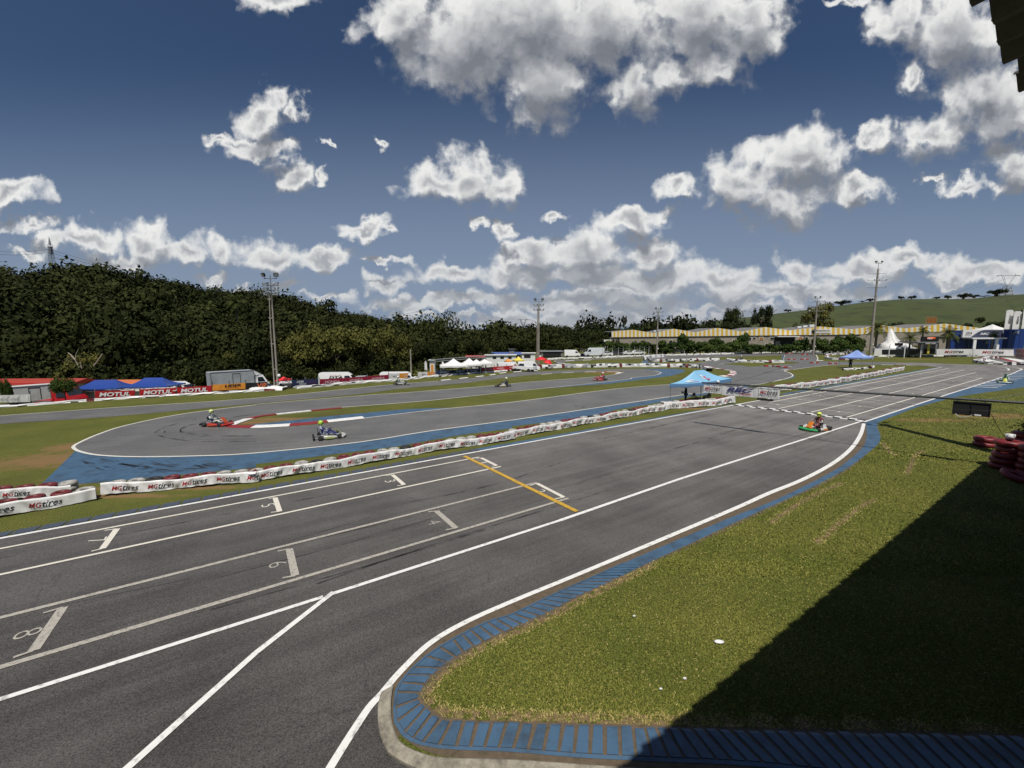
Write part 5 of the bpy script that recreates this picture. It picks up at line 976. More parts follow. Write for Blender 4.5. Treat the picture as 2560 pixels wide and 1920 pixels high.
# ------------------------------------------------------------------ pop-up canopies
def canopy(name, label, c4, peaks, m, mv, hgt0, logos=(), legs=True, val=.26, n=8, cat='canopy', zg=None):
    # c4: four world corners (with eave z), counter-clockwise; peaks: one or two points
    o0 = Vector((sum(c.x for c in c4)/4, sum(c.y for c in c4)/4, hgt0)); e = empty(name, o0, 0, label, cat); c = [v-o0 for v in c4]; pk = [v-o0 for v in peaks]
    if len(pk) == 1: pk = [pk[0], pk[0]]
    near = [pk[0] if (q-pk[0]).length <= (q-pk[1]).length else pk[1] for q in c]
    b_ = MB(); tv = MB()
    for i in range(4):
        a, b, pa, pb = c[i], c[(i+1) % 4], near[i], near[(i+1) % 4]; g = []
        for j in range(n+1):
            row = []
            for k in range(n+1):
                t, s_ = k/n, j/n; lo = a.lerp(b, t); hi = pa.lerp(pb, t); q = lo.lerp(hi, s_); q = q-Vector((0,0,(hi.z-lo.z)*.28*math.sin(math.pi*s_)*(1-.25*abs(2*t-1)))); q.z += .035*math.sin(math.pi*t)*0-(.05*math.sin(math.pi*t)*(1-s_)); row.append(q)
            g.append(row)
        b_.loft(g, False, True, closed=False)
        tv.loft([[q+Vector((0,0,.01)) for q in g[0]], [q+Vector((.0,0,-val*.6))+(q-Vector((0,0,q.z))).normalized()*.02 for q in g[0]], [q+Vector((0,0,-val-.03*math.sin(k*1.7))) for k, q in enumerate(g[0])]], False, True, closed=False)
    for bb in (b_, tv): pass
    b_.build('roof', m, e); tv.build('valance', mv, e)
    if legs:
        for q in c:
            l_ = MB(); l_.tube([(q.x*.97, q.y*.97, -.02), (q.x*.97, q.y*.97, q.z)], .028, 5); l_.box((q.x*.97, q.y*.97, .02), (.12,.12,.03)); l_.build('leg', M_steel, e)
        t_ = MB()
        for i in range(4):
            a, b = c[i]*.97, c[(i+1) % 4]*.97; mm = a.lerp(b, .5); t_.tube([(a.x,a.y,a.z-.25),(mm.x,mm.y,a.z-.02),(b.x,b.y,b.z-.25)], .014, 4); t_.tube([(a.x,a.y,a.z-.02),(mm.x,mm.y,a.z-.28),(b.x,b.y,b.z-.02)], .014, 4)
        t_.build('truss', M_steel, e)
    for (i, t0, s0, t1, s1, txt, mm) in logos:
        a, b, pa, pb = c[i], c[(i+1) % 4], near[i], near[(i+1) % 4]; vs, fs, X0, X1, Y0, Y1 = text_geo(txt, .03, .3); l_ = MB(); q_ = []
        for v in vs:
            t = t0+(v.x-X0)/(X1-X0)*(t1-t0); s_ = s0+(v.y-Y0)/(Y1-Y0)*(s1-s0); lo = a.lerp(b, t); hi = pa.lerp(pb, t); q = lo.lerp(hi, s_)-Vector((0,0,(hi.z-lo.z)*.28*math.sin(math.pi*s_)*(1-.25*abs(2*t-1))-.03)); q_.append(q)
        l_.add(q_, fs); l_.build('logo', mm, e)
    return e
def peak_tent(name, label, x, y_eave, y_peak, Y, w, d, rz, m, mv, ridge=0, hgt=None, logos=(), cat='canopy', zb=None, legs=True, val=.26):
    ctr = at(x, y_eave, Y); zb = GZ(x, Y) if zb is None else zb; ca, sa = math.cos(rz), math.sin(rz)
    cs = [Vector((ctr.x+ca*a*w/2-sa*b*d/2, ctr.y+sa*a*w/2+ca*b*d/2, ctr.z)) for a, b in ((-1,-1),(1,-1),(1,1),(-1,1))]
    pz = at(x, y_peak, Y).z; pk = [Vector((ctr.x+ca*a*ridge/2, ctr.y+sa*a*ridge/2, pz)) for a in ((-1, 1) if ridge else (0,))]
    return canopy(name, label, cs, pk, m, mv, zb, logos, legs=legs, cat=cat, val=val)
# flag marshal's tent on the infield
cL, cM, cR = at(*px('G',412,328), 37.5), at(*px('G',858,312), 36.3), at(*px('G',1268,252), 39.6)
cB = cL+cR-cM; cB.z = (cL.z+cR.z)/2
canopy('marshal_tent', 'light blue pop up tent with red and white logos beside the finish line', [cL, cM, cR, cB], [at(*px('G',752,148), 38.0), at(*px('G',880,135), 39.3)], M_tent, M_tentv, 0,
       logos=[(0,.40,.18,.80,.46,'FZ',M_wht),(0,.62,.14,.95,.22,'~',M_redf),(1,.16,.42,.34,.72,'FZ',M_wht),(1,.30,.22,.48,.62,'Z~',M_redf)], val=.30)
peak_tent('marshal_tent', 'periwinkle blue pop up tent on the far grass with a marshal standing under it', 2141, 892, 875.5, 74, 4.0, 3.4, .5, M_tent2, M_tent2, ridge=.7, logos=[(0,.35,.30,.60,.62,'A',M_wht)])
# blue tarpaulin canopies of the left paddock
peak_tent('paddock_canopy', 'shiny royal blue canopy behind the leftmost red banner', 266, 967, 949.5, 46.5, 4.7, 3.2, .10, M_bluef, M_bluef, ridge=2.2, legs=True, val=.12)
peak_tent('paddock_canopy', 'shiny royal blue canopy behind the middle red banner, right of its twin', 386, 962, 944, 47.5, 4.6, 3.2, .10, M_bluef, M_bluef, ridge=1.9, val=.12)
peak_tent('paddock_canopy', 'small red canopy over a white van beside the twin light pole', 709, 948.5, 941, 52, 1.6, 1.6, .3, M_redf, M_redf, legs=True, val=.1)
for i, (x, ye, yp, Y, w, lab) in enumerate([(1134,912.5,896,66,4.2,'first and largest white peaked tent behind the navy banner'),(1173,909.5,895,68,3.4,'second white peaked tent behind the navy banner'),(1191,907.5,898,69,2.6,'third white peaked tent, smaller, behind the navy banner'),(1211,906.5,897,70,2.8,'fourth white peaked tent, right end of the row')]):
    peak_tent('white_tent', lab, x, ye, yp, Y, w, 3.2, .18, M_vinyl, M_vinyl, cat='tent')
peak_tent('small_canopy', 'yellow peaked canopy in the crowded centre paddock', 1296, 899.5, 890.5, 84, 1.9, 2, .2, M_yelf, M_yelf, zb=-.4, cat='canopy'); peak_tent('small_canopy', 'orange yellow canopy left of the yellow peaked one', 1271, 902, 896, 80, 1.2, 2, .2, M_orng, M_orng, zb=-.6, cat='canopy')
def umbrella(x, ye, yp, Y, w, label, tilt=0, zb=0):
    c = at(x, ye, Y); p = at(x, yp, Y); e = empty('sun_umbrella', (c.x, c.y, zb), 0, label, 'umbrella'); b_ = MB(); h0, h1 = c.z-zb, p.z-zb; k = 8
    rings = [[Vector((math.cos(2*math.pi*j/16)*w/2*t*(1 if j % 2 else .96), math.sin(2*math.pi*j/16)*w/2*t*(1 if j % 2 else .96), h0+(h1-h0)*(1-t**1.4))) for j in range(16)] for t in (1,.75,.5,.25,.03)]
    rings.insert(0, [q+Vector((0,0,-.14)) for q in rings[0]]); b_.loft(rings, True, True); o = b_.build('shade', M_redf, e); o.rotation_euler = (0, tilt, 0); b_ = MB(); b_.tube([(0,0,0),(0,0,h1)], .03, 5); b_.build('pole', M_steel, e); return e
umbrella(1353, 898, 892, 82, 2.3, 'faded red umbrella behind the second light pole'); umbrella(1366, 907, 898, 80, 1.9, 'bright red umbrella drooping right of the second light pole', .35); umbrella(1782, 876, 871.5, 128, 1.6, 'small red umbrella before the striped warehouse hedge')
# ------------------------------------------------------------------ vehicles
def wheel(e, x, y, r=.34, w=.22, rim=True):
    b_ = MB(); Mx = Matrix.Rotation(math.pi/2, 3, 'X'); b_.lathe([(r*.55,-w/2),(r*.94,-w/2),(r,-w*.3),(r,w*.3),(r*.94,w/2),(r*.55,w/2)], 16, (0,0,0), Mx); o = b_.build('wheel', M_tyre, e); o.location = (x, y, r)
    g = MB(); g.lathe([(.02,-w*.40),(r*.56,-w*.46),(r*.56,w*.46),(.02,w*.40)], 12, (0,0,0), Mx); g.build('rim', M_galv, o); return o
def extrude_profile(b_, prof, w, inset=.0, zb=.9):  # prof list of (x,z), w half width; upper part leans in
    rows = []
    for s_ in (-1, -.86, .86, 1):
        row = []
        for x, z in prof:
            k = 1-(max(0, z-zb)*.16 if inset else 0); f_ = .97 if abs(s_) == 1 else 1
            cx = sum(p[0] for p in prof)/len(prof); cz = sum(p[1] for p in prof)/len(prof)
            row.append(Vector((cx+(x-cx)*(f_ if abs(s_) == 1 else 1), s_*w*k, cz+(z-cz)*(f_ if abs(s_) == 1 else 1))))
        rows.append(row)
    b_.loft(rows, True, False)
def car(label, x, Y, yaw, col, kind='car', zb=None, scale=1.0):
    p = at(x, 900, Y); zb = GZ(x, Y) if zb is None else zb; e = empty({'car':'parked_car','van':'parked_van','pickup':'pickup_truck'}[kind], (p.x, p.y, zb), yaw, label, kind if kind != 'pickup' else 'pickup'); e.scale = (scale,)*3
    mc = mat('car_paint', col, .25, .03, 1, spec=.6); b_ = MB()
    if kind == 'car': prof = [(-2.1,.35),(-2.12,.75),(-1.95,.98),(-1.35,1.02),(-.85,1.42),(.45,1.44),(1.15,1.02),(1.85,.90),(2.12,.68),(2.1,.35)]; w = .86; ws = 1.28; gl = [(-1.25,1.03),(-.83,1.36),(.40,1.38),(1.02,1.03)]
    elif kind == 'van': prof = [(-2.7,.4),(-2.72,2.25),(-2.5,2.45),(1.2,2.42),(1.75,2.05),(2.15,1.35),(2.7,1.12),(2.78,.75),(2.75,.4)]; w = .98; ws = 1.85; gl = [(1.0,1.38),(1.0,1.98),(1.55,1.98),(1.98,1.38)]
    else: prof = [(-2.5,.5),(-2.5,1.05),(-.75,1.05),(-.6,1.65),(.55,1.68),(1.15,1.10),(2.3,.98),(2.45,.7),(2.45,.5)]; w = .88; ws = 1.5; gl = [(-.5,1.12),(-.42,1.56),(.50,1.58),(.98,1.12)]
    extrude_profile(b_, prof, w, .1); b_.build('body', mc, e)
    for s_ in (-1, 1):
        g = MB(); k = 1-(1.15-.9)*.16; yy = s_*(w*(1.01)+.0); q = [Vector((a, s_*(w*(1-max(0,z-.9)*.16)+.012), z)) for a, z in gl]; g.add(q, [(0,1,2,3)] if s_ > 0 else [(3,2,1,0)]); g.build('side_window', M_glass, e)
        for xx in (-ws, ws): wheel(e, xx*(1 if kind != 'van' else .98), s_*(w-.08), .33)
    g = MB(); a, c = gl[2], gl[3]; off = .06
    if kind == 'car': q = [(.47,1.42),(1.13,1.04)]
    elif kind == 'van': q = [(1.76,2.03),(2.15,1.38)]
    else: q = [(.57,1.65),(1.13,1.13)]
    n_ = Vector((q[0][1]-q[1][1], 0, q[1][0]-q[0][0])).normalized()*.012; ww = w*.80
    g.add([Vector((q[0][0], -ww, q[0][1]))+n_, Vector((q[1][0], -ww, q[1][1]))+n_, Vector((q[1][0], ww, q[1][1]))+n_, Vector((q[0][0], ww, q[0][1]))+n_], [(0,1,2,3)]); g.build('windscreen', M_glass, e)
    for s_ in (-1, 1):
        h_ = MB(); h_.rbox((prof[-2][0]-.02, s_*w*.72, .72 if kind != 'van' else .9), (.08,.30,.14), .02); h_.build('headlight', M_wht, e)
    return e
def box_truck(label, p, yaw, L_, hb, col, colc, zb, text=None, w=2.2, door=True, name='box_truck'):
    e = empty(name, (p[0], p[1], zb), yaw, label, 'truck'); b_ = MB(); b_.rbox((-L_/2, 0, .95+hb/2), (L_, w, hb), .04)
    b_.build('cargo_box', col, e); t_ = MB()
    for z in (.95, .95+hb): t_.box((-L_/2, -w/2-.01, z), (L_, .05, .07))
    for xx in (0, -L_): t_.box((xx-.02*(1 if xx == 0 else -1), -w/2-.015, .95+hb/2), (.07,.05,hb))
    t_.build('edge_trim', M_galv, e)
    if door: d = MB(); [d.box((-L_*.42+dx, -w/2-.012, .95+hb*.48), (.04,.03,hb*.78)) for dx in (-.42,.42)]; d.box((-L_*.42, -w/2-.012, .95+hb*.87), (.88,.03,.04)); d.build('side_door', M_dark, e)
    c = MB(); extrude_profile(c, [(.15,.55),(.15,2.35),(.35,2.55),(1.15,2.5),(1.55,1.75),(1.85,1.35),(1.95,.9),(1.95,.55)], w*.46, .1, 1.2); c.build('cab', colc, e)
    f_ = MB(); f_.add([(.0,-w*.42,2.5),(.0,w*.42,2.5),(.0,w*.42,.95+hb),(.0,-w*.42,.95+hb),(1.05,-w*.36,2.53),(1.05,w*.36,2.53)], [(0,3,4),(1,5,2),(3,2,5,4),(0,1,2,3)]); f_.build('wind_deflector', colc, e)
    for s_ in (-1, 1): g = MB(); g.add([Vector((.45, s_*(w*.445), 1.62)), Vector((.45, s_*(w*.425), 2.25)), Vector((1.05, s_*(w*.425), 2.25)), Vector((1.36, s_*(w*.445), 1.62))], [(0,1,2,3)] if s_ > 0 else [(3,2,1,0)]); g.build('side_window', M_glass, e)
    g = MB(); g.add([(1.20,-w*.38,2.42),(1.565,-w*.40,1.74),(1.565,w*.40,1.74),(1.20,w*.38,2.42)], [(0,1,2,3)]); g.build('windscreen', M_glass, e)
    ch = MB(); ch.box((-L_/2+.6, 0, .72), (L_+2.2, .9, .22)); ch.build('chassis', M_dark, e)
    for xx in (1.1, -L_*.72): [wheel(e, xx, s_*(w/2-.18), .42, .26) for s_ in (-1,1)]
    return e
M_tbox = mat('dented_box_panel', (.36, .385, .41), .5, .12, 1.2, bump=.5, bscale=1.6, dirt=(.24,.25,.26), dscale=1.0)
pA, pB = at(*px('F',145,600), 53), at(*px('F',893,600), 56.5); dv = (pB-pA); yw = math.atan2(dv.y, dv.x)
box_truck('grey box truck with white cab and roof deflector behind the yellow banner', (pB.x, pB.y), yw, (Vector((dv.x, dv.y)).length), 2.25, M_tbox, M_wht, -1.45)
pA, pB = at(20, 985, 44), at(118, 985, 46.5); dv = pB-pA; box_truck('white box truck half hidden behind the sponsor sheet at far left', (pB.x, pB.y), math.atan2(dv.y, dv.x), Vector((dv.x, dv.y)).length, 1.6, mat('white_box_panel', (.62,.62,.60), .5, .1, 1.2, bump=.4, bscale=2, dirt=(.40,.38,.35), dscale=1.4), M_wht, -1.45)
p = at(150, 985, 43.5); box_truck('small red truck with its wheel showing behind the dark bush', (p.x, p.y), .1, 1.6, .35, M_cred, M_cred, -1.45, door=False)
e = car('white lettered delivery van above the leftmost crimson banner', 846, 62.5, .16, (.80,.80,.79), 'van', zb=-1.6); t_ = MB()
t_ = MB(); put_text(t_, 'DTA', (-1.2, -.995, 1.55), (1,0,0), (0,0,1), 1.9, .42, .04, .2); t_.build('lettering', M_print_k, e); t_ = MB(); put_text(t_, 'RACING TEAM', (-1.0, -.985, 2.02), (1,0,0), (0,0,1), 1.5, .12, .01, .2); t_.build('lettering', M_print_r, e)
car('silver car peeking over the middle crimson banner', 905, 63, .15, (.42,.44,.46), zb=-1.2)
e = car('white high roof van behind the white and orange banner', 997, 61.5, .12, (.80,.80,.79), 'van', zb=-1.45, scale=.98); t_ = MB(); put_text(t_, 'SPEEDCAFE', (-1.9, -.99, 1.45), (1,0,0), (0,0,1), 2.6, .30, .03, .3); t_.build('lettering', M_print_k, e)
car('white van parked under the small red canopy', 706, 54, .35, (.74,.74,.73), 'van', zb=-1.6, scale=.62); car('white minibus behind the dark navy banner', 742, 57, .1, (.70,.71,.72), 'van', zb=-1.9, scale=.85); car('white van nose behind the sheets right of the yellow banner', 655, 56, .1, (.75,.75,.75), 'car', zb=-1.2, scale=.8)
car('dark car just right of the white minibus', 765, 56, .1, (.05,.05,.06), zb=-1.55, scale=.9)
for x, Y, yaw, col, kd, sc, lab in [(1272,74,.3,(.78,.78,.77),'van',.75,'white van with open side between the tents and the white pickups'),(1310,72,2.6,(.80,.80,.79),'pickup',.85,'white pickup in front of the yellow canopy'),(1322,76,.0,(.80,.80,.79),'van',.72,'white camper van left of the second light pole'),
    (1430,117,.0,(.80,.80,.79),'van',.8,'white van left of the blue sign in the far paddock'),(1485,117,math.pi,(.60,.62,.64),'van',1.0,'pale grey van right of the blue sign'),(1512,118,math.pi,(.78,.78,.77),'car',1,'white hatchback at the left end of the fence row'),(1571,124,.1,(.78,.78,.77),'car',.85,'small white car left of the third light pole, first of two'),(1593,125,.1,(.76,.76,.75),'car',1,'white car left of the third light pole, second of two'),
    (1541,122,.0,(.06,.06,.07),'car',.9,'dark car among the left fence posts'),(1652,130,.0,(.10,.10,.11),'car',1,'dark car just right of the third light pole'),(1695,133,.0,(.04,.045,.05),'pickup',1,'black pickup below the tallest hedge tree'),(1726,134,.0,(.80,.80,.79),'pickup',1,'white pickup right of the black pickup'),(1775,136,.0,(.09,.10,.11),'car',1,'grey car left of the small red umbrella pole'),(1836,139,3.1,(.80,.80,.79),'car',1,'white car right of the small red umbrella'),(1857,140,.0,(.03,.03,.035),'car',.9,'black car right of the white one'),(1886,142,.0,(.05,.05,.055),'car',.9,'black car before the small windows'),(1909,143,.0,(.78,.78,.77),'car',.9,'white car near the left struts'),(1940,145,.0,(.75,.75,.74),'car',.8,'low white car before the loading bay'),(2022,148,.0,(.70,.70,.70),'car',.9,'pale car beside the fourth light pole base'),(2072,150,1.5,(.72,.72,.72),'car',1,'white car facing the track right of the fourth light pole'),(2136,150,.0,(.70,.71,.72),'car',.9,'pale car behind the right strut braced post')]:
    car(lab, x, Y, yaw, col, kd, scale=sc)
# long buses, sheds and odd structures of the paddock
def shed(name, label, x0, x1, yt, Y, d, zb, m, roofm=None, h=None, gable=.0, cat='building', windows=(), wm=None, Y1=None):
    a, b = at(x0, yt, Y), at(x1, yt, Y1 or Y); t = (b-a); L_ = math.hypot(t.x, t.y); e = empty(name, (a.x, a.y, zb), math.atan2(t.y, t.x), label, cat); h = a.z-zb
    w_ = MB(); w_.box((L_/2, d/2, (h-gable)/2), (L_, d, h-gable)); w_.build('wall', m, e)
    r_ = MB(); r_.loft([[Vector((xx,-.25,h-gable)), Vector((xx,d/2,h)), Vector((xx,d+.25,h-gable)), Vector((xx,d+.25,h-gable-.08)), Vector((xx,-.25,h-gable-.08))] for xx in (-.2, L_+.2)], True, False); r_.build('roof', roofm or m, e)
    for (fx, fw, z0, z1) in windows: g = MB(); g.box((L_*fx, -.01, (z0+z1)/2*h), (fw*L_, .05, (z1-z0)*h)); g.build('window', wm or M_dark, e)
    return e
M_cream = mat('cream_wall', (.40,.37,.28), .8, .1, 1, dirt=(.28,.26,.2), dscale=1); M_redroof = mat('red_roof_sheet', (.36,.05,.03), .5, .1, 1); M_orroof = mat('orange_roof_sheet', (.55,.16,.06), .5, .1, 1); M_gwall = mat('grey_block_wall', (.22,.21,.20), .85, .12, 1.5, dirt=(.14,.13,.12), dscale=1)
shed('long_shed', 'long cream shed with red banded roof edge behind the left truck', -60, 172, 951, 50, 4, -1.45, M_cream, M_redroof, gable=.5, windows=[(.5,.98,.78,.86)], wm=M_cred)
shed('long_shed', 'orange roofed shed showing between the two blue canopies', 232, 372, 953, 52, 3.5, -1.45, M_wht, M_orroof, gable=.35)
shed('boundary_wall', 'low dirty white wall behind the red banners under the blue canopies', 201, 440, 976, 45.5, .25, -1.45, mat('whitewashed_wall', (.58,.56,.50), .9, .15, 2, dirt=(.2,.19,.16), dscale=1.5, dlo=.52, dhi=.7), gable=.02, cat='wall')
car('white motorboat like camper behind the second blue canopy', 425, 52, .1, (.78,.78,.77), 'van', zb=-1.6, scale=.95)
shed('team_tower', 'white printed tower of the tent truss before the wood', 1074, 1086, 899.5, 67, 1.2, -1.3, M_vinyl, cat='structure' if False else 'tower', windows=[(.5,.5,.35,.8)], wm=M_orng)
shed('team_bus', 'white bus roof behind the tent row', 1213, 1290, 887, 92, 2.6, -.9, M_wht, gable=.05, cat='bus', windows=[(.3,.12,.68,.86),(.55,.12,.68,.86),(.8,.12,.68,.86)]); shed('team_bus', 'red and white coach left of the white bus', 1165, 1212, 889, 90, 2.6, -.9, M_wht, M_redroof, gable=.3, cat='bus', windows=[(.3,.4,.6,.82)])
shed('blue_roof', 'blue flat roofed shelter behind the buses', 1228, 1302, 881.5, 104, 5, -.4, M_gwall, mat('blue_roof_sheet', (.07,.11,.30), .5), gable=.5, windows=[(.5,.9,.1,.7)]); shed('white_trailer', 'white trailer with stacked goods left of the second light pole', 1305, 1338, 882, 100, 2.6, -.3, M_wht, gable=.05, cat='trailer', windows=[(.4,.5,.45,.8)])
shed('flat_shelter', 'dark flat roofed shelter right of the second light pole', 1352, 1408, 878, 118, 8, 0, M_gwall, M_galv, gable=.1, windows=[(.5,.8,.05,.82)]); shed('blue_sign', 'small blue sign box between the two far vans', 1451, 1465, 884, 118, .4, 0, M_navy, cat='sign', gable=.02)
shed('yellow_truck_box', 'pale yellow truck box half hidden in the trees', 1451, 1470, 862, 150, 3, 0, M_cream, gable=.05, cat='truck', windows=[(.75,.4,.7,.95)], wm=M_orng)
shed('sign_panel', 'dark green sign panels above the blue shelter', 1273, 1286, 872, 105, .2, 0, M_gwall, cat='sign', gable=.02)
for i, (x, y0, Y, lab) in enumerate([(1061, 899, 66, 'small white feather flag before the trees left of the tents'), (1104, 900, 66, 'small white feather flag beside the first white tent')]):
    a = at(x, y0+3, Y); b_ = MB(); h = a.z+1.45; e = empty('feather_flag', (a.x, a.y, -1.45), 0, lab, 'flag'); b_.tube([(0,0,0),(0,0,h*.9),(.15,0,h)], .02, 4); b_.build('pole', M_steel, e); f_ = MB(); f_.loft([[Vector((0,-.01,h*.62)),Vector((.42,-.01,h*.60)),Vector((.42,.01,h*.60)),Vector((0,.01,h*.62))],[Vector((0,-.01,h*.9)),Vector((.36,-.01,h*.92)),Vector((.36,.01,h*.92)),Vector((0,.01,h*.9))],[Vector((.1,-.01,h)),Vector((.16,-.01,h)),Vector((.16,.01,h)),Vector((.1,.01,h))]], True, False); f_.build('flag_cloth', M_vinyl, e)
b_ = MB(); a, c = at(1088, 899, 66.5), at(1214, 889, 70); b_.tube([a, c], .07, 5); b_.tube([(a.x,a.y,-1.45), a], .09, 5); b_.tube([(c.x,c.y,-1.2), c], .07, 5); b_.tube([a+Vector((0,0,-.3)), c+Vector((0,0,-.3))], .05, 5); o = b_.build('truss_gantry', M_galv); tag(o, 'long thin white truss beam above the row of white tents', 'truss')
# covered tyre pile and quad by the pole
b_ = MB(); rr_ = random.Random(5); p = at(680, 975, 49.0)
rows = [[Vector((p.x-2.3+.35*i, p.y+dy, (.02, .25+.08*math.sin(i*1.3), .42+.10*math.sin(i*.9+1), .30, .02)[k])) for k, dy in enumerate((-.7,-.6,0,.5,.7))] for i in range(12)]
b_.loft(rows, False, True, closed=False); o = b_.build('covered_pile', M_vinyl); tag(o, 'low pile under a wrinkled white sheet at the foot of the twin pole', 'pile')
p = at(715, 973, 50.5); e = empty('quad_bike', (p.x, p.y, -.05), .3, 'small dark quad bike right of the twin pole foot', 'quad bike'); b_ = MB(); b_.rbox((0,0,.5), (1.3,.45,.3), .08); b_.tube([(.35,0,.6),(.25,0,.9)], .03); b_.tube([(.25,-.35,.9),(.25,.35,.9)], .025); b_.build('body', M_black, e); [wheel(e, xx, yy, .27, .2) for xx in (-.5,.5) for yy in (-.38,.38)]
# ------------------------------------------------------------------ striped warehouse
Yw = 150.0
prof = [(1529,829.5)]+P('M3', 460,135, 740,180, 1020,122, 1320,170, 1630,110, 1975,160)+P('M4', 210,232, 590,281, 1060,222, 1550,265)+P('M5', 30,325, 400,376, 1000,300, 1545,370)
eav = [(1529,843.6),(1900,839.2),(2076,837.6),(2151,836.5),(2205,831),(2451,828)]
wpt = lambda x, y: at(x, y, Yw)
e = empty('striped_warehouse', (wpt(1529,840).x, Yw, 0), 0, 'long warehouse with yellow and white striped gables and grey block wall', 'warehouse'); O = e.location.copy()
M_wy = mat('warehouse_yellow', (.68,.44,.06), .5, .06, 1); M_ww = mat('warehouse_white', (.74,.72,.64), .5, .05, 1, dirt=(.5,.47,.4), dscale=.8); M_wblk = mat('warehouse_blocks', (.30,.265,.215), .9, .08, .8, dirt=(.20,.175,.14), dscale=.5, bump=.3, bscale=3)
b_ = MB(); x = 1529.0; i = 0; yt = lambda q: interp(q, prof)
while x < 2448:
    w_ = 4.75+(x-1529)/920*2.9; x2 = min(2450, x+w_); cuts = [x]+[p_[0] for p_ in prof if x < p_[0] < x2]+[x2]; b_.cur = i % 2
    for u, v in zip(cuts, cuts[1:]):
        A_, B_, C_, D_ = wpt(u, interp(u, eav))-O, wpt(v, interp(v, eav))-O, wpt(v, yt(v))-O, wpt(u, yt(u))-O
        b_.add([A_, B_, C_, D_, A_+Vector((0,.25,0)), B_+Vector((0,.25,0)), C_+Vector((0,.25,0)), D_+Vector((0,.25,0))], [(0,1,2,3),(3,2,6,7),(5,4,7,6),(4,5,1,0)])
    x = x2; i += 1
b_.build('striped_gable', [M_ww, M_wy], e)
b_ = MB(); rows = [[wpt(u, interp(u, eav)+.6)-O+Vector((0,.12,0)), Vector((wpt(u,840).x-O.x, .12, 0))] for u in [1529+i*40 for i in range(24)]]
b_.add([q for r_ in rows for q in r_], [(2*i, 2*i+1, 2*i+3, 2*i+2) for i in range(len(rows)-1)]); lw = wpt(1529,842)-O; b_.add([(0,.12,0),(0,.12,lw.z),(0,16,lw.z),(0,16,0)], [(0,1,2,3)]); b_.build('wall', M_wblk, e)
b_ = MB(); b_.tube([wpt(1528, 843.8)-O+Vector((0,-.05,0)), wpt(1900,839.4)-O+Vector((0,-.05,0)), wpt(2151,836.7)-O+Vector((0,-.05,0))], .10, 4); b_.build('gutter', M_dark, e)
b_ = MB(); M_roofg = mat('roof_sheets', (.17,.165,.155), .7, .12, .8, dirt=(.10,.095,.09), dscale=.4)
for a, c in zip(prof, prof[1:]):
    p0, p1 = wpt(*a)-O, wpt(*c)-O; b_.add([p0+Vector((0,.25,-.02)), p1+Vector((0,.25,-.02)), p1+Vector((0,16,0)), p0+Vector((0,16,0))], [(0,1,2,3)])
b_.build('roof', M_roofg, e)
for c, q, mm in [('M3', q, M_dark) for q in ((955,280,1000,312),(1540,275,1590,305),(1675,278,1720,300),(1835,275,1880,300),(2040,242,2090,275),(2115,240,2150,265))]+[('M4',(115,390,175,430),mat('window_amber',(.34,.15,.05),.4)),('M4',(280,390,340,425),M_dark),('M4',(205,485,245,510),M_dark),('M4',(275,485,335,510),M_dark),('M4',(715,385,775,420),bpy.data.materials.get('window_amber') or M_dark),('M4',(820,385,860,415),M_dark)]:
    a = wpt(*px(c, q[0], q[1]))-O; d = wpt(*px(c, q[2], q[3]))-O; w_ = MB(); w_.box(((a.x+d.x)/2, .07, (a.z+d.z)/2), (d.x-a.x+.24, .12, a.z-d.z+.24)); o = w_.build('window', M_ww, e); g = MB(); g.box(((a.x+d.x)/2, -.0, (a.z+d.z)/2), (d.x-a.x, .06, a.z-d.z)); g.build('pane', mm, o)
a = wpt(*px('M4',352,385))-O; d = wpt(*px('M4',645,560))-O; w_ = MB(); w_.box(((a.x+d.x)/2, .06, a.z/2), (d.x-a.x, .14, a.z)); w_.build('loading_bay', M_dark, e)
a2 = wpt(*px('M4',355,368))-O; w_ = MB(); w_.box(((a.x+d.x)/2, -1.0, a2.z-.2), (d.x-a.x+.6, 2.2, .25)); w_.build('awning', M_wht, e); w_ = MB(); aa = wpt(*px('M4',390,500))-O; w_.box((aa.x, -.02, aa.z/2+.6), (1.6,.1,aa.z+1.2)); w_.build('bay_door', M_gwall, e)
a = wpt(*px('M4',925,264))-O; d = wpt(*px('M4',1207,326))-O; w_ = MB(); w_.box(((a.x+d.x)/2, -.12, (a.z+d.z)/2), (d.x-a.x, .12, a.z-d.z)); o = w_.build('sign_panel', M_ww, e); t_ = MB(); W_ = d.x-a.x; put_text(t_, 'Kalenborn', (a.x+W_*.20, -.20, d.z+(a.z-d.z)*.42), (1,0,0), (0,0,1), W_*.72, (a.z-d.z)*.46, .02); put_text(t_, 'abrasion protection', (a.x+W_*.22, -.20, d.z+(a.z-d.z)*.10), (1,0,0), (0,0,1), W_*.66, (a.z-d.z)*.16, .0); t_.build('lettering', M_print_k, o); t_ = MB(); t_.lathe([(.001,-.2),(.75,-.2),(.75,-.14),(.001,-.14)], 16, (a.x+W_*.08, -.35, (a.z+d.z)/2), Matrix.Rotation(math.pi/2, 3, 'X')); t_.build('emblem', M_print_k, o)
for x0, x1, y0, y1 in ((1633,1638,826,829),(1641,1650,825.5,830),(1991,2000,815.5,820.5),(2005,2015,813.5,818.5),(2021,2036,811.5,817)):
    a, d = at(x0, y0, Yw+8)-O, at(x1, y1, Yw+8)-O; w_ = MB(); w_.box(((a.x+d.x)/2, 8, (a.z+d.z)/2), (d.x-a.x, 1.5, a.z-d.z)); w_.build('roof_vent', M_wht, e)
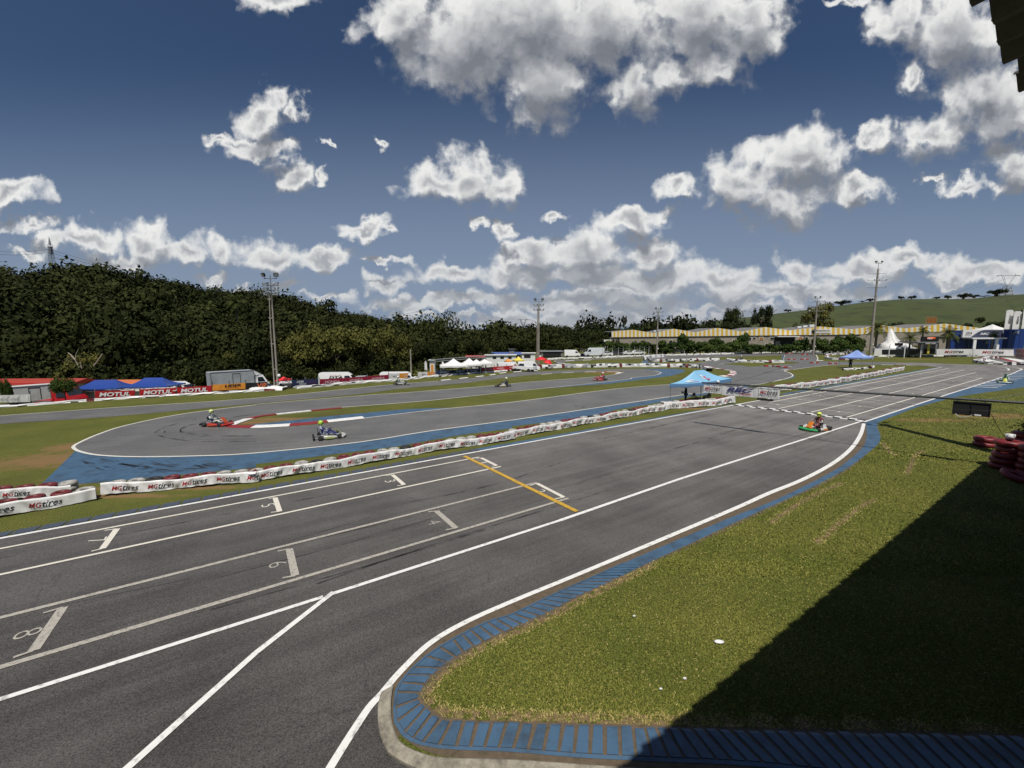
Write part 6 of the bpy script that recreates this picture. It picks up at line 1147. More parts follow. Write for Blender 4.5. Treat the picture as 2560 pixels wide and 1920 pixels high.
a = at(1516, 849, 152); b_ = MB(); b_.rbox((a.x+.6, 152, a.z-.4), (3.4, 2.5, .7), .05); b_.box((a.x+.6,152,(a.z-.7)/2), (2.6,2.2,a.z-.7)); o = b_.build('loading_canopy', M_ww); tag(o, 'small white canopy at the left end of the striped warehouse', 'canopy')
b_ = MB(); a, d = at(2315, 793, 175), at(2340, 807, 175)
for i in range(5):
    xx = a.x+(d.x-a.x)*i/4; b_.tube([(xx,175,8),(xx,175,a.z)], .10, 4)
for i in range(4): z = d.z+(a.z-d.z)*i/3; b_.tube([(a.x,175,z),(d.x,175,z)], .10, 4)
b_.box(((a.x+d.x)/2+.6,175.3,(a.z+d.z)/2-.2), ((d.x-a.x)*.8,.1,(a.z-d.z)*.8)); o = b_.build('scaffold', mat('orange_scaffold', (.42,.17,.05), .7)); tag(o, 'orange scaffold frame rising above the warehouse roof at right', 'scaffold')
# ------------------------------------------------------------------ right paddock
M_bblue = mat('building_blue', (.012,.040,.19), .5, .06, 1)
def slab(b_, x0, y0, x1, y1, Y, d, O=Vector((0,0,0))): a, c = at(x0, y0, Y)-O, at(x1, y1, Y)-O; b_.box(((a.x+c.x)/2, (a.y+c.y)/2+d/2, (a.z+c.z)/2), (abs(c.x-a.x), d, abs(a.z-c.z)))
p = at(2379, 880, 108); e = empty('blue_pavilion', (p.x, 108, 0), 0, 'blue pavilion with white canopy line, arched sign and logo pillar at right', 'building'); O = e.location.copy()
def M5(x, y): return px('M5', x, y)
def part(name, q, Y, d, m, par=None):
    b_ = MB(); a, c = M5(q[0], q[1]), M5(q[2], q[3]); slab(b_, a[0], a[1], c[0], c[1], Y, d, O); return b_.build(name, m, par or e)
part('rear_wall', (1270,520,2000,760), 113, .3, M_bblue); part('pillar', (1110,405,1282,760), 107.2, 1.2, M_bblue); part('pillar', (1995,385,2190,780), 104.5, 1.2, M_bblue); part('roof_edge', (1424,519,1995,536), 104.8, 8.5, M_wht); part('roof', (1270,512,1995,520), 105.5, 8, M_galv)
sg = part('sign_wall', (1280,398,2000,516), 106.3, .4, M_vinyl); b_ = MB(); n = 20; pts = [M5(1395+ (2000-1395)*i/n*.82, 512-112*math.sin(min(1, i/n*2.2)*math.pi/2)) for i in range(n+1)]; v = [at(q[0], q[1], 106.2)-O for q in pts]; bt = [at(q[0], M5(0,514)[1], 106.2)-O for q in pts]; b_.add(v+bt, [(i, i+n+1, i+n+2, i+1) for i in range(n)]); b_.build('arched_print', mat('slate_print', (.06,.07,.12), .5), sg)
t_ = MB(); a = at(*M5(1540,475), 106.05)-O; c = at(*M5(1680,440), 106.05)-O; put_text(t_, 'RBC', a, (1,0,0), (0,0,1), c.x-a.x, c.z-a.z, .02, .3); a = at(*M5(1885,485), 106.05)-O; c = at(*M5(1975,455), 106.05)-O; t_.build('lettering', M_wht, sg); t_ = MB(); put_text(t_, 'CBA', a, (1,0,0), (0,0,1), c.x-a.x, c.z-a.z, .02, .2); a = at(*M5(1320,470), 106.05)-O; c = at(*M5(1420,430), 106.05)-O; put_text(t_, 'FPA', a, (1,0,0), (0,0,1), c.x-a.x, c.z-a.z, .02, .2); t_.build('lettering', M_print_k, sg)
t_ = MB(); a = at(*M5(2040,462), 104.3)-O; c = at(*M5(2145,410), 104.3)-O; put_text(t_, 'AR', a, (1,0,0), (0,0,1), c.x-a.x, c.z-a.z, .03, .3); a = at(*M5(1600,612), 112.8)-O; c = at(*M5(1680,560), 112.8)-O; put_text(t_, 'AR', a, (1,0,0), (0,0,1), c.x-a.x, c.z-a.z, .03, .3); t_.build('logo', M_grey, e)
for xx in (1452, 1722, 1790): part('post', (xx-8,530,xx+8,770), 104.9, .15, M_wht if xx != 1722 else M_dark)
part('kiosk_drum', (1795,625,1825,700), 103, .6, M_wht)
peak_tent('white_tent', 'white peaked tent roof above the sign of the blue pavilion', M5(1720,390)[0], M5(0,392)[1], M5(0,312)[1], 110, 6.2, 5, .1, M_vinyl, M_vinyl, zb=0, cat='tent')
for i, (x0, y0, x1, y1, Y, lab) in enumerate([(1925,88,2022,388,103,'white feather flag at right, left one of the pair above the blue pavilion'),(2042,108,2150,388,102.5,'white feather flag at right, right one of the pair above the blue pavilion'),(2192,66,2290,380,102,'white feather flag cut by the right edge of the photo')]):
    a, c = at(*M5(x0,y0), Y), at(*M5(x1,y1), Y); w_ = c.x-a.x; h = a.z-c.z; ee = empty('feather_flag', (a.x+w_*.12, Y, 0), 0, lab, 'flag'); b_ = MB(); b_.tube([(0,0,0),(0,0,c.z+h*.85),(w_*.25,0,a.z+.05),(w_*.55,0,a.z)], .04, 5); b_.build('pole', M_black, ee)
    b_ = MB(); prf = [(0,0,.72),(.15,.0,.78),(.5,.0,.86),(.8,-.02,.9),(.93,.02,.88),(1.0,.2,.62)]; b_.loft([[Vector((q0*w_, -.02, c.z+t*h)), Vector((q1*w_, -.02-.05*math.sin(t*6), c.z+t*h)), Vector((q1*w_, .02-.05*math.sin(t*6), c.z+t*h)), Vector((q0*w_, .02, c.z+t*h))] for t, q0, q1 in prf], True, False); b_.build('flag_cloth', M_vinyl, ee)
    t_ = MB(); put_text(t_, 'MGtires', (w_*.58, -.12, c.z+h*.30), (0,0,1), (-1,0,0), h*.42, w_*.24, .02, .2); t_.build('lettering', M_print_k, ee)
# stretch tent
e = empty('stretch_tent', (at(*M5(230,700), 112).x, 112, 0), 0, 'white stretch tent with a tall swept peak behind the black screen', 'tent'); O = e.location.copy(); pk = [(15,700,.0),(35,600,.2),(110,560,.4),(150,395,.7),(180,372,.8),(215,430,.8),(270,530,.6),(350,600,.4),(430,610,.2),(470,700,0)]
b_ = MB(); top = [at(*M5(x_, y_), 112)-O for x_, y_, s_ in pk]; rows = []
for j in range(7):
    t = j/6; rows.append([Vector((q.x*(1-.15*abs(2*t-1)), (t-.5)*7, q.z*(1-abs(2*t-1)**(1.6 if q.z < 4 else .7)*(.5 if q.z < 4 else .78)))) for q in top])
b_.loft(rows, False, True, closed=False); b_.build('membrane', M_vinyl, e); b_ = MB(); q = at(*M5(290,620), 109.0)-O; b_.box(q, (2.0,.1,.7)); b_.build('opening', M_dark, e); b_ = MB(); q = at(*M5(170,380), 112)-O; b_.tube([(q.x,0,0),(q.x,0,q.z)], .08, 6); b_.build('mast', M_steel, e)
p = at(*M5(240,640), 108.5); b_ = MB(); b_.box((p.x, 108.6, 1.2), (10.5, .04, 1.9)); o = b_.build('tarp_wall', M_vinyl); tag(o, 'white tarpaulin wall hanging below the stretch tent', 'tarpaulin')
# food kiosk
e = empty('food_kiosk', (at(*M5(750,700), 106).x, 106, 0), 0, 'dark food kiosk with orange sign between the palms', 'kiosk'); O = e.location.copy()
part('roof', (575,580,900,595), 103, 5, M_galv); part('counter', (640,690,860,770), 104.5, 1.5, M_black); part('rear_wall', (600,595,890,770), 108, .2, M_dark); sg = part('sign', (645,500,900,582), 103.2, .3, M_black)
t_ = MB(); a = at(*M5(715,550), 103.05)-O; c = at(*M5(862,508), 103.05)-O; t_.lathe([(.001,-.02),(1,-.02),(1,.02),(.001,.02)], 20, (0,0,0), Matrix.Rotation(math.pi/2,3,'X')); t_.v = [((v[0]*(c.x-a.x)/2+(a.x+c.x)/2), v[1]+a.y, v[2]*(c.z-a.z)/2+(a.z+c.z)/2) for v in t_.v]; t_.build('emblem', mat('sign_orange', (.80,.13,.03), .5), sg)
t_ = MB(); put_text(t_, 'MGO', (a.x+.1, a.y-.08, a.z+(c.z-a.z)*.2), (1,0,0), (0,0,1), (c.x-a.x)*.55, (c.z-a.z)*.6, .03, .2); put_text(t_, 'KART CLUB', (a.x-.2, a.y-.08, a.z-1.0), (1,0,0), (0,0,1), (c.x-a.x)*1.05, .3, .02, .2); t_.build('lettering', M_wht, sg)
for q, mm in (((742,600,757,760), M_yelf),((650,610,660,760), M_steel),((860,610,870,760), M_steel)): part('post', q, 104, .12, mm)
for q, lab, mm in (((500,660,615,692), 'yellow bench behind the black screen', M_yelf),): b_ = MB(); a, c = at(*M5(q[0],q[1]), 106), at(*M5(q[2],q[3]), 106); b_.box(((a.x+c.x)/2, 106, a.z-.06), (c.x-a.x, .5, .1)); b_.box(((a.x+c.x)/2, 106.25, a.z+.2), (c.x-a.x, .06, .3)); [b_.tube([(xx,106,0),(xx,106,a.z-.05)], .04, 5) for xx in (a.x+.1, c.x-.1)]; o = b_.build('bench', mm); tag(o, lab, 'bench')
# picket fence at far right
b_ = MB(); f0_, f1_ = at(*M5(1825,800), 101), at(*M5(2500,830), 96); n = 60; f0_.z = f1_.z = 0
for i in range(n+1): q = f0_.lerp(f1_, i/n); b_.tube([q, q+Vector((0,0,2.3))], .025, 4)
for z in (.3, 1.2, 2.25): b_.tube([f0_+Vector((0,0,z)), f1_+Vector((0,0,z))], .03, 4)
o = b_.build('picket_fence', M_galv); tag(o, 'grey railing fence behind the right lettered board', 'fence')
b_ = MB(); a = at(*M5(2160,700), 99); b_.rbox((a.x, 99, 1.1), (1.2,.8,2.2), .08); b_.box((a.x, 98.6, 1.5), (.9,.03,.9)); o = b_.build('red_cabinet', mat('dark_red_paint', (.16,.02,.03), .5)); tag(o, 'dark red cabinet at the right edge behind the railing', 'cabinet')
# ------------------------------------------------------------------ people
def skin_mesh(name, V_, E_, Rd, m, root=0, sub=2):
    me = bpy.data.meshes.new('sk'); me.from_pydata(V_, E_, []); o = bpy.data.objects.new('sk', me); COL.objects.link(o)
    md = o.modifiers.new('s', 'SKIN'); md.use_smooth_shade = True
    for i, v in enumerate(me.skin_vertices[0].data):
        r_ = Rd[i]; v.radius = r_ if isinstance(r_, tuple) else (r_, r_); v.use_root = (i == root)
    o.modifiers.new('u', 'SUBSURF').levels = sub; bpy.context.view_layer.update()
    out = bpy.data.meshes.new_from_object(o.evaluated_get(bpy.context.evaluated_depsgraph_get())); out.name = name
    bpy.data.objects.remove(o); out.materials.clear()
    for mm in (m if isinstance(m, (list, tuple)) else [m]): out.materials.append(mm)
    return out
def add_fingers(V_, E_, Rd, w, d, side, spread=Vector((0,0,1)), curl=Vector((0,0,-1))):
    # a palm vertex followed by five separate finger chains rooted in it
    d = Vector(d).normalized(); sp_ = Vector(spread).normalized(); base = len(V_)-1; pv = Vector(V_[base])
    for k, (off, ln) in enumerate(((-.032,.062),(-.011,.075),(.011,.080),(.032,.070))):
        a = pv+d*.045+sp_*off; V_.append(tuple(a)); Rd.append(.010); E_.append((base, len(V_)-1)); V_.append(tuple(a+d*ln*.55+Vector(curl)*ln*.15)); Rd.append(.009); E_.append((len(V_)-2, len(V_)-1)); V_.append(tuple(a+d*ln*.8+Vector(curl)*ln*.55)); Rd.append(.008); E_.append((len(V_)-2, len(V_)-1))
    a = pv+sp_*-.045+d*.01; V_.append(tuple(a)); Rd.append(.012); E_.append((base, len(V_)-1)); V_.append(tuple(a+d*.04+Vector(curl)*.03-sp_*.01)); Rd.append(.010); E_.append((len(V_)-2, len(V_)-1))
def body(J, hands=True):
    V_, E_, Rd, ix = [], [], [], {}
    for k, (p, r_, par) in J.items():
        V_.append(tuple(p)); Rd.append(r_); ix[k] = len(V_)-1
        if par: E_.append((ix[par], ix[k]))
        if hands and k in ('handL', 'handR'):
            dv = Vector(p)-Vector(J[par][0]); add_fingers(V_, E_, Rd, .08, dv, 1, spread=Vector((0,0,1)) if abs(dv.normalized().z) < .7 else Vector((1,0,0)), curl=Vector((0, -1 if k == 'handL' else 1, 0)))
    return V_, E_, Rd
driver_J = dict(pelvis=((-.38,0,.25),(.17,.13),None), spine=((-.45,0,.44),(.15,.12),'pelvis'), chest=((-.48,0,.62),(.18,.13),'spine'), neck=((-.46,0,.79),.065,'chest'), head=((-.44,0,.93),.085,'neck'),
    shL=((-.45,.19,.68),.075,'chest'), elL=((-.24,.31,.50),.055,'shL'), wrL=((-.03,.19,.50),.038,'elL'), handL=((.03,.17,.52),.036,'wrL'), shR=((-.45,-.19,.68),.075,'chest'), elR=((-.24,-.31,.50),.055,'shR'), wrR=((-.03,-.19,.50),.038,'elR'), handR=((.03,-.17,.52),.036,'wrR'),
    hipL=((-.32,.12,.22),.10,'pelvis'), knL=((.12,.20,.38),.07,'hipL'), anL=((.48,.17,.18),.05,'knL'), toL=((.60,.17,.26),.042,'anL'), hipR=((-.32,-.12,.22),.10,'pelvis'), knR=((.12,-.20,.38),.07,'hipR'), anR=((.48,-.17,.18),.05,'knR'), toR=((.60,-.17,.26),.042,'anR'))
dV, dE, dR = body(driver_J)
M_glove = mat('black_gloves', (.02,.02,.02), .6)
def suit(name, c0, c1, sc=3.5, lo=.48, hi=.52):
    m, nt, b = newmat(name); tc = N(nt, 'ShaderNodeTexCoord'); w = N(nt, 'ShaderNodeTexNoise'); w.inputs['Scale'].default_value = sc; w.inputs['Detail'].default_value = 1; L(nt, tc.outputs['Object'], w.inputs['Vector']); r_ = N(nt, 'ShaderNodeMapRange'); r_.inputs[1].default_value = lo; r_.inputs[2].default_value = hi; L(nt, w.outputs['Fac'], r_.inputs[0])
    x = N(nt, 'ShaderNodeMix', data_type='RGBA'); L(nt, r_.outputs[0], x.inputs[0]); x.inputs[6].default_value = c0+(1,); x.inputs[7].default_value = c1+(1,); L(nt, x.outputs[2], b.inputs['Base Color']); b.inputs['Roughness'].default_value = .6; return m
dm = skin_mesh('driver', dV, dE, dR, suit('race_suit', (.3,.3,.3), (.1,.1,.1)))
hm = MB(); hm.lathe([(.02,-.13),(.10,-.125),(.128,-.07),(.138,.0),(.130,.07),(.095,.12),(.045,.145),(.01,.15)], 16); hm.v = [(v[0]*1.12, v[1], v[2]) for v in hm.v]; hmesh = hm.mesh('helmet', [M_wht])
vm = MB(); vm.loft([[Vector((1.145*.137*math.cos(a), 1.02*.137*math.sin(a), z)) for a in [(-1.15+2.3*i/10) for i in range(11)]] for z in (-.03, .0, .045)], False, True, closed=False); vmesh = vm.mesh('visor', [M_glass])
cm_ = MB(); cm_.rbox((.12,0,-.085), (.07,.16,.06), .02); chin = cm_.mesh('chin_bar', [M_wht])
# ------------------------------------------------------------------ karts
def kart(x, y, heading, cols, label, driver_label, suit_c, helm_c, plate=None):
    p = W(x, y, .014); hd = Vector(heading); yaw = math.atan2(hd.y, hd.x); e = empty('go_kart', (p.x, p.y, .018), yaw, label, 'kart')
    c1, c2, c3 = [tuple(v*.72 for v in c_) for c_ in cols]; m1 = mat('kart_plastic', c1, .3, .05, 2, spec=.6); m2 = mat('kart_sticker', c2, .35, .05, 2); m3 = mat('kart_sticker', c3, .35, .05, 2)
    b_ = MB()
    for s_ in (-1, 1): b_.tube([(-.80,s_*.30,.10),(-.3,s_*.36,.07),(.3,s_*.30,.07),(.62,s_*.22,.09),(.80,s_*.16,.10)], .017, 6)
    for xx, yy in ((-.78,.32),(-.2,.36),(.25,.31),(.78,.17)): b_.tube([(xx,-yy,.09),(xx,yy,.09)], .016, 6)
    b_.tube([(-.52,-.62,.14),(-.52,.62,.14)], .022, 8); b_.tube([(.55,-.50,.13),(.55,.50,.13)], .016, 6); b_.build('chassis', M_steel, e)
    b_ = MB(); b_.box((.25,0,.055), (.85,.50,.012)); b_.build('floor_tray', M_galv, e)
    b_ = MB(); rows = []
    for t in (-1,-.8,-.45,0,.45,.8,1): xx = 1.0-.20*t*t; w_ = .07+.05*(1-abs(t)); rows.append([Vector((xx-.26, t*.56, .06)), Vector((xx-.05, t*.56, .045)), Vector((xx, t*.56, .10)), Vector((xx-.03, t*.56, .15)), Vector((xx-.20, t*.50, .18))])
    b_.loft(rows, True, True); b_.build('front_bumper', m1, e)
    b_ = MB(); rows = [[Vector((.72-.34*t, s_*(.16-.03*t), .20+.36*t+.03*(1-abs(s_)))) for s_ in (-1,-.5,0,.5,1)] for t in (0,.35,.7,1)]; rows2 = [[q+Vector((-.03,0,-.02)) for q in r_] for r_ in rows]; b_.loft(rows, False, True, closed=False); b_.loft(list(reversed(rows2)), False, True, closed=False); b_.build('front_panel', m2, e)
    for s_ in (-1, 1):
        b_ = MB(); b_.loft([[Vector((xx, s_*(.42), .05)), Vector((xx, s_*(.62 if abs(xx) < .3 else .56), .045)), Vector((xx, s_*(.66 if abs(xx) < .3 else .58), .12)), Vector((xx, s_*(.62 if abs(xx) < .3 else .56), hh)), Vector((xx, s_*.46, hh+.01))] for xx, hh in ((.42,.14),(.3,.19),(.0,.22),(-.2,.25),(-.32,.25))], True, True); o = b_.build('side_pod', m3, e)
        bm = bmesh.new(); bm.from_mesh(o.data); bmesh.ops.recalc_face_normals(bm, faces=bm.faces); bm.to_mesh(o.data); bm.free()
        g = MB(); g.add([(.30,s_*.672,.08),(-.24,s_*.672,.08),(-.24,s_*.662,.19),(.20,s_*.662,.17)], [(0,1,2,3) if s_ < 0 else (3,2,1,0)]); g.build('side_sticker', m2, e)
        for xx, rr2, ww, yy in ((.55,.132,.13,.53),(-.52,.142,.20,.60)): wheel(e, xx, s_*yy, rr2, ww)
    b_ = MB(); b_.loft([[Vector((-.56+dx, s_*.19, z)) for s_ in (-1,-.4,.4,1)]+[Vector((-.60+dx, s_*.19, z)) for s_ in (1,.4,-.4,-1)] for dx, z in ((.30,.09),(.10,.10),(.0,.30),(-.05,.62))], True, True); b_.build('seat', M_black, e)
    b_ = MB(); b_.torus(.15, .016, 20, 6, (.06,0,.50), Matrix.Rotation(-.9, 3, 'Y')); b_.tube([(.06,0,.50),(.42,0,.20)], .014, 6); b_.tube([(.06,-.14,.50),(.06,.14,.50)], .010, 4); b_.build('steering_wheel', M_black, e)
    b_ = MB(); b_.rbox((-.36,-.42,.20), (.26,.20,.20), .03); b_.lathe([(.06,0),(.075,.02),(.075,.12),(.06,.14)], 10, (-.30,-.42,.28)); b_.rbox((-.15,-.43,.30), (.16,.14,.12), .03); b_.tube([(-.45,-.42,.24),(-.62,-.35,.22),(-.80,-.20,.20)], .035, 6); b_.build('engine', M_galv, e)
    b_ = MB(); b_.rbox((.18,0,.15), (.26,.22,.18), .03); b_.build('fuel_tank', M_wht, e)
    b_ = MB(); b_.rbox((-.88,0,.15), (.10,1.20,.13), .03); [b_.tube([(-.86,s_*.3,.15),(-.76,s_*.3,.11)], .014) for s_ in (-1,1)]; b_.build('rear_bumper', M_black, e)
    b_ = MB(); b_.rbox((-.02,.49,.33) if plate is None else plate, (.34,.02,.22), .005); b_.build('number_plate', m3 if plate is None else M_wht, e)
    d = empty('person', (p.x, p.y, .018), yaw, driver_label, 'person'); o = link('driver_body', dm, d); o.material_slots[0].link = 'OBJECT'; o.material_slots[0].material = suit('race_suit', suit_c[0], suit_c[1])
    h = link('helmet', hmesh, d); h.location = (-.43,0,.97); h.rotation_euler = (0,.12,0); h.material_slots[0].link = 'OBJECT'; h.material_slots[0].material = mat('helmet_paint', helm_c, .25, .25, 6, spec=.6); link('visor', vmesh, h); c = link('chin_bar', chin, h); c.material_slots[0].link = 'OBJECT'; c.material_slots[0].material = h.material_slots[0].material
    return e
G_ = (.30,.50,.05)
K0 = W(2036, 1077); kart(2036, 1074, -TD+ND*.12, ((.03,.45,.12),(.75,.25,.03),(.70,.68,.62)), 'green nosed go-kart with orange front panel crossing below the finish line', 'driver in dark red suit and yellow helmet in the green nosed kart', ((.14,.03,.03),(.35,.30,.28)), (.62,.72,.10), plate=(.0,.56,.33))
h2 = (W(860,1100)-W(790,1108)); kart(823, 1094, h2+Vector((0,-.05,0)), ((.62,.62,.58),(.50,.55,.15),(.66,.66,.60)), 'white and blue go-kart alone on the lower leg of the hairpin', 'driver in blue suit and lime helmet in the white and blue kart', ((.02,.03,.14),(.30,.32,.40)), (.42,.62,.06))
kart(545, 1063, (1,-.10,0), ((.55,.04,.03),(.60,.10,.03),(.55,.04,.03)), 'red go-kart cutting the red and white kerb at the hairpin apex', 'driver in white and blue suit and pale helmet in the red kart', ((.55,.56,.50),(.04,.06,.12)), (.62,.68,.30))
kart(1004, 961.5, (1,.06,0), ((.35,.38,.35),(.05,.07,.06),(.50,.50,.50)), 'small dark and white go-kart on the top straight below the white van', 'driver with white helmet in the small dark kart on the top straight', ((.45,.48,.40),(.10,.12,.10)), (.72,.75,.70))
kart(1257, 966, (-1,-.10,0), ((.10,.09,.03),(.35,.25,.04),(.60,.58,.52)), 'black and gold go-kart on the grey track right of the centre', 'driver in dark suit and pale yellow helmet in the black and gold kart', ((.03,.035,.05),(.10,.11,.13)), (.66,.72,.45))
kart(1499, 950.5, (-1,-.12,0), ((.60,.30,.30),(.50,.05,.05),(.50,.05,.05)), 'pink and red go-kart coming out of the blue edged hairpin', 'driver in red suit and white helmet in the pink and red kart', ((.45,.03,.03),(.55,.45,.45)), (.70,.62,.60))
kart(1848, 900.5, (-1,.0,0), ((.10,.10,.10),(.20,.05,.04),(.12,.12,.12)), 'tiny dark go-kart far away between the tyre walls', 'driver with white helmet in the tiny far dark kart', ((.25,.20,.18),(.06,.06,.06)), (.72,.68,.62))
kart(2512, 957, (-.75,-.66,0), ((.62,.66,.60),(.60,.65,.05),(.10,.35,.25)), 'white and green go-kart on the striped kerb at the right edge', 'driver in white and dark green suit in the kart at the right edge', ((.05,.14,.08),(.55,.56,.50)), (.06,.16,.10), plate=(.0,.56,.33))
# marshals
def standing(pos, yaw, h, label, top, legs_c, arms='side', hair=(.015,.012,.01), skin=(.16,.09,.06)):
    e = empty('person', pos, yaw, label, 'person'); k = h/1.75; e.scale = (k,)*3
    if arms == 'fwd': AL = ((.05,.23,1.14),(.28,.16,1.08),(.35,.14,1.10)); AR = ((.02,-.24,1.13),(.20,-.20,.98),(.27,-.18,.97))
    elif arms == 'hips': AL = ((-.06,.36,1.15),(.08,.20,.99),(.13,.15,.97)); AR = ((-.06,-.36,1.15),(.08,-.20,.99),(.13,-.15,.97))
    J = dict(pelvis=((0,0,.96),(.15,.11),None), spine=((0,0,1.14),(.14,.10),'pelvis'), chest=((0,0,1.34),(.18,.115),'spine'), neck=((.01,0,1.49),.055,'chest'),
       shL=((0,.19,1.42),.065,'chest'), elL=(AL[0],.048,'shL'), wrL=(AL[1],.034,'elL'), handL=(AL[2],.036,'wrL'), shR=((0,-.19,1.42),.065,'chest'), elR=(AR[0],.048,'shR'), wrR=(AR[1],.034,'elR'), handR=(AR[2],.036,'wrR'),
       hipL=((0,.10,.90),.10,'pelvis'), knL=((.03,.12,.50),.068,'hipL'), anL=((-.02,.13,.09),.045,'knL'), toL=((.13,.14,.035),.040,'anL'), hipR=((0,-.10,.90),.10,'pelvis'), knR=((.01,-.13,.50),.068,'hipR'), anR=((-.05,-.15,.09),.045,'knR'), toR=((.10,-.18,.035),.040,'anR'))
    V_, E_, Rd = body(J); link('figure', skin_mesh('figure', V_, E_, Rd, mat('shirt', top, .8, .1)), e)
    # trousers as a slightly wider shell
    Vt = [(0,0,.96),(0,.10,.88),(.03,.12,.50),(-.02,.13,.10),(0,-.10,.88),(.01,-.13,.50),(-.05,-.15,.10)]; link('trousers', skin_mesh('trousers', Vt, [(0,1),(1,2),(2,3),(0,4),(4,5),(5,6)], [(.165,.125),.115,.085,.065,.115,.085,.065], mat('trousers', legs_c, .8, .1)), e)
    hd = MB(); hd.lathe([(.02,-.115),(.05,-.105),(.068,-.06),(.078,0),(.078,.05),(.06,.095),(.02,.115)], 14, (.02,0,1.63)); hd.v = [(.02+(v[0]-.02)*1.2, v[1], v[2]) for v in hd.v]; hd.add([(.11,-.012,1.65),(.11,.012,1.65),(.138,0,1.60),(.108,0,1.59)], [(0,2,1),(0,3,2),(1,2,3)]); [hd.box((.02,s_*.082,1.63), (.035,.014,.055)) for s_ in (-1,1)]; o = hd.build('head', mat('skin', skin, .6, .08), e)
    f_ = MB(); [f_.box((.108,s_*.03,1.645), (.012,.022,.010)) for s_ in (-1,1)]; f_.box((.112,0,1.572), (.008,.045,.008)); f_.build('face_features', M_black, o)
    hr = MB(); hr.lathe([(.082,-.01),(.088,.04),(.07,.10),(.02,.128)], 14, (.01,0,1.63)); hr.v = [(.01+(v[0]-.01)*1.2, v[1], v[2]) for v in hr.v]; hr.build('hair', mat('hair', hair, .8), o)
    return e
pt = at(1600+633/5.53, 990, 38.0); standing((pt.x, pt.y, .0), math.pi*.95, 1.68, 'marshal in black jacket and blue jeans standing under the light blue tent', (.008,.008,.009), (.02,.03,.08), 'fwd')
pt = at(2127, 900, 74.5); standing((pt.x, pt.y, .0), -1.8, 1.74, 'marshal in black with hands on hips under the periwinkle tent', (.008,.008,.009), (.010,.010,.012), 'hips')
# folding chair, seated marshal, table and cooler under the first tent
def folding_chair(p, yaw, label):
    e = empty('folding_chair', p, yaw, label, 'chair'); b_ = MB(); b_.rbox((0,0,.44), (.46,.50,.04), .01); b_.build('seat', M_black, e); b_ = MB(); b_.rbox((-.24,0,.78), (.04,.50,.42), .01); b_.build('backrest', M_black, e)
    for sx in (-1,1):
        for sy in (-1,1): l_ = MB(); l_.tube([(sx*.20,sy*.24,.44),(sx*-.22 if False else sx*.24,sy*.24,0)], .014, 5); l_.build('leg', M_black, e)
    for sy in (-1,1): a_ = MB(); a_.tube([(-.24,sy*.26,.98),(-.24,sy*.26,.44)], .014, 5); a_.tube([(-.24,sy*.26,.64),(.22,sy*.26,.64),(.22,sy*.26,.44)], .014, 5); a_.build('arm_frame', M_black, e)
    return e
pc = at(1600+935/5.53, 990, 37.6); folding_chair((pc.x, pc.y, 0), 2.6, 'black folding armchair under the right end of the light blue tent')
sj = dict(pelvis=((-.08,0,.55),(.16,.12),None), spine=((-.12,0,.72),(.14,.10),'pelvis'), chest=((-.12,0,.92),(.17,.115),'spine'), neck=((-.08,0,1.06),.055,'chest'), shL=((-.10,.19,1.0),.065,'chest'), elL=((.02,.28,.76),.048,'shL'), wrL=((.22,.24,.70),.034,'elL'), handL=((.28,.22,.70),.036,'wrL'), shR=((-.10,-.19,1.0),.065,'chest'), elR=((.02,-.28,.76),.048,'shR'), wrR=((.22,-.24,.70),.034,'elR'), handR=((.28,-.22,.70),.036,'wrR'),
    hipL=((.0,.11,.54),.10,'pelvis'), knL=((.40,.14,.52),.068,'hipL'), anL=((.42,.14,.09),.045,'knL'), toL=((.56,.15,.035),.04,'anL'), hipR=((.0,-.11,.54),.10,'pelvis'), knR=((.40,-.14,.52),.068,'hipR'), anR=((.42,-.14,.09),.045,'knR'), toR=((.56,-.15,.035),.04,'anR'))
V_, E_, Rd = body(sj); e = empty('person', (pc.x, pc.y, 0), 2.6, 'seated marshal in dark clothes in the folding armchair under the light blue tent', 'person'); link('figure', skin_mesh('figure', V_, E_, Rd, mat('dark_clothes', (.010,.010,.012), .8)), e)
hd = MB(); hd.lathe([(.02,-.115),(.05,-.105),(.068,-.06),(.078,0),(.078,.05),(.06,.095),(.02,.115)], 14, (-.04,0,1.20)); hd.add([(.05,-.012,1.22),(.05,.012,1.22),(.075,0,1.17)], [(0,2,1)]); o = hd.build('head', mat('skin_tone', (.15,.09,.06), .6), e); hr = MB(); hr.lathe([(.09,.02),(.088,.05),(.07,.10),(.02,.128)], 14, (-.045,0,1.20)); hr.build('hair', M_black, o)
for (gx, w_, h_, lab, nm) in ((745, .5, .75, 'small black table with monitor beside the standing marshal', 'camp_table'), (808, .55, .45, 'low black equipment case under the light blue tent', 'equipment_case')):
    q = at(1600+gx/5.53, 990, 37.4); b_ = MB()
    if nm == 'camp_table': b_.rbox((0,0,h_), (w_,.4,.03), .01); [b_.tube([(sx*w_*.42,sy*.16,0),(sx*w_*.42,sy*.16,h_)], .014, 5) for sx in (-1,1) for sy in (-1,1)]; b_.rbox((0,0,h_+.16), (.26,.05,.24), .01)
    else: b_.rbox((0,0,h_/2), (w_,.35,h_), .03); b_.tube([(-.12,0,h_),(-.12,0,h_+.06),(.12,0,h_+.06),(.12,0,h_)], .012, 5)
    o = b_.build(nm, M_black, None, (q.x, q.y, 0)); tag(o, lab, 'table' if nm == 'camp_table' else 'case')
